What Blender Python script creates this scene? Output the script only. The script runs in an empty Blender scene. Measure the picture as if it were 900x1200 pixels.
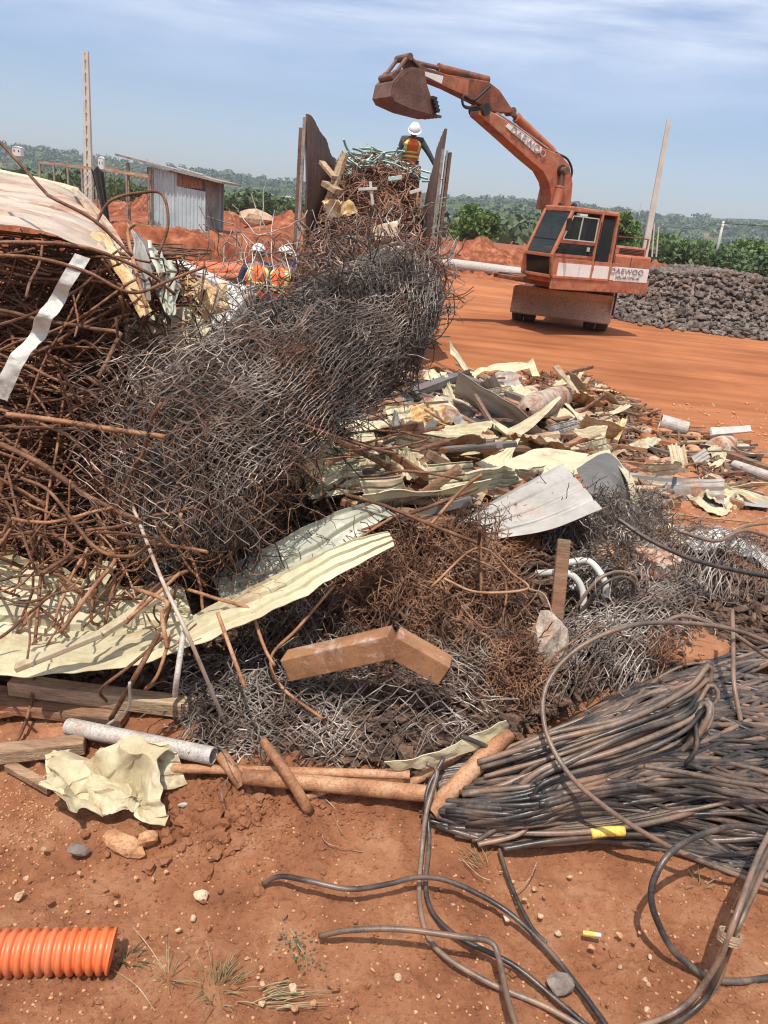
import bpy, math, random
import numpy as np
from mathutils import Vector, Matrix

R = math.radians
rnd = random.Random(7)
rng = np.random.default_rng(11)
scene = bpy.context.scene
col = scene.collection

# ------------------------------------------------------------------ camera
FPX = 867.0
PITCH = R(21.6)
ROLL = R(6.0)
EYE = np.array([0.0, 0.0, 1.75])
_f = np.array([0, math.cos(PITCH), -math.sin(PITCH)])
_u0 = np.array([0, math.sin(PITCH), math.cos(PITCH)])
_r0 = np.array([1.0, 0, 0])
CR = math.cos(ROLL) * _r0 + math.sin(ROLL) * _u0
CU = -math.sin(ROLL) * _r0 + math.cos(ROLL) * _u0
cd = bpy.data.cameras.new('camera')
cam = bpy.data.objects.new('camera', cd)
col.objects.link(cam)
cd.sensor_fit = 'VERTICAL'
cd.sensor_height = 36.0
cd.lens = FPX / 1200.0 * 36.0
cd.clip_start = 0.05
cd.clip_end = 6000
cam.matrix_world = Matrix(((CR[0], CU[0], -_f[0], EYE[0]), (CR[1], CU[1], -_f[1], EYE[1]), (CR[2], CU[2], -_f[2], EYE[2]), (0, 0, 0, 1)))
scene.camera = cam


def ray(px, py):
    d = _f + CR * ((px - 450.0) / FPX) + CU * ((600.0 - py) / FPX)
    return d


def at(px, py, Y):
    d = ray(px, py)
    return EYE + d * (Y / d[1])


def onplane(px, py, P0, F):
    """ray meets the vertical plane through P0 along F: returns (s along F, z)"""
    n = np.array([-F[1], F[0], 0])
    d = ray(px, py)
    t = np.dot(np.asarray(P0) - EYE, n) / np.dot(d, n)
    p = EYE + d * t
    return float(np.dot(p - P0, F)), float(p[2])


# ------------------------------------------------------------------ noise
def _hash(ix, iy, iz, seed):
    h = (ix.astype(np.int64) * 374761393 + iy.astype(np.int64) * 668265263 + iz.astype(np.int64) * 2147483647 + seed * 974634777) & 0xFFFFFFFF
    h = ((h ^ (h >> 13)) * 1274126177) & 0xFFFFFFFF
    h = (h ^ (h >> 16)) & 0xFFFFFFFF
    h = (h * 2246822519) & 0xFFFFFFFF
    h = h ^ (h >> 15)
    return (h & 0xFFFF) / 32767.5 - 1.0


def vnoise(p, seed=0):
    p = np.asarray(p, dtype=float)
    i = np.floor(p).astype(np.int64)
    f = p - i
    f = f * f * (3 - 2 * f)
    out = 0
    for dx in (0, 1):
        wx = f[..., 0] if dx else 1 - f[..., 0]
        for dy in (0, 1):
            wy = f[..., 1] if dy else 1 - f[..., 1]
            for dz in (0, 1):
                wz = f[..., 2] if dz else 1 - f[..., 2]
                out = out + wx * wy * wz * _hash(i[..., 0] + dx, i[..., 1] + dy, i[..., 2] + dz, seed)
    return out


def fbm(p, octv=4, seed=0, gain=0.5):
    p = np.asarray(p, dtype=float)
    a, s = 1.0, 0
    for k in range(octv):
        s = s + a * vnoise(p * (2.03 ** k) + k * 17.3, seed + k)
        a *= gain
    return s


def sst(a, b, x):
    t = np.clip((x - a) / (b - a), 0, 1)
    return t * t * (3 - 2 * t)


# ------------------------------------------------------------------ terrain
def bump(x, y, cx, cy, rx, ry, h, rot=0.0):
    c, s = math.cos(rot), math.sin(rot)
    dx, dy = x - cx, y - cy
    u = (dx * c + dy * s) / rx
    v = (-dx * s + dy * c) / ry
    d = u * u + v * v
    return h * np.exp(-d * 1.2)


def terr(x, y):
    x = np.asarray(x, dtype=float)
    y = np.asarray(y, dtype=float)
    z = -0.6 * sst(3.6, 8.5, y)
    z = z + bump(x, y, -0.05, 3.3, 1.0, 0.9, 0.36)
    z = z + bump(x, y, -2.2, 3.8, 1.5, 0.8, 0.22)
    z = z + bump(x, y, 1.35, 3.1, 1.0, 0.8, 0.30)
    z = z + bump(x, y, 0.9, 2.15, 0.9, 0.35, 0.10)
    z = z + bump(x, y, 0.3, 7.6, 2.6, 4.2, 0.42)
    z = z + bump(x, y, -0.36, 1.83, 0.42, 0.12, 0.045)
    # bank under the shed
    wob = 0.35 * np.sin(x * 1.7) + 0.25 * np.sin(x * 3.9 + 1)
    z = z + 1.22 * sst(24.6 + wob, 26.0 + wob * 0.6, y) * sst(-4.3, -6.0, x + 0.25 * np.sin(y * 2.1))
    z = z - 0.5 * sst(60, 110, y) * sst(-4.3, -6.0, x)
    # berms far right of the truck, earth mounds left of it
    lump = 1.3 * vnoise(np.stack([x * 0.45, y * 0.3, 0 * x], -1), 61) + 0.7 * vnoise(np.stack([x * 1.1, y * 0.8, 0 * x], -1), 62)
    z = z + (1.15 + 0.3 * lump) * np.exp(-((y - 54 - 0.2 * x) / 2.6) ** 2) * sst(-2.0, 1.0, x) * sst(30, 20, x)
    z = z + (1.0 + 0.35 * lump) * np.exp(-((y - 40) / 2.8) ** 2) * sst(-8.2, -6.5, x) * sst(-2.0, -3.4, x)
    z = z + (0.4 + 0.3 * lump) * np.exp(-((y - 47) / 3.0) ** 2) * sst(-30, -20, x) * sst(-8, -12, x)
    return z


_TS = np.geomspace(0.3, 400, 320)


def gp(px, py, h=0.0):
    """where the ray through a photo point meets the terrain raised by h"""
    d = ray(px, py)
    ts = _TS
    for k in range(3):
        p = EYE + d * ts[:, None]
        g = p[:, 2] - terr(p[:, 0], p[:, 1]) - h
        i = int(np.argmax(g < 0))
        if g[i] >= 0:
            return EYE + d * 100
        ts = np.linspace(ts[max(i - 1, 0)], ts[i], 24)
    return EYE + d * ts[i] if i < len(ts) and k < 2 else p[i]


# ------------------------------------------------------------------ mesh building
def raw_mesh(name, V, quads=None, tris=None, mats=None, mat_idx=None, smooth=False):
    me = bpy.data.meshes.new(name)
    V = np.asarray(V, dtype=np.float32).reshape(-1, 3)
    me.vertices.add(len(V))
    me.vertices.foreach_set('co', V.ravel())
    nq = 0 if quads is None else len(quads)
    nt = 0 if tris is None else len(tris)
    loops = []
    if nq:
        loops.append(np.asarray(quads, dtype=np.int32).ravel())
    if nt:
        loops.append(np.asarray(tris, dtype=np.int32).ravel())
    L = np.concatenate(loops)
    me.loops.add(len(L))
    me.loops.foreach_set('vertex_index', L)
    me.polygons.add(nq + nt)
    ls = np.concatenate([np.arange(nq) * 4, nq * 4 + np.arange(nt) * 3]).astype(np.int32)
    me.polygons.foreach_set('loop_start', ls)
    me.update(calc_edges=True)
    if not smooth:
        me.shade_flat()
    return me


def link(name, me, mat=None, parent=None, origin=None, label=None, cat=None, group=None, kind=None):
    """link a mesh whose vertices are world coordinates"""
    if mat is not None:
        me.materials.append(mat)
    n = len(me.vertices)
    co = np.empty(n * 3, dtype=np.float32)
    me.vertices.foreach_get('co', co)
    co = co.reshape(-1, 3)
    if parent is not None:
        origin = world_origin(parent)
    elif origin is None:
        origin = np.array([co[:, 0].mean(), co[:, 1].mean(), co[:, 2].min()])
    co -= np.asarray(origin, dtype=np.float32)
    me.vertices.foreach_set('co', co.ravel())
    me.update()
    o = bpy.data.objects.new(name, me)
    col.objects.link(o)
    if parent is None:
        o.location = [float(v) for v in origin]
    else:
        o.parent = parent
    tag(o, label, cat, group, kind)
    return o


def world_origin(o):
    v = np.zeros(3)
    while o is not None:
        v = v + np.array(o.location[:])
        o = o.parent
    return v


def tag(o, label=None, cat=None, group=None, kind=None):
    for k, v in (('label', label), ('category', cat), ('group', group), ('kind', kind)):
        if v:
            o[k] = v


def thing(name, loc, label, cat, group=None):
    o = bpy.data.objects.new(name, None)
    o.empty_display_size = 0.2
    col.objects.link(o)
    o.location = [float(v) for v in loc]
    tag(o, label, cat, group)
    return o


class MB:
    def __init__(self, T=None):
        self.V, self.Q, self.T3, self.n = [], [], [], 0
        self.M = T
        self.sm = False

    def add(self, v, q=None, t=None):
        v = np.asarray(v, dtype=float).reshape(-1, 3)
        if self.M is not None:
            v = v @ self.M[:3, :3].T + self.M[:3, 3]
        self.V.append(v)
        if q is not None and len(q):
            self.Q.append(np.asarray(q, dtype=np.int64) + self.n)
        if t is not None and len(t):
            self.T3.append(np.asarray(t, dtype=np.int64) + self.n)
        self.n += len(v)

    def box(self, c, s, yaw=0, pitch=0, rollv=0):
        hx, hy, hz = s[0] / 2, s[1] / 2, s[2] / 2
        v = np.array([(x, y, z) for x in (-hx, hx) for y in (-hy, hy) for z in (-hz, hz)])
        if yaw or pitch or rollv:
            m = np.array((Matrix.Rotation(yaw, 3, 'Z') @ Matrix.Rotation(pitch, 3, 'Y') @ Matrix.Rotation(rollv, 3, 'X')))
            v = v @ m.T
        self.add(v + np.asarray(c, dtype=float), [(0, 1, 3, 2), (4, 6, 7, 5), (0, 4, 5, 1), (2, 3, 7, 6), (0, 2, 6, 4), (1, 5, 7, 3)])
        return self

    def bar(self, p, q, w, h, up=(0, 0, 1)):
        p, q = np.asarray(p, float), np.asarray(q, float)
        d = q - p
        L = np.linalg.norm(d)
        d = d / L
        up = np.asarray(up, float)
        s = np.cross(d, up)
        if np.linalg.norm(s) < 1e-3:
            s = np.cross(d, (1, 0, 0))
        s /= np.linalg.norm(s)
        u = np.cross(s, d)
        v = []
        for e in (p, q):
            for a, b in ((-1, -1), (1, -1), (1, 1), (-1, 1)):
                v.append(e + s * a * w / 2 + u * b * h / 2)
        self.add(v, [(0, 1, 2, 3), (7, 6, 5, 4), (0, 4, 5, 1), (1, 5, 6, 2), (2, 6, 7, 3), (3, 7, 4, 0)])
        return self

    def cyl(self, p, q, r, r2=None, n=16, hollow=0.0):
        p, q = np.asarray(p, float), np.asarray(q, float)
        r2 = r if r2 is None else r2
        d = (q - p) / np.linalg.norm(q - p)
        a = np.array([0, 0, 1.0]) if abs(d[2]) < 0.9 else np.array([1.0, 0, 0])
        s = np.cross(d, a)
        s /= np.linalg.norm(s)
        u = np.cross(s, d)
        an = np.arange(n) * 2 * math.pi / n
        ring = np.outer(np.cos(an), s) + np.outer(np.sin(an), u)
        v = [p + ring * r, q + ring * r2]
        if hollow > 0:
            v += [p + ring * r * hollow, q + ring * r2 * hollow]
        k = np.arange(n)
        k2 = (k + 1) % n
        qd = [np.stack([k, k + n, k2 + n, k2], 1)]
        t = None
        if hollow > 0:
            qd.append(np.stack([k + 2 * n, k2 + 2 * n, k2 + 3 * n, k + 3 * n], 1))
            qd.append(np.stack([k, k2, k2 + 2 * n, k + 2 * n], 1))
            qd.append(np.stack([k + n, k + 3 * n, k2 + 3 * n, k2 + n], 1))
            V = np.concatenate(v)
        else:
            V = np.concatenate(v + [[p], [q]])
            t = np.concatenate([np.stack([k, k2, np.full(n, 2 * n)], 1), np.stack([k + n, np.full(n, 2 * n + 1), k2 + n], 1)])
        self.add(V, np.concatenate(qd), t)
        return self

    def prism(self, prof, plane, w0, w1):
        """prof: list of 2-D points; plane: f(a, b, w) -> 3-D; extruded from w0 to w1 (fan caps, convex-ish)"""
        n = len(prof)
        v = [plane(a, b, w0) for a, b in prof] + [plane(a, b, w1) for a, b in prof]
        c = np.mean(np.asarray(prof), axis=0)
        v += [plane(c[0], c[1], w0), plane(c[0], c[1], w1)]
        k = np.arange(n)
        k2 = (k + 1) % n
        self.add(v, np.stack([k, k2, k2 + n, k + n], 1), np.concatenate([np.stack([k2, k, np.full(n, 2 * n)], 1), np.stack([k + n, k2 + n, np.full(n, 2 * n + 1)], 1)]))
        return self

    def tubes(self, P, r, k=4, cap=True):
        """P: (N, M, 3) polylines; r scalar or (N,) or (N,M)"""
        P = np.asarray(P, dtype=float)
        if P.ndim == 2:
            P = P[None]
        N, M, _ = P.shape
        T = np.empty_like(P)
        T[:, 1:-1] = P[:, 2:] - P[:, :-2]
        T[:, 0] = P[:, 1] - P[:, 0]
        T[:, -1] = P[:, -1] - P[:, -2]
        T /= np.maximum(np.linalg.norm(T, axis=2, keepdims=True), 1e-9)
        # one rotation-minimising frame per line, done step by step
        ref = np.tile(np.array([0.31, 0.2, 0.93]), (N, 1))
        bad = np.abs((ref * T[:, 0]).sum(1)) > 0.9
        ref[bad] = (0.95, 0.1, -0.2)
        nrm = np.empty_like(P)
        cur = ref
        for j in range(M):
            cur = cur - (cur * T[:, j]).sum(1, keepdims=True) * T[:, j]
            cur = cur / np.maximum(np.linalg.norm(cur, axis=1, keepdims=True), 1e-6)
            nrm[:, j] = cur
        B = np.cross(T, nrm)
        rr = np.broadcast_to(np.asarray(r, dtype=float).reshape((-1, 1) if np.ndim(r) == 1 else np.shape(r)), (N, M)) if np.ndim(r) else np.full((N, M), r)
        an = np.arange(k) * 2 * math.pi / k
        V = P[:, :, None, :] + rr[:, :, None, None] * (np.cos(an)[None, None, :, None] * nrm[:, :, None, :] + np.sin(an)[None, None, :, None] * B[:, :, None, :])
        idx = (np.arange(N * M) * k).reshape(N, M)
        a = idx[:, :-1].reshape(-1, 1)
        b = idx[:, 1:].reshape(-1, 1)
        kk = np.arange(k)[None]
        k2 = (kk + 1) % k
        q = np.stack([a + kk, a + k2, b + k2, b + kk], 2).reshape(-1, 4)
        if cap and k == 4:
            q = np.concatenate([q, idx[:, :1] + np.array([[3, 2, 1, 0]]), idx[:, -1:] + np.array([[0, 1, 2, 3]])])
            self.add(V.reshape(-1, 3), q)
        elif cap:
            tr = []
            for j in range(1, k - 1):
                tr.append(idx[:, 0:1] + np.array([[0, j + 1, j]]))
                tr.append(idx[:, -1:] + np.array([[0, j, j + 1]]))
            self.add(V.reshape(-1, 3), q, np.concatenate(tr))
        else:
            self.add(V.reshape(-1, 3), q)
        return self

    def grid(self, G, closed_u=False):
        """G: (U, V, 3)"""
        U, W, _ = G.shape
        idx = np.arange(U * W).reshape(U, W)
        if closed_u:
            idx = np.concatenate([idx, idx[:1]])
        q = np.stack([idx[:-1, :-1], idx[1:, :-1], idx[1:, 1:], idx[:-1, 1:]], 2).reshape(-1, 4)
        self.add(G.reshape(-1, 3), q)
        return self

    def build(self, name, mat=None, parent=None, smooth=False, bevel=0.0, solid=0.0, **kw):
        V = np.concatenate(self.V)
        me = raw_mesh(name, V, np.concatenate(self.Q) if self.Q else None, np.concatenate(self.T3) if self.T3 else None, smooth=smooth or self.sm)
        o = link(name, me, mat, parent, **kw)
        if solid:
            m = o.modifiers.new('solid', 'SOLIDIFY')
            m.thickness = solid
            m.offset = 0
        if bevel:
            m = o.modifiers.new('bevel', 'BEVEL')
            m.width = bevel
            m.segments = 2
            m.limit_method = 'ANGLE'
        return o


def crom(pts, n=8):
    P = np.asarray(pts, dtype=float)
    if len(P) < 3:
        t = np.linspace(0, 1, n * 2)[:, None]
        return P[0] * (1 - t) + P[-1] * t
    Q = np.concatenate([[2 * P[0] - P[1]], P, [2 * P[-1] - P[-2]]])
    out = []
    for i in range(1, len(Q) - 2):
        a, b, c, d = Q[i - 1], Q[i], Q[i + 1], Q[i + 2]
        for t in np.linspace(0, 1, n, endpoint=False):
            out.append(0.5 * ((2 * b) + (c - a) * t + (2 * a - 5 * b + 4 * c - d) * t * t + (3 * b - a - 3 * c + d) * t ** 3))
    out.append(P[-1])
    return np.array(out)


def resample(P, n):
    P = np.asarray(P, float)
    d = np.concatenate([[0], np.cumsum(np.linalg.norm(np.diff(P, axis=0), axis=1))])
    t = np.linspace(0, d[-1], n)
    return np.stack([np.interp(t, d, P[:, i]) for i in range(3)], 1)


# ------------------------------------------------------------------ materials
def newmat(name):
    m = bpy.data.materials.new(name)
    m.use_nodes = True
    nt = m.node_tree
    b = nt.nodes['Principled BSDF']
    return m, nt, b


def nd(nt, typ, **kw):
    n = nt.nodes.new(typ)
    for k, v in kw.items():
        if k.startswith('i_'):
            key = k[2:].replace('_', ' ')
            n.inputs[key].default_value = v
        else:
            setattr(n, k, v)
    return n


def ramp(nt, fac, stops, interp='LINEAR'):
    r = nt.nodes.new('ShaderNodeValToRGB')
    r.color_ramp.interpolation = interp
    e = r.color_ramp.elements
    while len(e) < len(stops):
        e.new(0.5)
    for i, (p, c) in enumerate(stops):
        e[i].position = p
        e[i].color = (*c, 1) if len(c) == 3 else c
    nt.links.new(fac, r.inputs[0])
    return r.outputs[0]


def noise(nt, scale, detail=6, rough=0.6, vec=None, dist=0.0):
    n = nd(nt, 'ShaderNodeTexNoise')
    n.inputs['Scale'].default_value = scale
    n.inputs['Detail'].default_value = detail
    n.inputs['Roughness'].default_value = rough
    n.inputs['Distortion'].default_value = dist
    if vec is not None:
        nt.links.new(vec, n.inputs['Vector'])
    return n.outputs['Fac']


def mixc(nt, fac, a, b, blend='MIX'):
    m = nt.nodes.new('ShaderNodeMix')
    m.data_type = 'RGBA'
    m.blend_type = blend
    for s, v in ((m.inputs[0], fac), (m.inputs[6], a), (m.inputs[7], b)):
        if isinstance(v, (int, float)):
            s.default_value = v
        elif isinstance(v, (tuple, list)):
            s.default_value = (*v, 1) if len(v) == 3 else v
        else:
            nt.links.new(v, s)
    return m.outputs[2]


def coords(nt, world=True):
    if world:
        return nd(nt, 'ShaderNodeNewGeometry').outputs['Position']
    return nd(nt, 'ShaderNodeTexCoord').outputs['Object']


def simple(name, stops, scale=8, rough=0.7, metal=0.0, bumpS=60, bumpD=0.3, over=None, overscale=3, overthr=(0.5, 0.65), vary=0.0, spec=0.5, dust=None, dustamt=(0.45, 0.7), speck=1.0, stretch=None):
    """stops = colours mixed by noise; over = second colour in patches (rust, dirt); vary = brightness change per object"""
    m, nt, b = newmat(name)
    P = coords(nt)
    if stretch:
        mpn = nd(nt, 'ShaderNodeMapping')
        mpn.inputs['Scale'].default_value = stretch
        mpn.inputs['Rotation'].default_value = (0, 0, 0.1)
        nt.links.new(P, mpn.inputs[0])
        P = mpn.outputs[0]
    f = noise(nt, scale, 8, 0.65, P)
    k = len(stops)
    c = ramp(nt, f, [(0.37 + 0.26 * i / max(1, k - 1), s) for i, s in enumerate(stops)])
    if bumpD:
        sp = noise(nt, bumpS * 1.7, 5, 0.7, P)
        c = mixc(nt, 1.0, c, ramp(nt, sp, [(0.34, (1 - 0.38 * speck, 1 - 0.40 * speck, 1 - 0.42 * speck)), (0.5, (1, 1, 1)), (0.66, (1 + 0.18 * speck, 1 + 0.16 * speck, 1 + 0.12 * speck))]), 'MULTIPLY')
    if over is not None:
        g = noise(nt, overscale, 9, 0.7, P, 0.4)
        fac = ramp(nt, g, [(overthr[0], (0, 0, 0)), (overthr[1], (1, 1, 1))])
        g2 = noise(nt, overscale * 14, 4, 0.6, P)
        oc = ramp(nt, g2, [(0.3, tuple(v * 0.6 for v in over)), (0.7, tuple(min(1, v * 1.35) for v in over))])
        c = mixc(nt, fac, c, oc)
    if dust is not None:
        g = noise(nt, overscale * 2.3 + 1.1, 6, 0.6, P)
        fac = ramp(nt, g, [(dustamt[0], (0, 0, 0)), (dustamt[1], (0.8, 0.8, 0.8))])
        c = mixc(nt, fac, c, dust)
    if vary:
        oi = nd(nt, 'ShaderNodeObjectInfo')
        mr = nd(nt, 'ShaderNodeMapRange')
        nt.links.new(oi.outputs['Random'], mr.inputs[0])
        mr.inputs[3].default_value = 1 - vary
        mr.inputs[4].default_value = 1 + vary
        hs = nd(nt, 'ShaderNodeHueSaturation')
        nt.links.new(mr.outputs[0], hs.inputs['Value'])
        nt.links.new(c, hs.inputs['Color'])
        c = hs.outputs[0]
    nt.links.new(c, b.inputs['Base Color'])
    b.inputs['Roughness'].default_value = rough
    b.inputs['Metallic'].default_value = metal
    b.inputs['Specular IOR Level'].default_value = spec
    if bumpD:
        h = noise(nt, bumpS, 5, 0.6, P)
        bp = nd(nt, 'ShaderNodeBump')
        bp.inputs['Strength'].default_value = bumpD
        bp.inputs['Distance'].default_value = 0.01
        nt.links.new(h, bp.inputs['Height'])
        nt.links.new(bp.outputs[0], b.inputs['Normal'])
    return m


RUST = (0.20, 0.075, 0.03)
SOILC = (0.30, 0.105, 0.045)
M = {}
M['rebar'] = simple('rusty_rebar', [(0.10, 0.045, 0.025), (0.19, 0.085, 0.042), (0.30, 0.15, 0.085)], 14, 0.75, 0.25, 120, 0.5, vary=0.25)
M['cargo_rod'] = simple('rusty_cargo_rods', [(0.075, 0.035, 0.022), (0.17, 0.08, 0.045), (0.27, 0.14, 0.085)], 3, 0.75, 0.2, 40, 0.3, vary=0.3)
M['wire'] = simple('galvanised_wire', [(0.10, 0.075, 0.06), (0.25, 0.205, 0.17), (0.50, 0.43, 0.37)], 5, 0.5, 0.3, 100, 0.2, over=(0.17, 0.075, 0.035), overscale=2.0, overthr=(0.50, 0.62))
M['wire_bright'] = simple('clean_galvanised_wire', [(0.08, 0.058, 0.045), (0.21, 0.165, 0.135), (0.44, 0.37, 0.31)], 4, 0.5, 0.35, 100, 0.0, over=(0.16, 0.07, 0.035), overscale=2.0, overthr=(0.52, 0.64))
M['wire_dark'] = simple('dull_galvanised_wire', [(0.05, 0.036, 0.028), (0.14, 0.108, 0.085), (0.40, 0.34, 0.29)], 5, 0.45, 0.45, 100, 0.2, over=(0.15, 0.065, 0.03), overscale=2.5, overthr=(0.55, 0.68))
M['wire_rust'] = simple('rusted_wire', [(0.055, 0.028, 0.018), (0.19, 0.09, 0.048), (0.38, 0.21, 0.12)], 7, 0.8, 0.15, 100, 0.2, over=(0.26, 0.22, 0.18), overscale=2.2, overthr=(0.55, 0.66))
M['wire_core_shade'] = simple('inner_wire_shade_black', [(0.02, 0.014, 0.011), (0.05, 0.034, 0.026), (0.11, 0.08, 0.065)], 7, 0.7, 0.1, 100, 0.0)  # near-black wire colour stands in for shade inside the roll
M['wire_orange'] = simple('orange_rusted_wire', [(0.17, 0.065, 0.025), (0.33, 0.13, 0.045)], 12, 0.85, 0.1, 100, 0.2)
M['cream'] = simple('cream_painted_sheet', [(0.47, 0.41, 0.25), (0.60, 0.54, 0.35)], 3, 0.5, 0.0, 25, 0.12, over=(0.34, 0.19, 0.10), overscale=3.4, overthr=(0.54, 0.68), vary=0.08, dust=(0.50, 0.36, 0.24), dustamt=(0.52, 0.8), speck=0.3)
M['cream_dirty'] = simple('dirty_cream_sheet', [(0.40, 0.34, 0.22), (0.52, 0.45, 0.30)], 4, 0.6, 0.0, 25, 0.15, over=(0.30, 0.15, 0.07), overscale=3, overthr=(0.46, 0.62), vary=0.12, dust=(0.42, 0.26, 0.16), dustamt=(0.5, 0.75), speck=0.3)
M['tan_sheet'] = simple('weathered_tan_sheet', [(0.34, 0.27, 0.20), (0.47, 0.40, 0.32)], 2.5, 0.55, 0.0, 25, 0.12, over=(0.30, 0.14, 0.07), overscale=1.6, overthr=(0.50, 0.62), stretch=(0.7, 3.0, 2.0), dust=(0.55, 0.40, 0.30), speck=0.3)
M['grey_sheet'] = simple('bare_grey_sheet', [(0.29, 0.265, 0.23), (0.40, 0.37, 0.33)], 3, 0.5, 0.05, 25, 0.12, over=(0.42, 0.24, 0.15), overscale=2.6, overthr=(0.56, 0.74), vary=0.1, speck=0.3)
M['green_sheet'] = simple('greenish_grey_sheet', [(0.33, 0.33, 0.25), (0.44, 0.43, 0.33)], 3, 0.45, 0.0, 25, 0.12, over=(0.34, 0.24, 0.17), overscale=3, overthr=(0.58, 0.72), speck=0.3)
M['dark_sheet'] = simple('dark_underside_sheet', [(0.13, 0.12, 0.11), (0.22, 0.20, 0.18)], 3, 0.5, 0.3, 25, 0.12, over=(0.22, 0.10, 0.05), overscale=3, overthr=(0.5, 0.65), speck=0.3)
M['white'] = simple('dirty_white_plastic', [(0.44, 0.41, 0.36), (0.58, 0.55, 0.49)], 5, 0.45, 0.0, 40, 0.08, over=(0.45, 0.32, 0.22), overscale=4, overthr=(0.58, 0.75), speck=0.3)
M['wood'] = simple('pale_weathered_timber', [(0.26, 0.16, 0.09), (0.40, 0.28, 0.17), (0.52, 0.38, 0.25)], 9, 0.85, 0, 60, 0.5, over=(0.22, 0.11, 0.06), overscale=3, overthr=(0.5, 0.66), vary=0.15, stretch=(0.35, 2.6, 2.6))
M['wood_dark'] = simple('brown_weathered_timber', [(0.11, 0.06, 0.036), (0.20, 0.12, 0.07), (0.32, 0.20, 0.12)], 9, 0.85, 0, 60, 0.5, vary=0.3, dust=SOILC, stretch=(0.35, 2.6, 2.6))
M['pipe_rust'] = simple('orange_rusted_steel', [(0.16, 0.068, 0.034), (0.34, 0.155, 0.07), (0.44, 0.25, 0.14)], 7, 0.72, 0.1, 70, 0.25, over=(0.22, 0.10, 0.05), overscale=6, overthr=(0.56, 0.7), vary=0.1)
M['beam_rust'] = simple('rusted_box_beam_steel', [(0.22, 0.10, 0.045), (0.38, 0.19, 0.09)], 6, 0.7, 0.05, 70, 0.2, over=(0.58, 0.46, 0.38), overscale=5.5, overthr=(0.56, 0.72), speck=0.5)
M['pipe_grey'] = simple('grey_cement_pipe', [(0.36, 0.32, 0.28), (0.52, 0.48, 0.43)], 14, 0.6, 0.1, 80, 0.35, over=(0.38, 0.22, 0.13), overscale=7, overthr=(0.54, 0.7))
M['cable'] = simple('dusty_black_cable', [(0.016, 0.014, 0.013), (0.040, 0.033, 0.029), (0.11, 0.082, 0.064)], 7, 0.36, 0, 80, 0.12, vary=0.25, dust=(0.22, 0.13, 0.085), dustamt=(0.47, 0.82))
M['cable_light'] = simple('dust_coated_cable', [(0.085, 0.062, 0.048), (0.20, 0.14, 0.10)], 11, 0.42, 0, 80, 0.12, vary=0.2, dust=(0.30, 0.16, 0.095))
M['cream_tan'] = simple('stained_cream_sheet', [(0.40, 0.33, 0.195), (0.54, 0.46, 0.29)], 5, 0.55, 0.0, 40, 0.12, over=(0.44, 0.29, 0.17), overscale=9, overthr=(0.52, 0.72), speck=0.3)
M['scrap'] = simple('shade_brown_flakes', [(0.045, 0.028, 0.02), (0.10, 0.055, 0.035), (0.19, 0.11, 0.07)], 20, 0.85, 0.1, 60, 0.3)  # dark brown stands in for the shade inside the pile
M['stone'] = simple('pale_tan_stone', [(0.42, 0.28, 0.17), (0.58, 0.44, 0.29)], 12, 0.85, 0, 60, 0.5, vary=0.25, over=SOILC, overscale=5, overthr=(0.5, 0.65))
M['stone_orange'] = simple('orange_stone', [(0.42, 0.20, 0.09), (0.55, 0.32, 0.17)], 12, 0.85, 0, 60, 0.5, vary=0.1)
M['rubble'] = simple('grey_quarry_stone', [(0.07, 0.052, 0.04), (0.135, 0.10, 0.08), (0.22, 0.175, 0.145)], 3.0, 0.9, 0, 20, 0.5, vary=0.2, over=(0.20, 0.11, 0.07), overscale=0.6, overthr=(0.55, 0.75))
M['concrete'] = simple('soiled_concrete', [(0.40, 0.31, 0.23), (0.56, 0.46, 0.36)], 14, 0.9, 0, 50, 0.7, vary=0.15, over=SOILC, overscale=5, overthr=(0.45, 0.6))
M['clod'] = simple('red_soil_clod', [(0.22, 0.075, 0.034), (0.30, 0.11, 0.052)], 14, 0.95, 0, 60, 0.6, vary=0.15, spec=0.2)
M['brick'] = simple('orange_clay_brick', [(0.36, 0.14, 0.065), (0.44, 0.20, 0.10)], 14, 0.9, 0, 60, 0.4, vary=0.2)
M['orange_pipe'] = simple('orange_conduit_plastic', [(0.62, 0.125, 0.035), (0.70, 0.155, 0.045)], 3, 0.42, 0, 40, 0.03, dust=(0.46, 0.19, 0.10), dustamt=(0.42, 0.72), speck=0.3)
M['pole'] = simple('weathered_pole_concrete', [(0.50, 0.45, 0.38), (0.60, 0.55, 0.47)], 2, 0.85, 0, 20, 0.2, speck=0.3)
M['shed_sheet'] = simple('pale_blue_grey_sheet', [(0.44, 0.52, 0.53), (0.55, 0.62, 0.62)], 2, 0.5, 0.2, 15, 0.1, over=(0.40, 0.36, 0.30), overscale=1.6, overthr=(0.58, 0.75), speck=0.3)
M['shed_side'] = simple('shade_grey_sheet', [(0.22, 0.22, 0.21), (0.34, 0.33, 0.31)], 2, 0.6, 0.1, 15, 0.1)  # darker copy of the wall sheet: side wall's shade put into the colour
M['shed_rust'] = simple('rust_streaked_sheet', [(0.24, 0.10, 0.055), (0.36, 0.18, 0.10)], 5, 0.7, 0.1, 20, 0.2)
M['dark'] = simple('black_metal', [(0.02, 0.018, 0.017), (0.045, 0.035, 0.03)], 4, 0.6, 0.2, 30, 0.1)
M['rubber'] = simple('dusty_tyre_rubber', [(0.07, 0.04, 0.03), (0.16, 0.075, 0.045)], 5, 0.9, 0, 30, 0.3)
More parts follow.
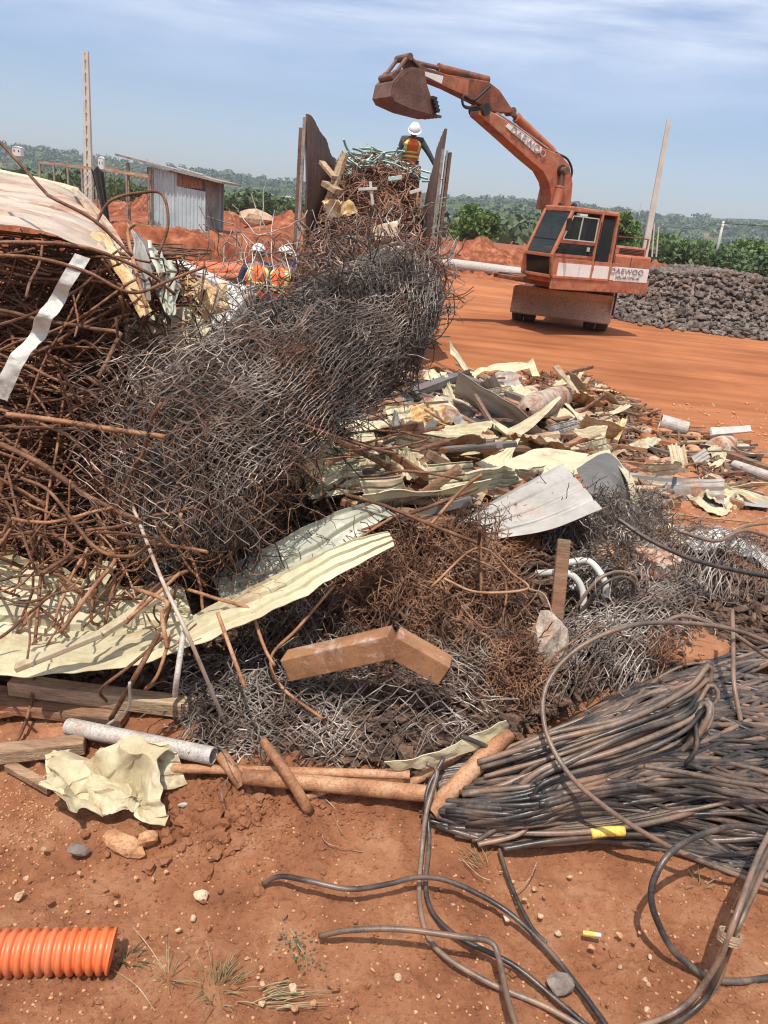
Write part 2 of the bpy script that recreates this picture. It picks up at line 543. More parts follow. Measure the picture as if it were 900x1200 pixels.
M['ex_orange'] = simple('faded_orange_paint', [(0.36, 0.095, 0.042), (0.50, 0.150, 0.065)], 2.2, 0.6, 0.0, 15, 0.1, over=(0.20, 0.075, 0.035), overscale=1.9, overthr=(0.52, 0.68), dust=(0.46, 0.24, 0.14), dustamt=(0.42, 0.75), speck=0.3)
M['ex_rust'] = simple('rusty_orange_paint', [(0.24, 0.075, 0.035), (0.36, 0.12, 0.055)], 2.5, 0.65, 0.1, 15, 0.15, over=(0.13, 0.06, 0.035), overscale=2.2, overthr=(0.45, 0.6))
M['ex_white'] = simple('chipped_white_paint', [(0.74, 0.70, 0.62), (0.82, 0.79, 0.72)], 2.5, 0.5, 0, 15, 0.08, over=(0.30, 0.13, 0.07), overscale=3.4, overthr=(0.66, 0.70), speck=0.15)
M['bucket'] = simple('worn_bucket_steel', [(0.13, 0.065, 0.045), (0.22, 0.115, 0.08)], 2.5, 0.6, 0.25, 15, 0.2)
M['blade'] = simple('dusty_blade_steel', [(0.50, 0.33, 0.22), (0.60, 0.41, 0.29)], 1.5, 0.75, 0.1, 15, 0.1)
M['chrome'] = simple('worn_bright_steel', [(0.45, 0.42, 0.38), (0.6, 0.57, 0.52)], 5, 0.3, 0.9, 15, 0.05)
M['text'] = simple('dark_lettering', [(0.14, 0.13, 0.14), (0.42, 0.38, 0.35)], 9, 0.6, 0, 15, 0.0)
M['text_faded'] = simple('faded_grey_lettering', [(0.34, 0.26, 0.22), (0.50, 0.42, 0.36)], 9, 0.6, 0, 15, 0.0)
M['truck_wall'] = simple('rusty_truck_side_panel', [(0.11, 0.06, 0.042), (0.19, 0.105, 0.07)], 1.3, 0.75, 0.15, 12, 0.2, over=(0.26, 0.15, 0.10), overscale=1.1, overthr=(0.5, 0.7))
M['truck_frame'] = simple('weathered_frame_steel', [(0.24, 0.20, 0.18), (0.42, 0.37, 0.33)], 3, 0.6, 0.2, 20, 0.1, over=(0.20, 0.10, 0.06), overscale=3, overthr=(0.5, 0.65))
M['truck_blue'] = simple('blue_truck_paint', [(0.05, 0.10, 0.26), (0.09, 0.16, 0.34)], 3, 0.5, 0.0, 20, 0.1, over=(0.25, 0.14, 0.09), overscale=3, overthr=(0.55, 0.7))
M['mint'] = simple('pale_green_strip', [(0.26, 0.38, 0.32), (0.42, 0.52, 0.45)], 3, 0.45, 0.1, 20, 0.1, vary=0.3)
M['yellow'] = simple('yellow_tape', [(0.75, 0.50, 0.08), (0.85, 0.62, 0.16)], 20, 0.5, 0, 60, 0.2)
M['pink'] = simple('pink_plastic', [(0.65, 0.18, 0.22), (0.70, 0.25, 0.28)], 5, 0.5)
M['bark'] = simple('tree_bark', [(0.10, 0.07, 0.045), (0.18, 0.13, 0.09)], 4, 0.9, 0, 20, 0.4)
M['skin'] = simple('brown_skin', [(0.20, 0.10, 0.06), (0.25, 0.13, 0.08)], 4, 0.6, 0, 20, 0.0)
M['helmet'] = simple('white_helmet_plastic', [(0.78, 0.78, 0.78), (0.82, 0.82, 0.82)], 4, 0.3, 0, 20, 0.0, speck=0.3)
M['vest'] = simple('orange_vest_cloth', [(0.80, 0.13, 0.03), (0.88, 0.19, 0.05)], 6, 0.8, 0, 40, 0.2)
M['lime'] = simple('lime_reflective_tape', [(0.72, 0.74, 0.14), (0.80, 0.80, 0.30)], 6, 0.5, 0, 40, 0.0)
M['navy'] = simple('navy_work_cloth', [(0.015, 0.02, 0.045), (0.035, 0.04, 0.08)], 6, 0.85, 0, 40, 0.2)
M['dark_cloth'] = simple('dark_grey_cloth', [(0.03, 0.03, 0.032), (0.06, 0.057, 0.055)], 6, 0.85, 0, 40, 0.2)
M['foam'] = simple('ochre_stained_sheet', [(0.50, 0.28, 0.09), (0.66, 0.50, 0.30)], 9, 0.7, 0, 30, 0.6)
M['roof_red'] = simple('clay_red_roof', [(0.35, 0.12, 0.07), (0.42, 0.17, 0.10)], 1, 0.8)
M['house_wall'] = simple('pale_house_wall', [(0.62, 0.60, 0.56), (0.72, 0.70, 0.66)], 0.3, 0.8)


def glassmat():
    m, nt, b = newmat('dark_cab_glass')
    b.inputs['Base Color'].default_value = (0.03, 0.035, 0.035, 1)
    b.inputs['Roughness'].default_value = 0.08
    b.inputs['Specular IOR Level'].default_value = 0.6
    tr = nd(nt, 'ShaderNodeBsdfTransparent')
    tr.inputs[0].default_value = (0.55, 0.57, 0.56, 1)
    mx = nd(nt, 'ShaderNodeMixShader')
    mx.inputs[0].default_value = 0.45
    nt.links.new(b.outputs[0], mx.inputs[1])
    nt.links.new(tr.outputs[0], mx.inputs[2])
    nt.links.new(mx.outputs[0], nt.nodes['Material Output'].inputs[0])
    return m


M['glass'] = glassmat()


def leafmat(name, a, b2, c3, tr=0.25, scale=0.9):
    m, nt, b = newmat(name)
    P = coords(nt)
    f = noise(nt, scale, 3, 0.6, P)
    c = ramp(nt, f, [(0.3, a), (0.5, b2), (0.72, c3)])
    nt.links.new(c, b.inputs['Base Color'])
    b.inputs['Roughness'].default_value = 0.6
    t = nd(nt, 'ShaderNodeBsdfTranslucent')
    nt.links.new(c, t.inputs[0])
    mx = nd(nt, 'ShaderNodeMixShader')
    mx.inputs[0].default_value = tr
    nt.links.new(b.outputs[0], mx.inputs[1])
    nt.links.new(t.outputs[0], mx.inputs[2])
    nt.links.new(mx.outputs[0], nt.nodes['Material Output'].inputs[0])
    return m


M['leaf'] = leafmat('green_leaves', (0.07, 0.11, 0.025), (0.12, 0.19, 0.045), (0.20, 0.27, 0.07))
M['leaf_dark'] = leafmat('dark_green_leaves', (0.045, 0.07, 0.022), (0.085, 0.13, 0.038), (0.14, 0.19, 0.06))
M['forest'] = leafmat('woodland_leaves', (0.04, 0.065, 0.022), (0.075, 0.11, 0.035), (0.14, 0.16, 0.06), 0.1, 0.03)
M['grass_dry'] = leafmat('dry_grass', (0.20, 0.19, 0.08), (0.40, 0.32, 0.17), (0.50, 0.40, 0.22), 0.2, 30)
M['weed'] = leafmat('weed_leaves', (0.04, 0.06, 0.03), (0.07, 0.10, 0.05), (0.12, 0.15, 0.07), 0.2, 30)
# ------------------------------------------------------------------ world, sun, haze
SUN_DIR = np.array([-0.12, -0.34, 0.93])
SUN_DIR = SUN_DIR / np.linalg.norm(SUN_DIR)
w = bpy.data.worlds.new('World')
scene.world = w
w.use_nodes = True
nt = w.node_tree
bg = nt.nodes['Background']
sky = nd(nt, 'ShaderNodeTexSky', sky_type='NISHITA', sun_disc=False)
sky.sun_elevation = math.asin(SUN_DIR[2])
sky.sun_rotation = math.atan2(SUN_DIR[0], SUN_DIR[1])
sky.altitude = 100
sky.air_density = 1.2
sky.dust_density = 1.2
sky.ozone_density = 3.0
tc = nd(nt, 'ShaderNodeTexCoord')
mp = nd(nt, 'ShaderNodeMapping')
mp.inputs['Scale'].default_value = (1.0, 1.0, 7.0)
mp.inputs['Rotation'].default_value = (0.0, R(7), 0.0)
nt.links.new(tc.outputs['Generated'], mp.inputs[0])
nz = noise(nt, 2.1, 7, 0.55, mp.outputs[0], 0.3)
sep = nd(nt, 'ShaderNodeSeparateXYZ')
nt.links.new(tc.outputs['Generated'], sep.inputs[0])
hmask = nd(nt, 'ShaderNodeMapRange')
hmask.inputs[1].default_value = 0.12
hmask.inputs[2].default_value = 0.30
nt.links.new(sep.outputs[2], hmask.inputs[0])
cf = ramp(nt, nz, [(0.38, (0, 0, 0)), (0.60, (0.85, 0.85, 0.85))])
mm = nd(nt, 'ShaderNodeMath', operation='MULTIPLY')
nt.links.new(cf, mm.inputs[0])
nt.links.new(hmask.outputs[0], mm.inputs[1])
tinted = mixc(nt, 1.0, sky.outputs[0], (1.00, 1.01, 1.18), 'MULTIPLY')
cc = mixc(nt, mm.outputs[0], tinted, (12.0, 12.1, 12.6))
nt.links.new(cc, bg.inputs[0])
bg.inputs[1].default_value = 0.118
ld = bpy.data.lights.new('sun', 'SUN')
ld.energy = 5.0
ld.angle = R(0.5)
ld.color = (1.0, 0.95, 0.87)
sun = bpy.data.objects.new('sun', ld)
col.objects.link(sun)
sun.location = (0, 0, 60)
sun.rotation_euler = Vector((-SUN_DIR[0], -SUN_DIR[1], -SUN_DIR[2])).to_track_quat('-Z', 'Y').to_euler()

vs = scene.view_settings
vs.view_transform = 'Standard'
vs.look = 'None'
vs.gamma = 1
vs.use_curve_mapping = False
vs.exposure = 0.0

HAZE = 0.00026
if HAZE:
    m = bpy.data.materials.new('haze_air')
    m.use_nodes = True
    nt = m.node_tree
    nt.nodes.remove(nt.nodes['Principled BSDF'])
    pv = nd(nt, 'ShaderNodeVolumePrincipled')
    pv.inputs['Color'].default_value = (0.76, 0.86, 1.0, 1)
    pv.inputs['Density'].default_value = HAZE
    nt.links.new(pv.outputs[0], nt.nodes['Material Output'].inputs['Volume'])
    mb = MB()
    mb.box((0, 900, 70), (4400, 1950, 160))
    mb.build('haze', m, kind='stuff', label='thin pale blue haze over the far hills')

# ------------------------------------------------------------------ soil material
def soil_mat():
    m, nt, b = newmat('red_laterite_soil')
    P = coords(nt)
    big = noise(nt, 0.5, 6, 0.6, P)
    mid = noise(nt, 5, 8, 0.65, P)
    fine = noise(nt, 85, 10, 0.8, P)
    c = ramp(nt, big, [(0.3, (0.33, 0.130, 0.061)), (0.7, (0.50, 0.222, 0.110))])
    c2 = ramp(nt, mid, [(0.37, (0.24, 0.088, 0.043)), (0.5, (0.41, 0.173, 0.084)), (0.64, (0.56, 0.29, 0.16))])
    c = mixc(nt, 0.6, c, c2)
    # far ground: smoother, more orange, driven flat
    sp = nd(nt, 'ShaderNodeSeparateXYZ')
    nt.links.new(P, sp.inputs[0])
    far = nd(nt, 'ShaderNodeMapRange')
    far.inputs[1].default_value = 6.0
    far.inputs[2].default_value = 12.0
    nt.links.new(sp.outputs[1], far.inputs[0])
    fm = noise(nt, 0.35, 5, 0.55, P)
    cfar = ramp(nt, fm, [(0.38, (0.31, 0.108, 0.042)), (0.62, (0.42, 0.157, 0.064))])
    # graded streaks and wheel marks
    mpn = nd(nt, 'ShaderNodeMapping')
    mpn.inputs['Scale'].default_value = (0.16, 2.2, 1.0)
    mpn.inputs['Rotation'].default_value = (0, 0, 0.16)
    nt.links.new(P, mpn.inputs[0])
    wv = noise(nt, 1.0, 6, 0.6, mpn.outputs[0], 0.5)
    tr = ramp(nt, wv, [(0.38, (0.80, 0.78, 0.76)), (0.5, (1.0, 1.0, 1.0)), (0.64, (1.12, 1.10, 1.08))])
    cfar = mixc(nt, 1.0, cfar, tr, 'MULTIPLY')
    c = mixc(nt, far.outputs[0], c, cfar)
    # freshly dug earth of the banks is darker and redder
    def band(sock, a0, a1):
        q_ = nd(nt, 'ShaderNodeMapRange')
        q_.inputs[1].default_value = a0
        q_.inputs[2].default_value = a1
        nt.links.new(sock, q_.inputs[0])
        return q_.outputs[0]
    b1 = mixc(nt, 1.0, band(sp.outputs[1], 24.0, 25.0), band(sp.outputs[0], -3.6, -4.6), 'MULTIPLY')
    b2 = band(sp.outputs[1], 37.0, 41.0)
    bk = mixc(nt, 1.0, b1, b2, 'LIGHTEN')
    dm = noise(nt, 1.7, 7, 0.7, P)
    dug = ramp(nt, dm, [(0.38, (0.15, 0.045, 0.022)), (0.52, (0.27, 0.085, 0.038)), (0.66, (0.42, 0.17, 0.09))])
    c = mixc(nt, bk, c, dug)
    # small pale grit
    vo = nd(nt, 'ShaderNodeTexVoronoi')
    vo.inputs['Scale'].default_value = 55
    nt.links.new(P, vo.inputs['Vector'])
    gr = ramp(nt, vo.outputs['Distance'], [(0.10, (1, 1, 1)), (0.18, (0, 0, 0))])
    gsel = ramp(nt, vo.outputs['Color'], [(0.76, (0, 0, 0)), (0.80, (1, 1, 1))])
    gm = mixc(nt, 1.0, gr, gsel, 'MULTIPLY')
    c = mixc(nt, gm, c, (0.52, 0.36, 0.21))
    nt.links.new(c, b.inputs['Base Color'])
    b.inputs['Roughness'].default_value = 0.95
    b.inputs['Specular IOR Level'].default_value = 0.15
    bp = nd(nt, 'ShaderNodeBump')
    bp.inputs['Strength'].default_value = 0.9
    bp.inputs['Distance'].default_value = 0.016
    nt.links.new(fine, bp.inputs['Height'])
    bp2 = nd(nt, 'ShaderNodeBump')
    bp2.inputs['Strength'].default_value = 0.7
    bp2.inputs['Distance'].default_value = 0.03
    nt.links.new(mid, bp2.inputs['Height'])
    nt.links.new(bp.outputs[0], bp2.inputs['Normal'])
    nt.links.new(bp2.outputs[0], b.inputs['Normal'])
    return m


M['soil'] = soil_mat()
M['clod'] = M['soil']


def ground_height(x, y):
    z = terr(x, y)
    P = np.stack([x, y, np.zeros_like(x)], -1)
    near = sst(9, 4, y)
    z = z + near * (0.011 * fbm(P * 9, 3, 3, 0.6) + 0.008 * np.abs(fbm(P * 34, 3, 4, 0.65)))
    z = z + near * 0.028 * fbm(P * 1.9, 4, 8)
    # clods of loose soil in front of the pipes
    loose = np.clip(bump(x, y, -0.33, 1.83, 0.42, 0.20, 1.2), 0, 1) + 0.7 * sst(3.2, 4.6, y) * sst(11, 8, y) + 0.35 * np.clip(bump(x, y, -0.95, 1.9, 0.4, 0.25, 1.0), 0, 1)
    z = z + loose * 0.034 * np.abs(fbm(P * 14, 5, 21, 0.7))
    # far ground: shallow ruts and grains
    z = z + sst(8, 14, y) * (0.02 * fbm(P * 0.25, 3, 5) + 0.004 * fbm(P * 3.0, 3, 6))
    bank = sst(24, 25, y) * sst(-3, -5, x)
    z = z + bank * 0.16 * fbm(P * 2.2, 4, 33, 0.6) * sst(32, 27, y)
    z = z + sst(36, 40, y) * sst(70, 60, y) * 0.30 * fbm(P * 1.3, 4, 37, 0.7)
    return z


s = np.linspace(-1.2, 1.2, 940)
ys = [-3.0]
while ys[-1] < 1800:
    yy = ys[-1]
    ys.append(yy + (0.5 if yy < 0.3 else max((0.0042 if 0.9 < yy < 3.2 else 0.008) * yy, 0.005)))
    if len(ys) > 2400:
        break
ys = np.array(ys)
X = s[None, :] * (np.abs(ys[:, None]) * 1.0 + 1.6 + 0 * s[None, :])
Yg = np.repeat(ys[:, None], len(s), 1)
Z = ground_height(X, Yg)
mb = MB()
mb.grid(np.stack([X, Yg, Z], -1).transpose(1, 0, 2))
mb.build('ground', M['soil'], smooth=True, kind='structure', origin=(0, 0, 0), label='red laterite ground with tyre tracks and loose soil')

# ------------------------------------------------------------------ hills
def hill_mat():
    m, nt, b = newmat('hillside_scrub')
    P = coords(nt)
    f = noise(nt, 0.012, 8, 0.65, P)
    g = noise(nt, 0.08, 6, 0.7, P)
    c = ramp(nt, f, [(0.36, (0.045, 0.07, 0.022)), (0.52, (0.075, 0.10, 0.035)), (0.60, (0.15, 0.15, 0.06)), (0.68, (0.26, 0.16, 0.09))])
    c2 = ramp(nt, g, [(0.35, (0.4, 0.45, 0.4)), (0.65, (1.15, 1.1, 1.0))])
    nt.links.new(mixc(nt, 1.0, c, c2, 'MULTIPLY'), b.inputs['Base Color'])
    b.inputs['Roughness'].default_value = 1.0
    b.inputs['Specular IOR Level'].default_value = 0.0
    return m


M['hill'] = hill_mat()


def hill_h(x, y):
    """rises from the plain at y = 100 to a long low ridge"""
    u = x / np.maximum(y, 60)
    # elevation of the skyline as tan, by direction
    sky_t = 0.027 + 0.022 * np.abs(u + 0.05) + 0.002 * np.sin(u * 13 + 2)
    P = np.stack([x * 0.006, y * 0.006, 0 * x], -1)
    ridge1 = 11 * sst(210, 420, y) * (0.8 + 0.35 * vnoise(P * 1.3, 4)) * sst(-0.02, 0.12, u) * sst(0.34, 0.16, u)
    ridge2 = 1350 * sky_t * sst(500, 1350, y) * (1 + 0.10 * vnoise(P * 0.9, 9))
    dip = -14 * sst(120, 320, y) * sst(1100, 500, y) * (1 - sst(-0.05, 0.1, u) * sst(0.34, 0.2, u))
    lumps = 2.5 * fbm(P * 4, 3, 12) * sst(120, 300, y)
    return -0.75 + ridge1 + ridge2 + dip + lumps


ys = np.geomspace(95, 1750, 240)
s = np.linspace(-1.1, 1.1, 240)
X = s[None, :] * ys[:, None]
Yg = np.repeat(ys[:, None], len(s), 1)
mb = MB()
mb.grid(np.stack([X, Yg, hill_h(X, Yg)], -1).transpose(1, 0, 2))
mb.build('hills', M['hill'], smooth=True, kind='structure', origin=(0, 95, 0), label='low wooded hills on the horizon')


def ico(sub=2):
    import bmesh
    bm = bmesh.new()
    bmesh.ops.create_icosphere(bm, subdivisions=sub, radius=1)
    v = np.array([q.co[:] for q in bm.verts])
    f = np.array([[q.index for q in p.verts] for p in bm.faces])
    bm.free()
    return v, f


ICO1, ICF1 = ico(1)
ICO2, ICF2 = ico(2)
ICO3, ICF3 = ico(3)

# far woodland: thousands of rough crowns on the hills, one mass
mb = MB()
N = 6500
ycl = 150 * (1200 / 150) ** rng.random(N)
ucl = rng.uniform(-0.62, 0.62, N)
xcl = ucl * ycl
dens = vnoise(np.stack([xcl * 0.012, ycl * 0.012, 0 * xcl], -1), 44)
for i in range(N):
    if dens[i] < -0.25 and rnd.random() < 0.7:
        continue
    r_ = rnd.uniform(2.2, 4.2) * (1 + 0.0006 * ycl[i])
    z = float(hill_h(np.array([xcl[i]]), np.array([ycl[i]]))[0])
    nq = 46
    dd = rng.normal(size=(nq, 3))
    dd /= np.linalg.norm(dd, axis=1, keepdims=True)
    cc_ = np.array([xcl[i], ycl[i], z + r_ * 0.5]) + dd * r_ * rng.uniform(0.6, 1.05, (nq, 1)) * (1, 1, 0.8)
    a1 = rng.normal(size=(nq, 3)); a1 /= np.linalg.norm(a1, axis=1, keepdims=True)
    a2 = np.cross(a1, dd)
    sz_ = r_ * rng.uniform(0.18, 0.4, (nq, 1))
    mb.add(np.stack([cc_ - a1 * sz_, cc_ - a2 * sz_, cc_ + a1 * sz_, cc_ + a2 * sz_], 1).reshape(-1, 3), np.arange(nq * 4).reshape(-1, 4))
mb.build('woodland', M['forest'], kind='stuff', label='far woodland covering the low hills', smooth=False)


# ------------------------------------------------------------------ trees near enough to tell apart
def tree(px, py_base, Y, h, wd, label, mat='leaf', group=None, trunk=0.25, n=2600, name='tree', leaf=0.17):
    b = at(px, py_base, Y)
    base = np.array([b[0], Y, float(terr(b[0], Y))])
    root = thing(name, base, label, 'tree', group)
    t = MB()
    top = base + (0, 0, h * 0.6)
    t.tubes(crom([base - (0, 0, 0.1), base + (wd * 0.03, 0, h * 0.3), top], 4), np.linspace(h * 0.035, h * 0.012, 9)[None], 7)
    for k in range(6):
        a = k * 1.1 + rnd.random()
        st = base + (0, 0, h * (0.22 + 0.06 * k))
        t.tubes(crom([st, st + (math.cos(a) * wd * 0.2, math.sin(a) * wd * 0.2, h * 0.12), st + (math.cos(a) * wd * 0.36, math.sin(a) * wd * 0.36, h * 0.25)], 3), np.linspace(h * 0.015, h * 0.005, 7)[None], 5)
    t.build('trunk', M['bark'], root, smooth=True)
    # crown: clumps of small leaf faces
    nc = 26
    C = []
    for k in range(nc):
        a = rnd.random() * 6.28
        rr = math.sqrt(rnd.random()) * 0.36 * wd
        zz = h * (trunk + (1 - trunk) * rnd.random() ** 0.8 * 0.86)
        rr *= 1.15 - 0.75 * max(0, (zz / h - 0.45) / 0.55) ** 1.5
        C.append((math.cos(a) * rr, math.sin(a) * rr, zz, rnd.uniform(0.10, 0.2) * wd))
    C = np.array(C)
    pick = rng.integers(0, nc, n)
    d = rng.normal(size=(n, 3))
    d /= np.linalg.norm(d, axis=1, keepdims=True)
    rad = C[pick, 3] * rng.uniform(0.55, 1.08, n)
    ctr = base + C[pick, :3] + d * rad[:, None] * np.array([1, 1, 0.75])
    a1 = rng.normal(size=(n, 3))
    a1 /= np.linalg.norm(a1, axis=1, keepdims=True)
    a2 = np.cross(a1, rng.normal(size=(n, 3)))
    a2 /= np.linalg.norm(a2, axis=1, keepdims=True)
    sz = leaf * rng.uniform(0.6, 1.4, n)[:, None]
    V = np.stack([ctr - a1 * sz, ctr + a2 * sz * 0.6, ctr + a1 * sz, ctr - a2 * sz * 0.6], 1).reshape(-1, 3)
    Q = np.arange(n * 4).reshape(-1, 4)
    c = MB()
    c.add(V, Q)
    c.build('crown', M[mat], root)
    return root


tree(556, 282, 62, 3.9, 4.2, 'round bright green tree behind the earth bank left of the excavator', n=3600)
tree(722, 292, 60, 4.6, 3.6, 'bright green tree rising right behind the excavator cab', n=3600)
tree(640, 292, 66, 2.6, 3.2, 'small dark bush hidden behind the excavator cab front', 'leaf_dark', n=1500)
gl = 'green roadside tree in the dense row behind the stone heap'
gg = 'trees in the row behind the stone heap'
for i in range(26):
    px = 735 + i * 9.5 + rnd.uniform(-6, 6)
    Y = rnd.uniform(70, 105)
    tree(px, 305, Y, rnd.uniform(2.2, 4.0) * Y / 85 * (0.85 + 0.2 * (px > 850)), rnd.uniform(5.5, 8.5), gl, rnd.choice(['leaf', 'leaf_dark', 'leaf_dark']), gg, n=1900, leaf=0.26, trunk=0.12)
gl = 'low green scrub tree on the plain beyond the shed'
gg = 'scrub trees on the plain beyond the shed'
for i in range(30):
    px = rnd.uniform(-60, 350)
    Y = rnd.uniform(90, 170)
    tree(px, 250, Y, rnd.uniform(1.8, 3.4), rnd.uniform(5, 9), gl, 'leaf_dark', gg, n=900, leaf=0.36, trunk=0.1)
gl = 'low green scrub tree beyond the earth bank behind the truck'
gg = 'scrub trees beyond the earth bank'
for i in range(3):
    px = rnd.uniform(600, 720)
    Y = rnd.uniform(85, 150)
    tree(px, 275, Y, rnd.uniform(1.6, 3.2), rnd.uniform(5, 8), gl, 'leaf_dark', gg, n=900, leaf=0.33, trunk=0.1)


# ------------------------------------------------------------------ far houses
def house(px, py, Y, wd, h, label, group=None, red=False):
    p = at(px, py, Y)
    root = thing('house', (p[0], Y, p[2] - h / 2), label, 'house', group)
    mb = MB()
    mb.box((p[0], Y, p[2] - 0.3), (wd, wd * 0.8, h + 0.6))
    mb.build('wall', M['house_wall'], root)
    mb = MB()
    z = p[2] + h / 2
    mb.prism([(-wd * 0.56, 0.05), (wd * 0.56, 0.05), (0, h * 0.25)], lambda a, b, c: (p[0] + a, Y + c, z + b), -wd * 0.44, wd * 0.44)
    mb.build('roof', M['roof_red' if red else 'house_wall'], root)
    for k in (-0.27, 0.27):
        q = MB()
        q.box((p[0] + k * wd, Y - wd * 0.4 - 0.03, p[2]), (wd * 0.14, 0.1, h * 0.3))
        q.build('window', M['dark'], root)


house(21, 177, 300, 3.0, 2.2, 'narrow white house at the far left beyond the fence')
house(119, 191, 300, 2.0, 3.0, 'white tower-like house right of the forked concrete pole')
house(316, 235, 300, 8, 3, 'long white shed roof in the valley behind the helmets')
house(337, 237, 300, 5, 3, 'short white building beside the long white shed in the valley')
for i, px in enumerate((655, 668, 684, 699, 712, 728)):
    house(px + rnd.uniform(-3, 3), 246 + (px - 655) * 0.12 + rnd.uniform(-1, 1), 760, rnd.uniform(9, 13), 5.5, 'red roofed house on the far ridge behind the cab', 'red roofed houses on the ridge', True)


# ------------------------------------------------------------------ poles
def hpole(px0, py0, px1, py1, Y, w0, label, name='concrete_pole', rungs=12, name2='rung'):
    a = at(px0, py0, Y)   # top
    b = at(px1, py1, Y)
    b = b + (b - a) / np.linalg.norm(b - a) * 0.6
    root = thing(name, b, label, 'pole')
    def taper(f0x, f1x, dy, nm, mat):
        V = []
        for e, wv in ((b, w0), (a, w0 * 0.6)):
            for (x_, y_) in ((f0x, -1), (f1x, -1), (f1x, 1), (f0x, 1)):
                V.append(e + np.array([x_ * wv, y_ * dy * wv, 0]))
        q = MB()
        q.add(V, [(0, 3, 2, 1), (4, 5, 6, 7), (0, 1, 5, 4), (1, 2, 6, 5), (2, 3, 7, 6), (3, 0, 4, 7)])
        return q.build(nm, M[mat], root)
    taper(-0.5, -0.12, 0.30, 'leg', 'pole')
    taper(0.12, 0.5, 0.30, 'leg', 'pole')
    taper(-0.118, 0.118, 0.12 if rungs else 0.26, name2, 'pole')
    for k in range(rungs):
        t = (k + 0.5) / rungs
        c = b * (1 - t) + a * t
        wv = w0 * (1 - 0.4 * t)
        q = MB()
        q.box(c - (0, wv * 0.2, 0), (wv * 0.235, wv * 0.14, 0.14))
        q.build('rung', M['pole'], root)


hpole(100.5, 60, 104, 222, 34, 0.36, 'tall slotted concrete pole standing behind the chain-link fence beside the shed', name2='web')
hpole(784, 140, 755, 300, 47, 0.36, 'tall leaning concrete pole behind the excavator counterweight', name2='web', rungs=0)
a, b = at(848, 259, 86), at(836, 312, 86)
root = thing('utility_pole', b, 'thin pale utility pole with a crossarm standing behind the stone heap', 'pole')
MB().cyl(b, a, 0.17, 0.11, 10).build('shaft', M['pole'], root, smooth=True)
MB().box(a + (0, 0, -0.35), (1.3, 0.1, 0.1)).build('crossarm', M['pole'], root)
for k, (px, py) in enumerate(((1010, 262), (1010, 266))):
    P = crom([a + (0.5 * (1 - 2 * k), 0, -0.25), (a + at(px, py, 80)) / 2 + (0, 0, -0.35), at(px, py, 80)], 10)
    MB().tubes(P, 0.022, 4).build('power_line', M['dark'], label=['upper', 'lower'][k] + ' thin power line running off from the utility pole crossarm', cat='cable')
P = crom([a + (-0.5, 0, -0.25), at(810, 268, 95), at(760, 262, 120)], 10)
MB().tubes(P, 0.022, 4).build('power_line', M['dark'], label='thin power line sagging away between the crossarm pole and the leaning pole', cat='cable')
# pylon-like posts between the two poles
for k, (px, y0, y1) in enumerate(((764, 262, 296), (769, 266, 296))):
    a, b = at(px + 3, y0, 66), at(px, y1 + 5, 66)
    MB().cyl(b, a, 0.07, 0.05, 8).build('steel_post', M['pole'], label=['shorter thin post just right of the leaning concrete pole', 'second thin post near the leaning concrete pole, further from it'][k], cat='post')
a, b = at(752, 236, 700), at(749, 252, 700)
MB().cyl(b, a, 0.45, 0.3, 6).build('radio_mast', M['pole'], label='faint thin radio mast on the far ridge above the red roofs', cat='mast')

# ------------------------------------------------------------------ stone heap behind the excavator
def heap_h(x, y):
    top = at(800, 304, 29)
    A = bump(x, y, 10.4, 28.4, 3.6, 3.3, 2.55) + bump(x, y, 14.6, 28.2, 4.2, 3.8, 2.2) + bump(x, y, 18.5, 29, 4, 4.2, 2.4)
    return np.minimum(A, 1.85 + 0.12 * np.sin(x * 1.3)) - 0.22


mb = MB()
cnt = 0
stones = []
tries = 0
while cnt < 8200 and tries < 120000:
    tries += 1
    x = rnd.uniform(5.8, 21)
    y = rnd.uniform(23.2, 31.5)
    h = float(heap_h(x, y))
    if h < 0.02:
        if rnd.random() > 0.04 or h < -0.16:
            continue
        h = 0.04
    stones.append((x, y, h))
    cnt += 1
stones.sort(key=lambda q: q[1])
gx = np.linspace(5.5, 22, 150)
gy = np.linspace(22.5, 33, 100)
GX, GY = np.meshgrid(gx, gy, indexing='ij')
GZ = np.minimum(heap_h(GX, GY) - 0.10, 3) + terr(GX, GY)
GZ = np.maximum(GZ, terr(GX, GY) - 0.3)
mb.grid(np.stack([GX, GY, GZ], -1))
nfront = 0
for i, (x, y, h) in enumerate(stones):
    sz = rnd.uniform(0.055, 0.125) * (1.5 if i % 9 == 0 else 1)
    v = ICO1 * (1 + 0.28 * rng.normal(size=(len(ICO1), 1)).clip(-1, 1))
    m3 = np.array(Matrix.Rotation(rnd.random() * 6, 3, 'Z') @ Matrix.Rotation(rnd.random() * 6, 3, 'X'))
    v = (v * (sz, sz * rnd.uniform(0.6, 0.9), sz * rnd.uniform(0.5, 0.8))) @ m3.T + (x, y, float(terr(x, y)) + h)
    if i % 28 == 0 and nfront < 290:
        q = MB()
        q.add(v, None, ICF1)
        q.build('quarry_stone', M['rubble'], label='rough grey quarry stone lying in the heap behind the excavator', cat='stone', group='stones of the grey quarry heap')
        nfront += 1
    else:
        mb.add(v, None, ICF1)
mb.build('stone_heap', M['rubble'], kind='stuff', label='long heap of rough grey quarry stone behind the excavator')

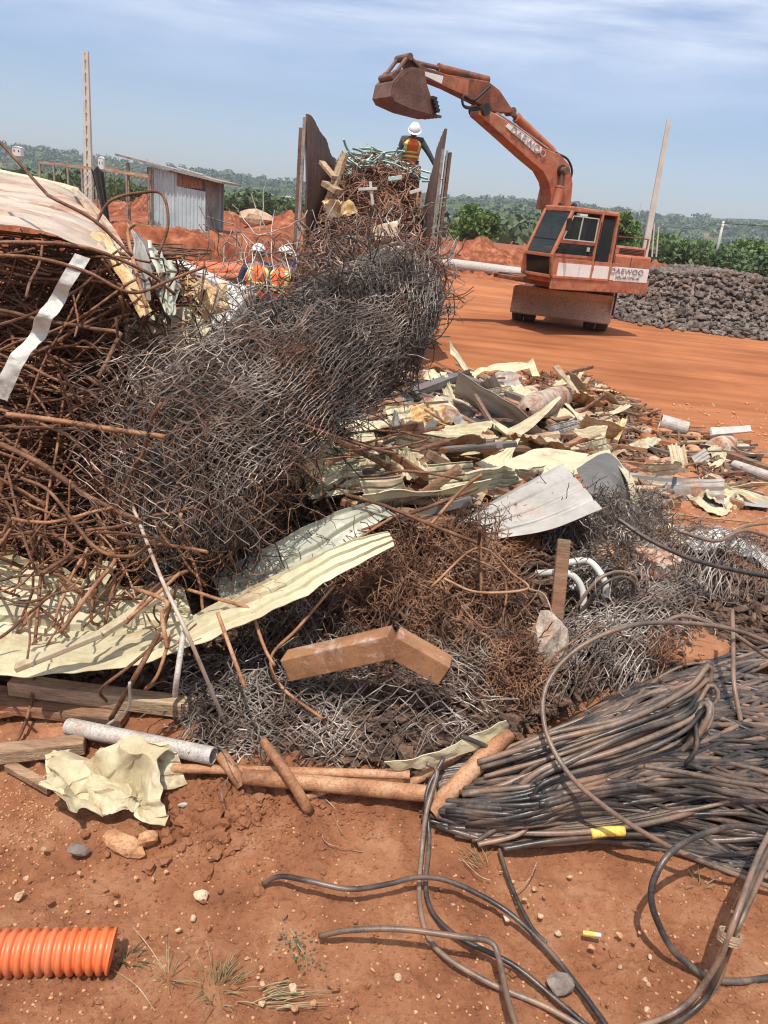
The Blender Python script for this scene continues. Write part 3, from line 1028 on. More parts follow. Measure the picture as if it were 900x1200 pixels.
# ------------------------------------------------------------------ shed, fence
def corr(mb, p0, p1, z0, z1a, z1b, pitch=0.14, amp=0.018, out=(0, -1, 0), nx=None):
    """corrugated wall between plan points p0 and p1, bottom z0, top from z1a to z1b"""
    p0, p1 = np.asarray(p0, float), np.asarray(p1, float)
    L = np.linalg.norm(p1 - p0)
    n = int(L / pitch) * 6 + 1
    t = np.linspace(0, 1, n)
    ph = (t * L / pitch) % 1
    prof = np.where(ph < 0.3, 1, np.where(ph < 0.42, 1 - (ph - 0.3) / 0.12 * 2, np.where(ph < 0.88, -1, -1 + (ph - 0.88) / 0.12 * 2))) * amp
    rows = []
    for zz in (0, 1):
        z = z0 * (1 - zz) + (z1a + (z1b - z1a) * t) * zz
        P = p0[None, :] * (1 - t[:, None]) + p1[None, :] * t[:, None]
        rows.append(np.stack([P[:, 0] + prof * out[0], P[:, 1] + prof * out[1], z], 1))
    mb.grid(np.stack(rows, 1))


Ys = 28.6
gz = float(terr(-8.0, Ys))
shed = thing('shed', (at(218, 262, Ys)[0], Ys, gz), 'small lean-to shed of pale blue corrugated sheets on the red earth bank', 'shed')
xl, xm, xr = at(176, 230, Ys)[0], at(207, 230, Ys)[0], at(241, 235, Ys)[0]
ztl, ztr = at(176, 195, Ys)[2], at(241, 212, Ys)[2]
zmid = ztl + (ztr - ztl) * (xm - xl) / (xr - xl)
zb = gz - 0.05
q = MB(); corr(q, (xl, Ys), (xm, Ys), zb, ztl, zmid); q.build('wall_sheet', M['shed_sheet'], shed, solid=0.004, label='pale blue corrugated wall sheet without rust')
q = MB(); corr(q, (xm + 0.02, Ys - 0.02), (xr, Ys - 0.02), zb - 0.02, zmid - 0.42, ztr - 0.36); q.build('wall_sheet', M['shed_sheet'], shed, solid=0.004)
q = MB(); corr(q, (xm + 0.02, Ys - 0.02), (xr - 0.12, Ys - 0.02), zmid - 0.42, zmid, ztr); q.build('wall_sheet_rust', M['shed_rust'], shed, solid=0.004, label='rust eaten top edge of the wall sheet')
xe = at(258, 238, Ys + 1.6)[0]
zte = at(258, 215, Ys + 1.6)[2]
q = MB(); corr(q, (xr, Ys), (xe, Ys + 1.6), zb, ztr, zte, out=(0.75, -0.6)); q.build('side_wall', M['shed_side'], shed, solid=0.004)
q = MB(); corr(q, (xl, Ys + 2.2), (xe, Ys + 2.2), zb, ztl, ztr); q.build('rear_wall', M['shed_sheet'], shed, solid=0.004)
rl, rr_ = at(135, 181, Ys - 0.3), at(261, 214, Ys - 0.1)
q = MB()
q.add([(rl[0], Ys - 0.35, rl[2]), (rr_[0], Ys - 0.25, rr_[2]), (rr_[0] + 0.1, Ys + 2.5, rr_[2]), (rl[0], Ys + 2.5, rl[2])], [(0, 1, 2, 3)])
q.build('roof', M['truck_frame'], shed, solid=0.07)
q = MB(); q.box(((at(218, 203, Ys)[0]), Ys + 0.8, at(218, 200, Ys)[2] + 0.02), (0.9, 1.0, 0.03), 0.1, 0.16); q.build('roof_patch', M['house_wall'], shed)
for px in (150, 153.5, 176):
    a = at(px, 187 + (px - 135) * 0.26, Ys - 0.05)
    q = MB(); q.bar((a[0], Ys - 0.08 if px < 152 or px > 170 else Ys + 1.8, zb), (a[0], Ys - 0.08 if px < 152 or px > 170 else Ys + 1.8, a[2]), 0.09, 0.09); q.build('post', M['wood'], shed)
a, b = at(128, 197, Ys - 0.1), at(177, 210, Ys - 0.1)
q = MB(); q.bar((a[0], Ys - 0.15, a[2]), (b[0], Ys - 0.15, b[2]), 0.08, 0.14); q.build('rail', M['wood'], shed)
a, b = at(122, 258, Ys - 0.4), at(262, 272, Ys - 0.4)
q = MB(); q.bar((a[0], Ys - 0.4, gz + 0.02), (b[0], Ys - 0.4, gz - 0.02), 0.12, 0.12); q.build('sill_beam', M['wood'], shed)


def zigzag(p0, du, dv, nu, nv):
    """flat chain-link fabric: one wire per column"""
    P = []
    for i in range(nu):
        j = np.arange(nv + 1)
        u = i + ((i + j) % 2)
        P.append(p0 + np.outer(u, du) + np.outer(j, dv))
    return np.array(P)


def fence(pxa, pxb, ytop_a, ytop_b, Y, hh, nposts, label):
    a, b = at(pxa, ytop_a, Y), at(pxb, ytop_b, Y)
    f = thing('chain_link_fence', ((a[0] + b[0]) / 2, Y, float(terr((a[0] + b[0]) / 2, Y))), label, 'fence')
    MB().bar(a, b, 0.07, 0.09).build('top_rail', M['wood'], f)
    for k in range(nposts):
        t = k / (nposts - 1)
        p = a * (1 - t) + b * t
        MB().bar((p[0], Y, p[2] - hh), p, 0.06, 0.06).build('post', M['truck_frame'], f)
    n = int(np.linalg.norm(b - a) / 0.07)
    P = zigzag(a, (b - a) / n, np.array([0, 0, -0.09]), n, int(hh * 0.8 / 0.09))
    MB().tubes(P, 0.006, 3, False).build('mesh', M['wire_dark'], f)
    return f


fence(46, 112, 190, 198, 27.6, 1.4, 5, 'low fence with a rusty top rail and wire mesh at the far left')
fence(122, 174, 199, 206, 28.0, 1.5, 3, 'dark wire mesh panel closing the open side of the shed')
# netting hung over the fence
q = MB()
a = at(108, 197, 27.3)
b = at(124, 199, 27.3)
nu, nv = 18, 26
G = np.zeros((nu, nv, 3))
for i in range(nu):
    for j in range(nv):
        u, v = i / (nu - 1), j / (nv - 1)
        G[i, j] = a * (1 - u) + b * u + np.array([(u - 0.5) * -0.25 * v + 0.28 * v, -0.12 + 0.07 * math.sin(u * 17 + v), -1.75 * v - 0.1 * math.sin(u * 9)])
q.grid(G)
q.build('netting', M['dark_cloth'], solid=0.01, label='bundle of dark shade netting hung over the fence next to the slotted pole', cat='netting')

# pale pipe across the far ground, behind the excavator
a, b = at(514, 299, 44), at(632, 314, 41)
a[2] = float(terr(a[0], 44)) + 0.3
b[2] = float(terr(b[0], 41)) + 0.3
MB().cyl(a, b, 0.30, 0.30, 24, 0.88).build('concrete_pipe', M['pipe_grey'], smooth=False, label='long pale pipe lying on the red ground between the truck and the excavator', cat='pipe')
# pale block lying among the earth mounds
p = at(300, 262, 38)
v = ICO2 * (1 + 0.16 * vnoise(ICO2 * 2 + 5, 3)[:, None]) * (0.8, 0.5, 0.45)
q = MB(); q.add(v + (p[0], 38, float(terr(p[0], 38)) + 0.35), None, ICF2)
q.build('boulder', M['stone'], label='pale boulder on the earth mound behind the two workers', cat='boulder')
# ------------------------------------------------------------------ excavator
FZ = -0.6                                  # level of the far ground
th = R(32)
F = np.array([-math.cos(th), -math.sin(th), 0])
Lf = np.array([math.sin(th), -math.cos(th), 0])
SY = 20.6
rc = at(764, 336, SY + 0.7)
Sx = rc[0] - 0.18 - (2.1 * math.cos(th) + 1.235 * math.sin(th))
S0 = np.array([Sx, SY, FZ])
TM = np.eye(4)
TM[:3, 0], TM[:3, 1], TM[:3, 2], TM[:3, 3] = F * 0.94, Lf * 0.94, (0, 0, 0.95), S0
print('EXC', S0)
ex = thing('excavator', S0, 'worn orange wheeled excavator with raised bucket and white side stripe', 'excavator')


def part(name, mat, fn, parent=None, T=TM, **kw):
    q = MB(T)
    fn(q)
    return q.build(name, M[mat], parent or ex, **kw)


# undercarriage faces the camera: local x right, y away
bl = gp(655, 384)
UT = np.eye(4)
ua = R(-13)
UT[:3, 0], UT[:3, 1] = (math.cos(ua), math.sin(ua), 0), (-math.sin(ua), math.cos(ua), 0)
UT[:3, 3] = (bl[0] + 0.0, bl[1] + 0.2, FZ)
UM = UT
part('chassis', 'ex_rust', lambda q: (q.box((0, 2.0, 0.78), (1.0, 4.2, 0.45)), q.box((0, 0.65, 0.5), (2.0, 0.3, 0.28)), q.box((0, 3.4, 0.5), (2.0, 0.3, 0.28)), q.cyl((0, 2.2, 0.95), (0, 2.2, 1.22), 0.62, n=28)), T=UM, bevel=0.02)
for yy in (0.42, 3.4):
    for xx in (-1.17, -0.83, 0.83, 1.17):
        def tyre(q, xx=xx, yy=yy):
            n = 40
            prof = [(-0.13, 0.27), (-0.15, 0.40), (-0.135, 0.465), (-0.09, 0.49), (0.09, 0.49), (0.135, 0.465), (0.15, 0.40), (0.13, 0.27)]
            G = np.zeros((n, len(prof), 3))
            for i in range(n):
                a = i * 2 * math.pi / n
                for j, (o_, r_) in enumerate(prof):
                    r2 = r_ - (0.022 if (i % 2 and 2 <= j <= 5) else 0)
                    G[i, j] = (xx + o_, yy + math.cos(a) * r2, 0.49 + math.sin(a) * r2)
            q.grid(G, True)
        w_ = part('tyre', 'rubber', tyre, T=UM, solid=0.02)
        part('rim', 'ex_rust', lambda q: q.cyl((xx - 0.10, yy, 0.49), (xx + 0.10, yy, 0.49), 0.28, n=24, hollow=0.35), w_, T=UM)


def blade(q):
    prof = [(-0.24, -0.34), (-0.10, -0.2), (0.04, 0.0), (0.12, 0.17), (-0.02, 0.33)]
    z0 = 0.63
    G = np.zeros((2, 5, 3))
    for k, x in enumerate((-1.33, 1.33)):
        for j, (o_, z) in enumerate(prof):
            G[k, j] = (x, -0.25 + o_, z0 + z)
    q.grid(G)


bo = part('dozer_blade', 'blade', blade, T=UM, solid=0.05)
part('blade_lip', 'blade', lambda q: q.box((0, -0.22, 0.975), (2.66, 0.16, 0.05)), bo, T=UM, bevel=0.01)
for sx in (-1.33, 1.33):
    part('blade_end_plate', 'blade', lambda q: q.box((sx, -0.17, 0.63), (0.04, 0.30, 0.68)), bo, T=UM)
part('blade_arm', 'ex_rust', lambda q: (q.bar((-0.5, -0.1, 0.6), (-0.4, 1.0, 0.75), 0.14, 0.2), q.bar((0.5, -0.1, 0.6), (0.4, 1.0, 0.75), 0.14, 0.2)), T=UM)
part('blade_cylinder', 'chrome', lambda q: q.cyl((0.42, -0.2, 0.92), (0.80, 0.1, 1.30), 0.075, n=16), T=UM, smooth=False)
part('stowed_step', 'ex_rust', lambda q: q.box((0.95, 1.3, 1.0), (0.8, 1.0, 0.25)), T=UM, bevel=0.02)
part('hanging_strap', 'dark', lambda q: q.box((1.42, 1.2, 0.75), (0.07, 0.02, 0.75)), T=UM)

# house: local X forward, Y left, Z up
part('turntable', 'dark', lambda q: q.cyl((0, 0, 1.1), (0, 0, 1.3), 0.7, n=28))
part('deck', 'ex_rust', lambda q: (q.box((-0.35, 0, 1.30), (3.4, 2.3, 0.16)), q.box((1.45, -0.5, 1.30), (0.5, 0.8, 0.10))), bevel=0.015)
part('engine_cover', 'ex_orange', lambda q: (q.box((-1.15, 0.0, 1.86), (1.86, 2.44, 0.62)), q.box((-1.2, 0.15, 2.27), (1.5, 1.9, 0.24))), bevel=0.05)
part('side_skirt', 'ex_orange', lambda q: q.box((-0.30, 1.235, 1.37), (3.62, 0.06, 0.36)), bevel=0.02)


def cw(q):
    pts = [(-1.45, 1.24), (-2.0, 1.16), (-2.22, 0.8), (-2.3, 0), (-2.22, -0.8), (-2.0, -1.16), (-1.45, -1.24)]
    q.prism([(a, b) for a, b in pts], lambda a, b, c: (a, b, c), 1.2, 2.15)


part('counterweight', 'ex_orange', cw, bevel=0.05)
vent = part('vent', 'dark', lambda q: q.box((-1.35, 1.105, 2.27), (0.95, 0.02, 0.13)))
for k in range(3):
    part('vent_slat', 'ex_rust', lambda q: q.box((-1.35, 1.125, 2.235 + 0.035 * k), (0.95, 0.02, 0.012)), vent)
part('exhaust_recess', 'dark', lambda q: q.box((-0.42, 1.105, 2.28), (0.22, 0.02, 0.2)))
part('right_body', 'ex_orange', lambda q: q.box((-0.15, -0.85, 1.66), (1.3, 0.75, 0.55)), bevel=0.04)

# white stripe: panels with gaps
for (x0, x1) in ((1.36, 0.62), (0.60, 0.16), (0.14, -0.66), (-0.68, -2.0)):
    part('stripe_panel', 'ex_white', lambda q: q.box(((x0 + x1) / 2, 1.262, 1.68), (abs(x1 - x0), 0.016, 0.33 if x0 > -0.5 else 0.36)))
part('door_panel', 'ex_orange', lambda q: q.box((0.28, 1.238, 1.72), (2.2, 0.03, 0.46)), bevel=0.01)


def text_mesh(body, size, depth=0.008):
    cu = bpy.data.curves.new('txt', 'FONT')
    cu.body = body
    cu.size = size
    cu.extrude = depth
    cu.space_character = 1.1
    o = bpy.data.objects.new('txt', cu)
    col.objects.link(o)
    bpy.context.view_layer.update()
    dg = bpy.context.evaluated_depsgraph_get()
    me = bpy.data.meshes.new_from_object(o.evaluated_get(dg))
    bpy.data.objects.remove(o)
    return me


def lettering(body, size, O, U, W, mat, parent, sx=1.0, name='lettering'):
    """text with its left-bottom corner at O, reading direction U, up W (world)"""
    me = text_mesh(body, size)
    n = len(me.vertices)
    co = np.empty(n * 3, dtype=np.float32)
    me.vertices.foreach_get('co', co)
    co = co.reshape(-1, 3)
    N = np.cross(U, W)
    co = np.asarray(O) + co[:, :1] * U * sx + co[:, 1:2] * W + co[:, 2:3] * N
    me.vertices.foreach_set('co', co.astype(np.float32).ravel())
    me.materials.clear()
    return link(name, me, M[mat], parent)


def loc(x, y, z):
    return TM[:3, :3] @ np.array([x, y, z]) + TM[:3, 3]


lettering('DAEWOO', 0.185, loc(-0.50, 1.278, 1.695), -F, np.array([0, 0, 1.0]), 'text', ex, 1.35)
lettering('SOLAR130W-III', 0.105, loc(-0.74, 1.278, 1.56), -F, np.array([0, 0, 1.0]), 'text', ex, 1.15)

# cab: side outline (x forward, z up)
yl, yr = 1.235, 0.22
cabc = {'fb': (1.52, 1.50), 'fm': (1.62, 2.0), 'ft': (1.16, 3.10), 'rt': (-0.42, 3.12), 'rb': (-0.5, 1.5)}
cab = part('cab', 'ex_orange', lambda q: q.box((0.5, 0.728, 1.42), (2.0, 1.0, 0.16)), bevel=0.03)
part('cab_roof', 'ex_orange', lambda q: q.box((0.37, 0.728, 3.14), (1.66, 1.06, 0.09)), cab, bevel=0.03)


def posts(q):
    for y in (yl, yr):
        for a, b, wd in (('fb', 'fm', 0.09), ('fm', 'ft', 0.09), ('rt', 'rb', 0.11), ('rt', 'ft', 0.10), ('fb', 'rb', 0.1)):
            A, B = cabc[a], cabc[b]
            q.bar((A[0], y, A[1]), (B[0], y, B[1]), 0.07, wd, up=(0, 1, 0.01))
        q.bar((0.18, y, 1.5), (0.14, y, 3.1), 0.07, 0.11, up=(0, 1, 0.01))
    for k in ('fb', 'fm', 'ft', 'rt'):
        q.bar((cabc[k][0], yl, cabc[k][1]), (cabc[k][0], yr, cabc[k][1]), 0.08, 0.08)


part('cab_frame', 'ex_orange', posts, cab, bevel=0.012)


def quadp(name, pts, y, mat, parent, th_=0.012):
    q = MB(TM)
    q.prism(pts, lambda a, b, c: (a, c, b), y, y + th_)
    return q.build(name, M[mat], parent)


# side: door lower panel (orange) and glass
quadp('door_skin', [(1.50, 1.52), (0.2, 1.52), (0.2, 2.00), (1.60, 2.00)], yl - 0.03, 'ex_orange', cab, 0.03)
quadp('window_belt', [(1.59, 2.0), (0.2, 2.0), (0.2, 2.06), (1.565, 2.06)], yl - 0.02, 'ex_orange', cab, 0.035)
quadp('window_belt', [(1.46, 2.32), (0.2, 2.32), (0.2, 2.40), (1.42, 2.40)], yl - 0.02, 'ex_orange', cab, 0.035)
quadp('lower_window', [(1.50, 2.06), (0.24, 2.06), (0.24, 2.32), (1.40, 2.32)], yl, 'glass', cab)
w1 = quadp('side_window', [(1.36, 2.40), (0.25, 2.40), (0.25, 2.98), (1.12, 2.98)], yl, 'glass', cab)
for A, B in (((1.36, 2.41), (0.25, 2.41)), ((0.25, 2.41), (0.25, 2.97)), ((0.25, 2.97), (1.13, 2.97)), ((1.13, 2.97), (1.36, 2.41)), ((0.82, 2.41), (0.80, 2.97))):
    q = MB(TM); q.bar((A[0], yl + 0.02, A[1]), (B[0], yl + 0.02, B[1]), 0.025, 0.03, up=(0, 1, 0.01)); q.build('window_trim', M['pole'], w1)
quadp('rear_window', [(0.10, 1.72), (-0.38, 1.72), (-0.36, 2.98), (0.08, 2.98)], yl, 'glass', cab)
quadp('rear_skin', [(0.12, 1.5), (-0.5, 1.5), (-0.5, 1.72), (0.12, 1.72)], yl - 0.02, 'ex_orange', cab, 0.035)
q = MB(TM); q.box((0.42, yl + 0.02, 2.22), (0.10, 0.01, 0.10)); q.build('sticker', M['white'], cab, label='small pale sticker on the lower window')


def fq(name, z0, z1, mat, inset=0.06):
    def X(z):
        if z < 2.0:
            return 1.52 + (z - 1.5) / 0.5 * 0.10
        return 1.62 - (z - 2.0) / 1.10 * 0.46
    q = MB(TM)
    v = [(X(z0) + 0.01, yl - inset, z0), (X(z0) + 0.01, yr + inset, z0), (X(z1) + 0.01, yr + inset, z1), (X(z1) + 0.01, yl - inset, z1)]
    q.add(v, [(0, 1, 2, 3)])
    return q.build(name, M[mat], cab, solid=0.012)


fq('windscreen', 2.05, 3.04, 'glass')
fq('lower_windscreen', 1.55, 1.97, 'glass')
q = MB(TM); q.bar((1.47, yl - 0.05, 2.38), (1.47, yr + 0.05, 2.38), 0.03, 0.03); q.build('windscreen_bar', M['dark'], cab)
quadp('far_door', [(1.50, 1.52), (-0.45, 1.52), (-0.45, 2.2), (1.60, 2.05)], yr, 'ex_rust', cab, 0.03)
q = MB(TM); q.box((-0.47, 0.73, 2.3), (0.04, 1.0, 1.6)); q.build('cab_rear_wall', M['ex_rust'], cab)
q = MB(TM); q.box((0.15, 0.72, 1.78), (0.5, 0.5, 0.14)); q.box((-0.1, 0.72, 2.1), (0.12, 0.5, 0.7), 0, -0.12); q.build('seat', M['dark_cloth'], cab, bevel=0.03)
q = MB(TM); q.cyl((0.95, 0.72, 1.5), (0.85, 0.72, 2.1), 0.03); q.cyl((0.86, 0.72, 2.1), (0.83, 0.72, 2.13), 0.19, n=20, hollow=0.85); q.build('steering_wheel', M['dark'], cab)
q = MB(TM); q.box((-0.62, 1.0, 2.33), (0.14, 0.24, 0.34)); q.cyl((-0.62, 1.0, 2.5), (-0.62, 1.0, 2.56), 0.04)
q.build('jerrycan', M['pink'], bevel=0.03, label='pink jerrycan standing behind the excavator cab', cat='jerrycan')

# small fittings
for x_ in (-0.05, -0.62, -1.25):
    part('panel_seam', 'dark', lambda q: q.box((x_, 1.245, 1.97), (0.012, 0.01, 0.36)))
for x_ in (0.16, -0.5):
    q = MB(TM); q.bar((x_, yl + 0.06, 1.95), (x_, yl + 0.06, 2.9), 0.022, 0.022); q.build('grab_rail', M['dark'], ex)
q = MB(TM); q.bar((-0.7, 1.1, 2.36), (-0.7, 1.1, 2.62), 0.03, 0.03); q.bar((-0.7, 1.1, 2.62), (-1.9, 1.1, 2.62), 0.03, 0.03); q.bar((-1.9, 1.1, 2.62), (-1.9, 1.1, 2.36), 0.03, 0.03); q.build('handrail', M['ex_rust'], ex)
q = MB(TM); q.box((0.32, yl + 0.03, 2.1), (0.14, 0.03, 0.035)); q.build('door_handle', M['dark'], cab)
for z_ in (1.75, 2.2, 2.75):
    q = MB(TM); q.cyl((0.14, yl + 0.035, z_ - 0.04), (0.14, yl + 0.035, z_ + 0.04), 0.022, n=8); q.build('hinge', M['ex_rust'], cab)
q = MB(TM); q.bar((1.2, yl, 2.9), (1.45, yl + 0.22, 2.9), 0.02, 0.02); q.box((1.45, yl + 0.24, 2.75), (0.03, 0.16, 0.28)); q.build('mirror', M['dark'], cab)
q = MB(TM); q.cyl((0.9, 0.5, 3.2), (0.98, 0.5, 3.2), 0.07, n=14); q.cyl((0.9, 1.0, 3.2), (0.98, 1.0, 3.2), 0.07, n=14); q.build('work_lamps', M['dark'], cab)
q = MB(TM); q.cyl((-1.2, 0.2, 2.38), (-1.2, 0.2, 2.62), 0.05, n=12, hollow=0.8); q.build('exhaust', M['dark'], ex)
for k in range(7):
    q = MB(TM); q.cyl((-0.1 - k * 0.29, 1.262, 1.25), (-0.1 - k * 0.29, 1.275, 1.25), 0.014, n=6); q.build('bolt', M['dark'], ex)
for k in range(3):
    q = MB(UM); q.box((-0.9 + 0.9 * k, -0.02, 0.62), (0.08, 0.16, 0.6)); q.build('blade_rib', M['ex_rust'], bo)
q = MB(UM); q.box((0, 0.2, 0.98), (1.5, 0.5, 0.12)); q.build('step_plate', M['ex_rust'], ex)

# boom, stick and bucket in the vertical plane through the machine
P0 = S0 + Lf * (-0.12)


def pl(px, py):
    return onplane(px, py, P0, F)


def W2(s_, z_, w_=0.0):
    return P0 + F * s_ + np.array([0, 0, z_ - P0[2]]) + Lf * w_


def flat(name, pts, half, mat, parent=None, bevel=0.02, off=0.0, **kw):
    prof = [pl(*p) for p in pts]
    q = MB()
    q.prism(prof, lambda a, b, c: W2(a, b, c), off - half, off + half)
    return q.build(name, M[mat], parent or ex, bevel=bevel, **kw)


def strip_solid(name, upper, lower, half, mat, parent=None, bevel=0.02, off=0.0, **kw):
    """solid between two pixel polylines of equal length"""
    q = MB()
    n = len(upper)
    V = []
    for a, b in zip(upper, lower):
        sa, sb = pl(*a), pl(*b)
        for w_ in (off - half, off + half):
            V.append(W2(sa[0], sa[1], w_))
            V.append(W2(sb[0], sb[1], w_))
    Q = []
    for i in range(n - 1):
        a, b = i * 4, i * 4 + 4
        Q += [(a, b, b + 1, a + 1), (a + 2, a + 3, b + 3, b + 2), (a, a + 2, b + 2, b), (a + 1, b + 1, b + 3, a + 3)]
    Q += [(0, 1, 3, 2), ((n - 1) * 4, (n - 1) * 4 + 2, (n - 1) * 4 + 3, (n - 1) * 4 + 1)]
    q.add(V, Q)
    return q.build(name, M[mat], parent or ex, bevel=bevel, **kw)


boom = strip_solid('boom', [(558, 124), (590, 143), (632, 174), (650, 181), (661, 193), (665, 215), (662, 250)],
                   [(556, 136), (580, 157), (612, 186), (630, 201), (637, 214), (640, 230), (640, 250)], 0.20, 'ex_orange')
# boom underside plate shows darker: a wider bottom flange
flat('boom_decal', [(586, 149), (589, 145), (628, 173), (627, 179), (621, 180)], 0.006, 'ex_white', boom, 0, 0.21)
a, b = pl(590.5, 154.5), pl(622, 179)
Uv = W2(*b) - W2(*a)
Lw = np.linalg.norm(Uv)
Uv = Uv / Lw
Wv = np.cross(Lf, Uv)
Wv = Wv if Wv[2] > 0 else -Wv
lettering('DAEWOO', 0.23, W2(a[0], a[1], 0.225), Uv, Wv, 'text_faded', boom, 1.1)
for px, py, r_ in ((651, 200, 0.13), (562, 129, 0.12)):
    s_, z_ = pl(px, py)
    q = MB(); q.cyl(W2(s_, z_, -0.27), W2(s_, z_, 0.27), r_, n=20); q.build('pin', M['dark'], boom)
stick = strip_solid('stick', [(474, 70), (486, 77), (520, 88), (568, 96), (581, 106), (597, 130)],
                    [(476, 82), (487, 91), (520, 104), (556, 122), (575, 132), (593, 133)], 0.15, 'ex_rust')
flat('stick_patch', [(521, 90), (545, 94), (543, 113), (519, 103)], 0.004, 'ex_orange', stick, 0, 0.152)
flat('stick_patch', [(491, 84), (515, 90), (513, 99), (492, 89)], 0.004, 'ex_white', stick, 0, 0.152)


def cylinder(name, p, q_, r_, off=0.0, rod=0.55, split=0.6, mat='ex_rust'):
    a, b = pl(*p), pl(*q_)
    A, B = W2(a[0], a[1], off), W2(b[0], b[1], off)
    mid = A * (1 - split) + B * split
    m1 = MB(); m1.cyl(A, mid, r_, n=18); m1.cyl(A + (B - A) * (split - 0.02), mid + (B - A) * 0.02, r_ * 1.12, n=18)
    o = m1.build(name, M[mat], ex)
    m2 = MB(); m2.cyl(mid, B, r_ * rod, n=14); m2.cyl(B - Lf * 0.12, B + Lf * 0.12, r_ * 0.9, n=14)
    m2.build('piston_rod', M['bucket'], o)
    return o


cylinder('bucket_cylinder', (572, 94), (478, 71), 0.085, 0, 0.55, 0.62)
cylinder('stick_cylinder', (648, 178), (598, 131), 0.10, 0, 0.6, 0.85, 'ex_orange')
cylinder('boom_cylinder', (641, 246), (651, 200), 0.10, 0.30, 0.6, 0.6, 'ex_orange')
cylinder('boom_cylinder', (641, 246), (651, 200), 0.10, -0.30, 0.6, 0.6, 'ex_orange')


def hose(pts, off, r_=0.03, mat='dark'):
    P = [W2(*pl(*p), off) for p in pts]
    MB().tubes(crom(P, 8), r_, 6).build('hydraulic_hose', M[mat], ex, smooth=True)


hose([(652, 181), (662, 187), (667, 200), (664, 214)], 0.1)
hose([(645, 173), (658, 183), (665, 196)], -0.05)
hose([(568, 102), (549, 118), (538, 113), (536, 122), (541, 127), (552, 125)], 0.2)
hose([(548, 119), (537, 115), (538, 124), (549, 127)], 0.17, 0.022)
hose([(563, 128), (600, 152), (640, 182)], 0.02, 0.025)
hose([(566, 124), (603, 149), (642, 177)], 0.12, 0.022, 'chrome')
# linkage at the bucket
q = MB()
for off in (-0.2, 0.2):
    for A, B in (((473, 66), (454, 92)), ((474, 68), (484, 79)), ((452, 92), (458, 84))):
        a, b = pl(*A), pl(*B)
        q.bar(W2(a[0], a[1], off), W2(b[0], b[1], off), 0.05, 0.12, up=Lf)
for (px, py) in ((473, 68), (454, 91), (486, 80)):
    a = pl(px, py)
    q.cyl(W2(a[0], a[1], -0.28), W2(a[0], a[1], 0.28), 0.07, n=12)
q.build('bucket_linkage', M['bucket'], ex, bevel=0.008)

# bucket: shell of a curved back plate, two cheek plates and teeth, open to the lower right
def shrink(L_):
    return [(478 + (x_ - 478) * 0.87, 92 + (y_ - 92) * 0.90) for x_, y_ in L_]


outer = [(487, 84), (473, 81), (460, 86), (447, 100), (443, 117), (447, 124), (470, 134), (498, 141)]
cheek = [(487, 84), (473, 81), (460, 86), (447, 100), (443, 117), (447, 124), (470, 134), (498, 141), (502, 132), (496, 118), (490, 101)]
outer, cheek = shrink(outer), shrink(cheek)
bk = MB()
half = 0.38
V = []
P2 = [pl(*p) for p in outer]
G = np.zeros((2, len(P2), 3))
for k, w_ in enumerate((-half, half)):
    for j, p in enumerate(P2):
        G[k, j] = W2(p[0], p[1], w_)
bk.grid(G)
bucket = bk.build('bucket', M['bucket'], ex, solid=0.05)
for w_ in (-half, half):
    q = MB(); q.prism([pl(*p) for p in cheek], lambda a, b, c: W2(a, b, c), w_ - 0.02, w_ + 0.02); q.build('cheek_plate', M['bucket'], bucket, bevel=0.008)
for k in range(5):
    w_ = -half + 0.08 + k * (2 * half - 0.16) / 4
    a, b = pl(*shrink([(496, 139)])[0]), pl(*shrink([(512, 143)])[0])
    A, B = W2(a[0], a[1], w_), W2(b[0], b[1], w_)
    q = MB(); q.bar(A, (A + B) / 2, 0.11, 0.10); q.bar((A + B) / 2, B, 0.08, 0.05); q.build('tooth', M['bucket'], bucket, bevel=0.006)
q = MB()
for k in range(4):
    a, b = pl(*shrink([(495 + k * 1.6, 119 + k * 5)])[0]), pl(*shrink([(501 + k * 1.2, 121 + k * 5)])[0])
    q.bar(W2(a[0], a[1], half + 0.04), W2(b[0], b[1], half + 0.04), 0.07, 0.14, up=Lf)
q.build('side_cutter', M['dark'], bucket, bevel=0.006)

# ------------------------------------------------------------------ truck
YR, YF = 12.8, 21.5
xL = at(352, 160, YR)[0]
xR = at(520, 180, YR)[0]
ztop = at(355, 133, YR)[2]
zbed = 0.55
print('TRUCK', xL, xR, ztop)
tr = thing('truck', ((xL + xR) / 2, 16.5, FZ), 'high sided blue scrap truck with rusty bent side walls, seen from behind', 'truck')


def tp(name, mat, fn, parent=None, **kw):
    q = MB()
    fn(q)
    return q.build(name, M[mat], parent or tr, **kw)


def wall(x, sgn):
    """bent side wall with vertical press ribs; its top edge sags forward"""
    n, m = 90, 14
    G = np.zeros((n, m, 3))
    for i in range(n):
        t = i / (n - 1)
        y = YR + (YF - YR) * t
        top = ztop - 0.38 * sst(0.0, 0.5, t) + 0.03 * math.sin(t * 31)
        rib = 0.003 * (1 if (t * 26) % 1 < 0.5 else -1)
        for j in range(m):
            v = j / (m - 1)
            z = zbed + (top - zbed) * v
            bulge = -sgn * 0.10 * math.sin(v * 3.1) * math.sin(t * 3.1) + sgn * 0.16 * sst(0.5, 1, v) * (1 - sst(0, 0.2, t)) * 0.4
            G[i, j] = (x + bulge + rib, y, z)
    q = MB()
    q.grid(G)
    return q.build('side_wall', M['truck_wall'], tr, solid=0.03)


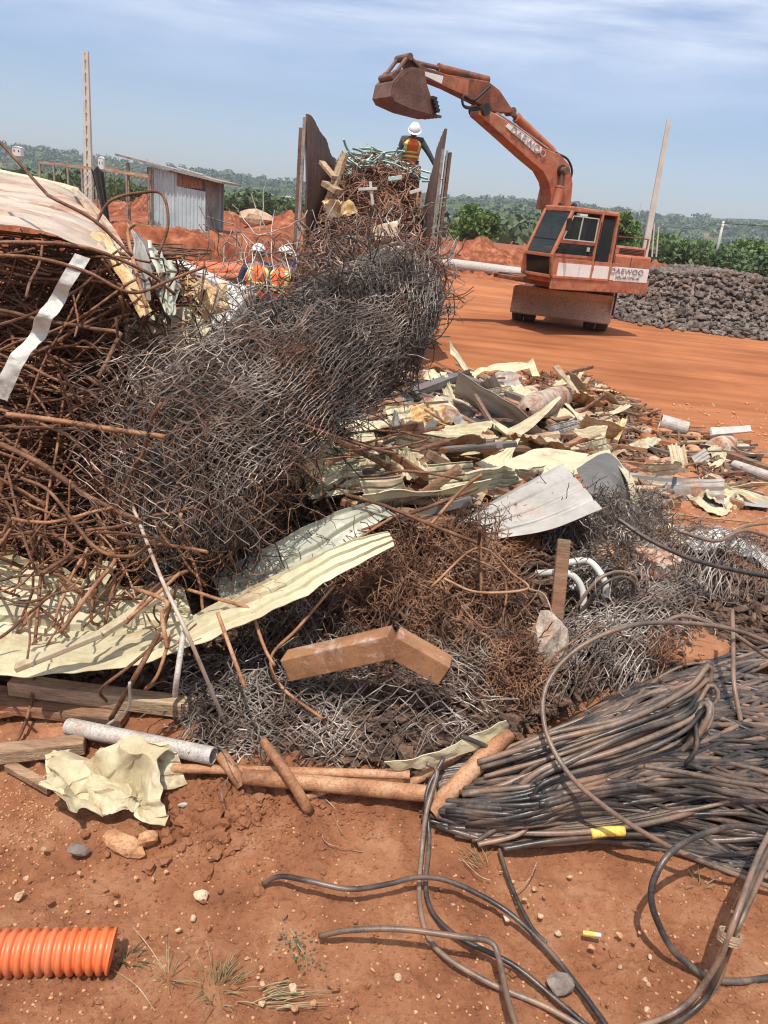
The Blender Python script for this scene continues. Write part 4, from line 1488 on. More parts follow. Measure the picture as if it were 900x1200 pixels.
wall(xL + 0.14, -1)
wall(xR - 0.07, 1)
tp('frame_post', 'truck_frame', lambda q: q.box((xL + 0.06, YR - 0.05, (zbed + ztop) / 2 - 0.05), (0.05, 0.06, ztop - zbed)), bevel=0.008)
tp('frame_post', 'truck_wall', lambda q: q.box((xL + 0.015, YR - 0.02, (zbed + ztop) / 2 - 0.1), (0.07, 0.10, ztop - zbed - 0.2)), bevel=0.008)
tp('frame_post', 'truck_frame', lambda q: (q.box((xR - 0.02, YR - 0.05, (zbed + ztop) / 2 - 0.15), (0.045, 0.06, ztop - zbed - 0.3)), q.box((xR + 0.05, YR - 0.05, (zbed + ztop) / 2 - 0.15), (0.03, 0.05, ztop - zbed - 0.3))), bevel=0.006)
tp('tailgate_leaf', 'truck_wall', lambda q: q.box((xR + 0.085, YR + 0.3, (zbed + ztop) / 2 - 0.15), (0.05, 0.75, ztop - zbed - 0.35), 0.04), bevel=0.01)
tp('corner_post', 'truck_blue', lambda q: (q.box((xL + 0.0, YR - 0.10, zbed - 0.2), (0.12, 0.12, 1.5)), q.box((xR, YR - 0.10, zbed - 0.2), (0.12, 0.12, 1.5))), bevel=0.01)
tp('bed_floor', 'truck_blue', lambda q: q.box(((xL + xR) / 2, (YR + YF) / 2, zbed - 0.08), (xR - xL, YF - YR, 0.14)), bevel=0.01)
tp('rear_crossmember', 'truck_frame', lambda q: q.box(((xL + xR) / 2, YR - 0.12, zbed - 0.10), (xR - xL + 0.1, 0.12, 0.22)), bevel=0.01)
tp('front_wall', 'truck_wall', lambda q: q.box(((xL + xR) / 2, YF, (zbed + ztop) / 2 - 0.5), (xR - xL, 0.06, ztop - zbed - 0.9)), bevel=0.01)
tp('chassis', 'truck_frame', lambda q: (q.box(((xL + xR) / 2 - 0.42, 17.4, 0.25), (0.12, 9.2, 0.3)), q.box(((xL + xR) / 2 + 0.42, 17.4, 0.25), (0.12, 9.2, 0.3))), bevel=0.01)
tc_ = tp('truck_cab', 'truck_blue', lambda q: q.box(((xL + xR) / 2, YF + 1.25, 1.05), (xR - xL, 1.9, 1.9)), bevel=0.12)
tp('windscreen', 'glass', lambda q: q.box(((xL + xR) / 2, YF + 2.22, 1.45), (xR - xL - 0.35, 0.03, 0.7)), tc_)
for sx in (xL - 0.01, xR + 0.01):
    tp('side_window', 'glass', lambda q: q.box((sx, YF + 1.4, 1.45), (0.03, 0.9, 0.6)), tc_)
for yy in (14.0, 15.3, 23.2):
    for xx in (xL + 0.14, xL + 0.44, xR - 0.14, xR - 0.44) if yy < 20 else (xL + 0.14, xR - 0.14):
        w_ = tp('tyre', 'rubber', lambda q: q.cyl((xx - 0.13, yy, FZ + 0.5), (xx + 0.13, yy, FZ + 0.5), 0.5, n=32, hollow=0.56), bevel=0.02)
        tp('rim', 'truck_frame', lambda q: q.cyl((xx - 0.09, yy, FZ + 0.5), (xx + 0.09, yy, FZ + 0.5), 0.285, n=24, hollow=0.3), w_)
for sx in (xL + 0.3, xR - 0.3):
    tp('mudflap', 'dark', lambda q: q.box((sx, YR + 0.35, FZ + 0.55), (0.6, 0.02, 0.55)))
    tp('tail_lamp', 'pink', lambda q: q.box((sx, YR - 0.2, zbed - 0.1), (0.22, 0.03, 0.1)))
tp('tailgate', 'truck_frame', lambda q: (q.box(((xL + xR) / 2 - 0.55, YR - 0.18, 0.2), (0.95, 0.05, 0.75)), q.box(((xL + xR) / 2 - 0.55, YR - 0.22, 0.2), (0.1, 0.05, 0.75))), bevel=0.01)


# ------------------------------------------------------------------ rods and tangles
def rodline(p, d, L, n=10, wig=0.25, bends=0, rr=rnd):
    """random bent rod"""
    P = [np.array(p, float)]
    d = np.array(d, float)
    d /= np.linalg.norm(d)
    axis = np.array([rr.gauss(0, 1), rr.gauss(0, 1), rr.gauss(0, 1)])
    curv = rr.uniform(-1, 1) * wig
    bset = set(rr.sample(range(1, n - 1), min(bends, n - 2))) if bends else set()
    for i in range(n):
        d = d + np.cross(axis, d) * curv * L / n + np.array([rr.gauss(0, 1) for _ in range(3)]) * wig * 0.22
        if i in bset:
            d = d + np.array([rr.gauss(0, 1) for _ in range(3)]) * 1.1
        d /= np.linalg.norm(d)
        P.append(P[-1] + d * L / n)
    return np.array(P)


xc = (xL + xR) / 2


def cargo_z(x, y):
    u = (x - xc) / ((xR - xL) / 2)
    return 0.65 + (ztop - 0.65 - 0.42) * sst(YR - 1.2, YR + 2.7, y) * (1 - 0.16 * u * u) - 0.25 * sst(17, 21, y)


# coarse lumps of the load
GX, GY = np.meshgrid(np.linspace(xL + 0.25, xR - 0.25, 50), np.linspace(YR - 0.9, YF - 0.2, 120), indexing='ij')
GZ = cargo_z(GX, GY) - 0.32 + 0.12 * fbm(np.stack([GX * 2, GY * 2, GX * 0], -1), 3, 5)
cargo = MB()
rodsP, rods_n = [], 0
for i in range(3400):
    y = YR - 1.1 + (rnd.random() ** 1.6) * 7.0
    x = rnd.uniform(xL + 0.22, xR - 0.22)
    zt = float(cargo_z(x, y))
    z = zt - abs(rnd.gauss(0, 0.22))
    if y < YR + 0.3:
        z = rnd.uniform(0.2, zt + 0.05)
    d = (rnd.gauss(0, 1), rnd.gauss(0, 0.7), rnd.gauss(0, 0.55))
    L = rnd.uniform(0.4, 1.1)
    P = rodline((x, y, z), d, L, 9, 0.8, rnd.choice([0, 1, 2]))
    wd_ = (xR - xL) / 2 * (0.90 - 0.22 * sst(0.9, 2.4, P[:, 2]))
    P[:, 0] = xc + 0.02 + np.clip(P[:, 0] - xc, -wd_, wd_)
    P[:, 2] = np.minimum(P[:, 2], cargo_z(P[:, 0], P[:, 1]) + 0.18)
    P[:, 1] = np.maximum(P[:, 1], YR - 1.2 + 2.6 * np.clip((P[:, 2] - 0.9) / 2.6, 0, 1))
    rodsP.append(P)
rodsP.sort(key=lambda p: p[:, 1].mean() - 1.2 * (p[:, 2].mean() - 0.6))
for i, P in enumerate(rodsP[:290]):
    MB().tubes(P, 0.012, 5).build('rusty_rod', M['cargo_rod'], smooth=True, label='rusty bent rod tangled in the load of the truck', cat='rod', group='rusty rods loaded on the truck')
cargo.tubes(np.array(rodsP[290:]), 0.011, 4)
cargo.build('rod_tangle', M['cargo_rod'], kind='stuff', label='mass of rusty bent rods filling the truck bed')
core = MB()
core.grid(np.stack([GX, GY, np.minimum(GZ, cargo_z(GX, GY) - 0.2)], -1))
core.build('load_core', M['cargo_rod'], kind='stuff', label='dark dense inside of the rusty truck load', solid=0.05)

# mint strips on top
for i in range(120):
    x = rnd.gauss(xc - 0.05, 0.36)
    y = rnd.uniform(YR + 1.9, YR + 3.6)
    z = float(cargo_z(x, y)) + rnd.uniform(-0.05, 0.22) * math.exp(-((x - xc) / 0.6) ** 2)
    P = rodline((x, y, z), (rnd.gauss(0, 1), rnd.gauss(0, 0.4), rnd.gauss(0, 0.08)), rnd.uniform(0.25, 0.6), 9, 0.6, 0)
    q = MB()
    q.tubes(P, rnd.choice([0.014, 0.02, 0.026]), 4)
    q.build('metal_strip', M['mint'], label='pale green bent metal strip heaped on top of the truck load', cat='metal strip', group='green strips on the truck load')
# ------------------------------------------------------------------ people
def person(foot, yaw, pose, label, vest_x=True, helmet=True):
    """joints in local metres: x right, y forward, z up"""
    T = np.eye(4)
    c, s_ = math.cos(yaw), math.sin(yaw)
    T[:3, 0], T[:3, 1], T[:3, 3] = (c, s_, 0), (-s_, c, 0), foot
    root = thing('person', foot, label, 'person')
    J = {'pelvis': (0, 0, 0.94), 'spine': (0, 0.0, 1.14), 'chest': (0, 0.0, 1.34), 'neck': (0, 0.01, 1.47), 'head': (0, 0.03, 1.58), 'crown': (0, 0.03, 1.70),
         'shL': (-0.19, 0, 1.41), 'elL': (-0.25, 0.03, 1.13), 'wrL': (-0.24, 0.16, 0.92), 'shR': (0.19, 0, 1.41), 'elR': (0.25, 0.03, 1.13), 'wrR': (0.24, 0.16, 0.92),
         'hiL': (-0.10, 0, 0.90), 'knL': (-0.12, 0.03, 0.50), 'anL': (-0.13, 0.0, 0.09), 'toL': (-0.14, 0.18, 0.04),
         'hiR': (0.10, 0, 0.90), 'knR': (0.12, 0.03, 0.50), 'anR': (0.13, 0.0, 0.09), 'toR': (0.14, 0.18, 0.04)}
    J.update(pose)
    J = {k: np.array(v, float) for k, v in J.items() if not isinstance(v, str)}

    def skin(name, mat, names, edges, rad, parent, sub=1, extra=None):
        vs_ = [J[n] for n in names]
        ed = [(names.index(a), names.index(b)) for a, b in edges]
        rr = [rad[n] for n in names]
        if extra:
            for (a, P, r_) in extra:
                k = names.index(a)
                for j, p in enumerate(P):
                    vs_.append(np.array(p))
                    rr.append(r_)
                    ed.append((k if j == 0 else len(vs_) - 2, len(vs_) - 1))
        me = bpy.data.meshes.new(name)
        V = np.array(vs_) @ T[:3, :3].T + T[:3, 3] - np.asarray(foot)
        me.from_pydata([tuple(v) for v in V], ed, [])
        me.materials.append(M[mat])
        o = bpy.data.objects.new(name, me)
        col.objects.link(o)
        o.parent = parent
        m = o.modifiers.new('skin', 'SKIN')
        m.use_smooth_shade = True
        if me.skin_vertices:
            for i, r_ in enumerate(rr):
                me.skin_vertices[0].data[i].radius = (r_, r_)
            me.skin_vertices[0].data[0].use_root = True
        m2 = o.modifiers.new('sub', 'SUBSURF')
        m2.levels = m2.render_levels = sub
        return o

    fing = []
    for sd in 'LR':
        w_, e = J['wr' + sd], J['el' + sd]
        d = (w_ - e) / np.linalg.norm(w_ - e)
        sx = np.cross(d, (0, 0, 1.0))
        sx = sx / max(np.linalg.norm(sx), 1e-3)
        palm = w_ + d * 0.085
        for k, (o_, l_) in enumerate(((-0.03, 0.065), (-0.01, 0.08), (0.01, 0.085), (0.03, 0.07))):
            b_ = palm + sx * o_
            fing.append(('wr' + sd, [b_, b_ + d * l_ * 0.55 - np.array([0, 0, 0.012]), b_ + d * l_ - np.array([0, 0, 0.035])], 0.0095))
        fing.append(('wr' + sd, [w_ + d * 0.03 + sx * 0.035, w_ + d * 0.07 + sx * 0.055], 0.011))
    body = skin('body', 'skin', ['pelvis', 'spine', 'chest', 'neck', 'head', 'crown', 'shL', 'elL', 'wrL', 'shR', 'elR', 'wrR', 'hiL', 'knL', 'anL', 'toL', 'hiR', 'knR', 'anR', 'toR'],
                [('pelvis', 'spine'), ('spine', 'chest'), ('chest', 'neck'), ('neck', 'head'), ('head', 'crown'), ('chest', 'shL'), ('shL', 'elL'), ('elL', 'wrL'), ('chest', 'shR'), ('shR', 'elR'), ('elR', 'wrR'), ('pelvis', 'hiL'), ('hiL', 'knL'), ('knL', 'anL'), ('anL', 'toL'), ('pelvis', 'hiR'), ('hiR', 'knR'), ('knR', 'anR'), ('anR', 'toR')],
                dict(pelvis=0.13, spine=0.12, chest=0.14, neck=0.055, head=0.088, crown=0.07, shL=0.06, elL=0.042, wrL=0.028, shR=0.06, elR=0.042, wrR=0.028, hiL=0.085, knL=0.055, anL=0.04, toL=0.03, hiR=0.085, knR=0.055, anR=0.04, toR=0.03), root, 1, fing)
    # face: nose, eyes, mouth and ears in one small set on the head
    hd = J['head']
    fw = np.array(pose.get('look', (0, 1, -0.1)), float)
    fw /= np.linalg.norm(fw)
    q = MB(T)
    sd_ = np.cross(fw, (0, 0, 1)); sd_ /= np.linalg.norm(sd_)
    up_ = np.cross(sd_, fw)
    q.cyl(hd + fw * 0.075 + up_ * 0.015, hd + fw * 0.105 - up_ * 0.02, 0.008, 0.016, 8)
    for k in (-1, 1):
        q.cyl(hd + sd_ * k * 0.078, hd + sd_ * k * 0.098, 0.028, 0.022, 10)
    q.build('nose_and_ears', M['skin'], body, smooth=True)
    q = MB(T)
    for k in (-1, 1):
        q.cyl(hd + sd_ * k * 0.032 + fw * 0.078 + up_ * 0.022, hd + sd_ * k * 0.032 + fw * 0.092 + up_ * 0.022, 0.012, 0.010, 8)
    q.bar(hd + sd_ * -0.025 + fw * 0.088 - up_ * 0.045, hd + sd_ * 0.025 + fw * 0.088 - up_ * 0.045, 0.012, 0.008)
    q.build('eyes_and_mouth', M['dark'], body)
    skin('shirt', pose.get('shirt', 'navy'), ['spine', 'pelvis', 'chest', 'neck', 'shL', 'elL', 'wrL', 'shR', 'elR', 'wrR'],
         [('spine', 'pelvis'), ('spine', 'chest'), ('chest', 'neck'), ('chest', 'shL'), ('shL', 'elL'), ('elL', 'wrL'), ('chest', 'shR'), ('shR', 'elR'), ('elR', 'wrR')],
         dict(spine=0.145, pelvis=0.145, chest=0.16, neck=0.065, shL=0.075, elL=0.055, wrL=0.04, shR=0.075, elR=0.055, wrR=0.04), root, 1)
    skin('trousers', pose.get('trousers', 'navy'), ['pelvis', 'hiL', 'knL', 'anL', 'hiR', 'knR', 'anR'],
         [('pelvis', 'hiL'), ('hiL', 'knL'), ('knL', 'anL'), ('pelvis', 'hiR'), ('hiR', 'knR'), ('knR', 'anR')],
         dict(pelvis=0.15, hiL=0.105, knL=0.075, anL=0.065, hiR=0.105, knR=0.075, anR=0.065), root, 1)
    for sd in 'LR':
        q = MB(T)
        a_, t_ = J['an' + sd], J['to' + sd]
        q.bar(a_ + (0, -0.06, -0.03), t_ + (0, 0.05, 0.0), 0.10, 0.10)
        q.build('boot', M['dark'], root, bevel=0.03)
    # vest: shell round the torso
    ax = [J['pelvis'] + (0, 0, 0.02), J['spine'], J['chest'], (J['neck'] + J['chest']) / 2 + (0, 0, 0.03)]
    ax = resample(crom(ax, 4), 14)
    wx = np.interp(np.linspace(0, 1, 14), [0, 0.4, 0.8, 1], [0.185, 0.185, 0.205, 0.12])
    wy = np.interp(np.linspace(0, 1, 14), [0, 0.4, 0.8, 1], [0.165, 0.165, 0.175, 0.085])

    def shell(t0, t1, infl, a0=0, a1=2 * math.pi):
        n = 28
        an = np.linspace(a0, a1, n)
        tt = np.linspace(t0, t1, 12 if t1 - t0 > 0.3 else 3)
        G = np.zeros((n, len(tt), 3))
        for j, t in enumerate(tt):
            k = t * 13
            c_ = np.array([np.interp(k, range(14), ax[:, i]) for i in range(3)])
            G[:, j] = c_ + np.stack([np.cos(an) * (np.interp(k, range(14), wx) + infl), np.sin(an) * (np.interp(k, range(14), wy) + infl), 0 * an], 1)
        q = MB(T)
        q.grid(G)
        return q
    v_ = shell(0, 1, 0.0).build('vest', M['vest'], root, smooth=True, solid=0.01)
    shell(0.22, 0.30, 0.008).build('reflective_band', M['lime'], v_, smooth=True, solid=0.004)
    shell(0.40, 0.47, 0.008).build('reflective_band', M['lime'], v_, smooth=True, solid=0.004)
    for a_ in (1.57 - 0.75, 1.57 + 0.75, -1.57 - 0.75, -1.57 + 0.75):
        shell(0.45, 0.93, 0.010, a_ - 0.17, a_ + 0.17).build('shoulder_stripe', M['lime'], v_, smooth=True, solid=0.004)
    # helmet
    n, m = 24, 8
    hc = hd + up_ * 0.035
    G = np.zeros((n, m, 3))
    for i in range(n):
        a_ = i * 2 * math.pi / n
        for j in range(m):
            b_ = j / (m - 1) * math.pi / 2
            r_ = 0.118 * math.cos(b_)
            G[i, j] = hc + sd_ * math.cos(a_) * r_ * 0.92 + fw * math.sin(a_) * r_ * 1.1 + up_ * (0.02 + 0.12 * math.sin(b_))
    q = MB(T); q.grid(G, True); h_ = q.build('helmet', M['helmet'], root, smooth=True, solid=0.005)
    q = MB(T)
    B = np.zeros((n, 2, 3))
    for i in range(n):
        a_ = i * 2 * math.pi / n
        ext = 0.145 + 0.03 * max(0, math.sin(a_))
        B[i, 0] = hc + sd_ * math.cos(a_) * 0.12 + fw * math.sin(a_) * 0.145 + up_ * 0.022
        B[i, 1] = hc + sd_ * math.cos(a_) * ext * 0.88 + fw * math.sin(a_) * ext * 1.05 + up_ * 0.010
    q.grid(B, True); q.build('brim', M['helmet'], h_, solid=0.006)
    return root


def feet_at(px, Y):
    x = at(px, 300, Y)[0]
    return np.array([x, Y, float(terr(x, Y))])


person(feet_at(303, 12.3), R(15), {'look': (0.3, 1, -0.2), 'elR': (0.32, 0.12, 1.16), 'wrR': (0.30, 0.36, 1.05), 'elL': (-0.30, 0.0, 1.12), 'wrL': (-0.33, 0.2, 1.0)},
       'worker with white helmet and orange vest standing further from the truck, seen from behind')
person(feet_at(333, 11.9), R(-22), {'look': (0.2, 1, -0.4), 'elR': (0.33, 0.16, 1.30), 'wrR': (0.38, 0.42, 1.24), 'elL': (-0.26, 0.1, 1.12), 'wrL': (-0.15, 0.28, 1.02)},
       'worker with white helmet and orange vest reaching towards the truck corner')
hp = at(483, 158, 16.6)
xw = hp[0] - 0.02
zf = hp[2] - 1.49
person(np.array([xw, 16.6, zf]), R(180 + 12), {'look': (0.15, 1, -0.75), 'shirt': 'dark_cloth', 'trousers': 'dark_cloth',
       'spine': (0, 0.06, 1.13), 'chest': (0, 0.17, 1.31), 'neck': (0, 0.25, 1.42), 'head': (0, 0.31, 1.52), 'crown': (0, 0.32, 1.64),
       'shL': (-0.19, 0.18, 1.38), 'shR': (0.19, 0.18, 1.38), 'elL': (-0.36, 0.26, 1.16), 'wrL': (-0.50, 0.30, 0.95), 'elR': (0.24, 0.16, 1.10), 'wrR': (0.18, 0.34, 0.95),
       'knL': (-0.14, 0.12, 0.5), 'knR': (0.14, 0.16, 0.5)},
       'worker in white helmet and orange vest bending over the load on top of the truck')
q = MB()
q.box((xw, 16.7, zf - 0.03), (0.9, 0.7, 0.05), 0.2)
q.build('metal_sheet', M['dark_sheet'], label='dark metal sheet under the feet of the worker on the truck load', cat='metal sheet')


# ------------------------------------------------------------------ sheet metal
def edge(pts, n):
    """pts: (px, py, Y) or (px, py, None, h) ground-based"""
    P = []
    for p in pts:
        if p[2] is None:
            P.append(gp(p[0], p[1], p[3] if len(p) > 3 else 0.03))
        else:
            P.append(at(p[0], p[1], p[2]))
    return resample(crom(P, 8) if len(P) > 2 else P, n)


_sid = [0]


def sheet(name, A, B, mat, label, ribs=0, ribh=0.012, crumple=0.01, fr=4.0, nu=60, nv=40, cat='metal sheet', group=None, along=True, solid=0.0025, parent=None, fold=0.0):
    _sid[0] += 1
    a, b = edge(A, nu), edge(B, nu)
    v = np.linspace(0, 1, nv)
    G = a[:, None, :] * (1 - v)[None, :, None] + b[:, None, :] * v[None, :, None]
    du = np.gradient(G, axis=0)
    dv = np.gradient(G, axis=1)
    N = np.cross(du, dv)
    N /= np.maximum(np.linalg.norm(N, axis=2, keepdims=True), 1e-9)
    d = np.zeros((nu, nv))
    if ribs:
        t = (v if along else np.linspace(0, 1, nu)) * ribs % 1
        prof = np.clip(np.minimum(t / 0.10, (0.34 - t) / 0.10), 0, 1)
        d += ribh * (prof[None, :] if along else prof[:, None])
    ns = fbm(G * fr + _sid[0] * 7.7, 4, _sid[0], 0.55)
    ridged = 1 - np.abs(vnoise(G * fr * 1.7 + _sid[0], _sid[0] + 3)) * 2
    d += crumple * (ns + 0.6 * ridged)
    if fold:
        # sharp creases
        for k in range(5):
            c0, ang = rnd.random(), rnd.random() * 3.14
            U, V_ = np.meshgrid(np.linspace(0, 1, nu), v, indexing='ij')
            w_ = (U - c0) * math.cos(ang) + (V_ - rnd.random()) * math.sin(ang)
            d += fold * np.abs(w_) * rnd.choice([-1, 1])
    G = G + N * d[:, :, None]
    q = MB()
    q.grid(G)
    return q.build(name, M[mat], parent, smooth=False, solid=solid, label=label, cat=cat, group=group)


# --- big sheets over the left stack
sheet('corrugated_sheet', [(-70, 192, 3.9), (0, 203, 3.9), (60, 214, 3.9), (98, 232, 3.8)], [(-70, 248, 2.95), (0, 262, 2.95), (60, 274, 2.95), (130, 300, 3.0)], 'tan_sheet', 'large weathered tan corrugated roofing sheet lying over the left rebar stack', 6, 0.026, 0.010, nv=120, nu=80)
sheet('roof_flashing', [(-60, 190, 4.3), (0, 198, 4.3), (40, 208, 4.25), (78, 216, 4.2)], [(-60, 197, 4.0), (0, 206, 4.0), (40, 216, 4.0), (72, 226, 3.95)], 'cream', 'long cream folded flashing along the far edge of the tan roofing sheet', 1, 0.012, 0.006)
sheet('roof_flashing', [(60, 212, 4.4), (92, 219, 4.35)], [(62, 222, 4.1), (94, 232, 4.1)], 'cream', 'short bright cream flashing at the tip of the tan roofing sheet', 1, 0.012, 0.006)
sheet('roof_flashing', [(62, 226, 3.9), (100, 236, 3.8)], [(75, 238, 3.7), (102, 243, 3.6)], 'cream_dirty', 'dull cream scrap tucked beneath the short bright flashing', 0, 0.01, 0.01)
sheet('bent_strip', [(84, 222, 3.7), (110, 262, 3.5), (128, 300, 3.3), (150, 338, 3.1)], [(97, 226, 3.75), (130, 262, 3.55), (152, 300, 3.3), (168, 335, 3.1)], 'tan_sheet', 'narrow pale pinkish sheet strip hanging down from the tan roofing sheet', 2, 0.01, 0.006)
sheet('bent_strip', [(105, 275, 3.15), (135, 320, 3.05), (165, 372, 2.95)], [(122, 272, 3.25), (150, 318, 3.1), (178, 365, 3.0)], 'foam', 'rusty ochre strip bending down over the rebar stack', 1, 0.01, 0.01)
sheet('wavy_strip', [(88, 297, 2.62), (68, 330, 2.58), (60, 345, 2.62), (42, 370, 2.55), (36, 388, 2.6), (14, 412, 2.52), (-8, 465, 2.5)], [(106, 303, 2.62), (84, 335, 2.58), (76, 352, 2.62), (62, 372, 2.55), (54, 395, 2.6), (36, 415, 2.52), (8, 470, 2.5)], 'white', 'dented white metal strip hanging diagonally across the rebar stack', 0, 0, 0.012, 9, nu=90, nv=14)
sheet('grey_offcut', [(150, 262, 3.3), (160, 290, 3.2), (152, 345, 3.1)], [(168, 285, 3.2), (176, 310, 3.1), (176, 352, 3.0)], 'grey_sheet', 'upright bare grey offcut beside the rebar stack', 2, 0.012, 0.02)
sheet('grey_offcut', [(170, 284, 3.4), (185, 318, 3.3), (190, 368, 3.2)], [(205, 318, 3.5), (210, 340, 3.4), (205, 372, 3.2)], 'green_sheet', 'greenish grey torn offcut with a light top edge', 3, 0.012, 0.02)
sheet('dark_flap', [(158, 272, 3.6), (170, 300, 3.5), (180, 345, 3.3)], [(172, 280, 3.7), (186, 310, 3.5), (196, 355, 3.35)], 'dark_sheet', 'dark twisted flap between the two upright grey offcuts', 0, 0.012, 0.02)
sheet('hanging_sheet', [(145, 375, 3.3), (150, 440, 3.2), (175, 510, 3.1)], [(215, 360, 3.4), (222, 430, 3.3), (205, 520, 3.1)], 'cream_dirty', 'tall dirty sheet hanging down behind the mesh beside the stack', 3, 0.015, 0.03)
sheet('crumpled_sheet', [(205, 322, 3.9), (215, 345, 3.8), (240, 402, 3.7)], [(232, 330, 4.1), (262, 350, 4.0), (258, 395, 3.8)], 'foam', 'crumpled ochre stained sheet behind the torn mesh', 0, 0, 0.07, 9)
sheet('crumpled_sheet', [(200, 370, 3.6), (230, 405, 3.6), (235, 432, 3.5)], [(225, 350, 3.8), (250, 395, 3.7), (262, 420, 3.6)], 'cream', 'folded cream scrap below the ochre stained sheet', 0, 0, 0.06, 8)
q = MB(); q.bar(at(208, 312, 4.6), at(292, 352, 4.1), 0.10, 0.07); q.build('white_beam', M['white'], bevel=0.008, label='white square section lying from the upright offcuts towards the workers', cat='beam')
q = MB(); q.bar(at(286, 340, 4.2), at(232, 412, 3.6), 0.13, 0.07); q.build('white_beam', M['white'], bevel=0.008, label='thicker white section leaning down behind the torn mesh', cat='beam')
sheet('hidden_sheet', [(250, 420, 4.3), (300, 395, 4.3), (350, 375, 4.4)], [(215, 500, 3.9), (290, 470, 3.9), (350, 450, 4.0)], 'cream', 'cream sheet showing through the mesh to the right of the white sections', 5, 0.02, 0.03)

# orange conduits in the distance beside the workers
for k, (p, q_, r_) in enumerate(((at(228, 318, 13.2), at(288, 318, 12.9), 0.10), (at(226, 311, 13.5), at(288, 313, 13.2), 0.07), (at(235, 324, 12.9), at(284, 324, 12.7), 0.06))):
    q = MB(); q.cyl(p, q_, r_, n=14); q.build('orange_tube', M['orange_pipe'], smooth=False, label=['thick orange tube in the bundle beside the workers', 'upper thin orange tube in the bundle beside the workers', 'lower thin orange tube in the bundle beside the workers'][k], cat='tube')
q = MB(); q.bar(at(228, 330, 12.9) - (0, 0, 0.1), at(285, 331, 12.7) - (0, 0, 0.1), 0.8, 0.25); q.build('timber_stack', M['wood_dark'], label='brown timber stack beneath the orange tubes beside the workers', cat='timber')
q = MB(); q.box(at(255, 345, 12.8) - (0, 0, 0.35), (1.0, 0.6, 0.7)); q.build('soil_block', M['clod'], kind='stuff', label='block of red earth carrying the timber and orange tubes')

# --- long cream sheets at the foot of the stack
sheet('cream_sheet', [(-60, 725, 2.25), (60, 745, 2.25), (180, 735, 2.25), (300, 680, 2.35), (400, 640, 2.45), (455, 622, 2.55)], [(-60, 795, 1.95), (60, 790, 1.98), (180, 775, 2.0), (300, 725, 2.12), (400, 672, 2.3), (462, 640, 2.48)], 'cream', 'longest cream sheet sweeping up from under the rebar stack', 3, 0.022, 0.016, 4, nu=130, nv=40)
sheet('cream_sheet', [(245, 672, 2.62), (300, 645, 2.66), (360, 612, 2.75), (420, 592, 2.85), (440, 590, 2.9)], [(262, 708, 2.48), (320, 690, 2.5), (380, 660, 2.6), (440, 615, 2.75), (462, 600, 2.8)], 'green_sheet', 'folded grey-green sheet above the longest cream sheet', 2, 0.02, 0.018, 4, nu=100, nv=50)
sheet('cream_sheet', [(-60, 640, 2.62), (30, 650, 2.6), (120, 680, 2.55), (215, 692, 2.5)], [(-60, 745, 2.25), (30, 750, 2.25), (120, 748, 2.25), (230, 730, 2.3)], 'cream', 'cream sheet in the dappled shade under the rebar stack', 4, 0.022, 0.028, 4, nu=100, nv=60)
sheet('cream_sheet', [(-40, 675, 2.5), (20, 684, 2.48), (60, 694, 2.45), (88, 714, 2.4)], [(-40, 700, 2.42), (20, 708, 2.4), (60, 716, 2.38), (82, 724, 2.38)], 'cream', 'narrow folded cream channel poking out low at the stack', 1, 0.014, 0.008, 5, nu=60, nv=24)
sheet('cream_sheet', [(82, 718, 2.4), (95, 690, 2.45), (118, 655, 2.55)], [(105, 722, 2.42), (122, 690, 2.47), (138, 660, 2.57)], 'cream', 'cream piece bent upward from the folded channel', 1, 0.014, 0.02, 5, nu=40, nv=24)
sheet('cream_sheet', [(0, 640, 3.0), (120, 655, 3.0), (260, 660, 3.0)], [(0, 700, 2.8), (120, 720, 2.8), (260, 715, 2.8)], 'cream_dirty', 'dull cream sheet deep under the rebar stack', 4, 0.02, 0.02, 4, nu=60)
# rusty pale channel lying across
q = MB(); q.bar(at(18, 783, 1.93), at(120, 742, 2.02), 0.034, 0.02); q.bar(at(119, 742.5, 2.02), at(200, 690, 2.2), 0.034, 0.02); q.build('channel_section', M['cream_dirty'], bevel=0.004, label='pale rusty channel section laid diagonally over the cream sheets', cat='beam')

# timber and pipes at lower left
q = MB(); q.bar(gp(14, 802, 0.10), gp(228, 830, 0.07), 0.06, 0.055); q.build('timber_beam', M['wood'], bevel=0.005, label='pale timber beam with a clean sawn end', cat='timber')
q = MB(); q.bar(gp(-60, 812, 0.05), gp(150, 838, 0.04), 0.11, 0.035); q.build('timber_plank', M['wood_dark'], bevel=0.004, label='wide dark reddish plank under the pale timber beam', cat='timber')
q = MB(); q.bar(gp(-60, 890, 0.05), gp(100, 872, 0.05), 0.05, 0.05); q.build('timber_plank', M['wood'], bevel=0.005, label='grey-brown batten running under the crumpled cream sheet', cat='timber')
q = MB(); q.bar(gp(-30, 842, 0.03), gp(110, 818, 0.06), 0.02, 0.02); q.build('thin_batten', M['pipe_rust'], label='thin rusty rod on the soil below the dark plank', cat='rod')
q = MB(); q.bar(gp(46, 868, 0.03), gp(100, 862, 0.03), 0.09, 0.03); q.build('clay_tile', M['brick'], bevel=0.004, label='flat orange tile behind the crumpled cream sheet', cat='tile')
q = MB(); q.bar(gp(10, 897, 0.02), gp(60, 925, 0.02), 0.03, 0.02); q.build('wood_splinter', M['wood_dark'], label='brown wood splinter left of the crumpled cream sheet', cat='timber')
q = MB(); q.cyl(gp(80, 851, 0.075), gp(250, 886, 0.085), 0.027, 0.027, 28, 0.86); q.build('grey_pipe', M['pipe_grey'], smooth=False, label='grey speckled pipe with an open end at the right', cat='pipe')
a, b = gp(258, 882, 0.09), gp(284, 920, 0.03)
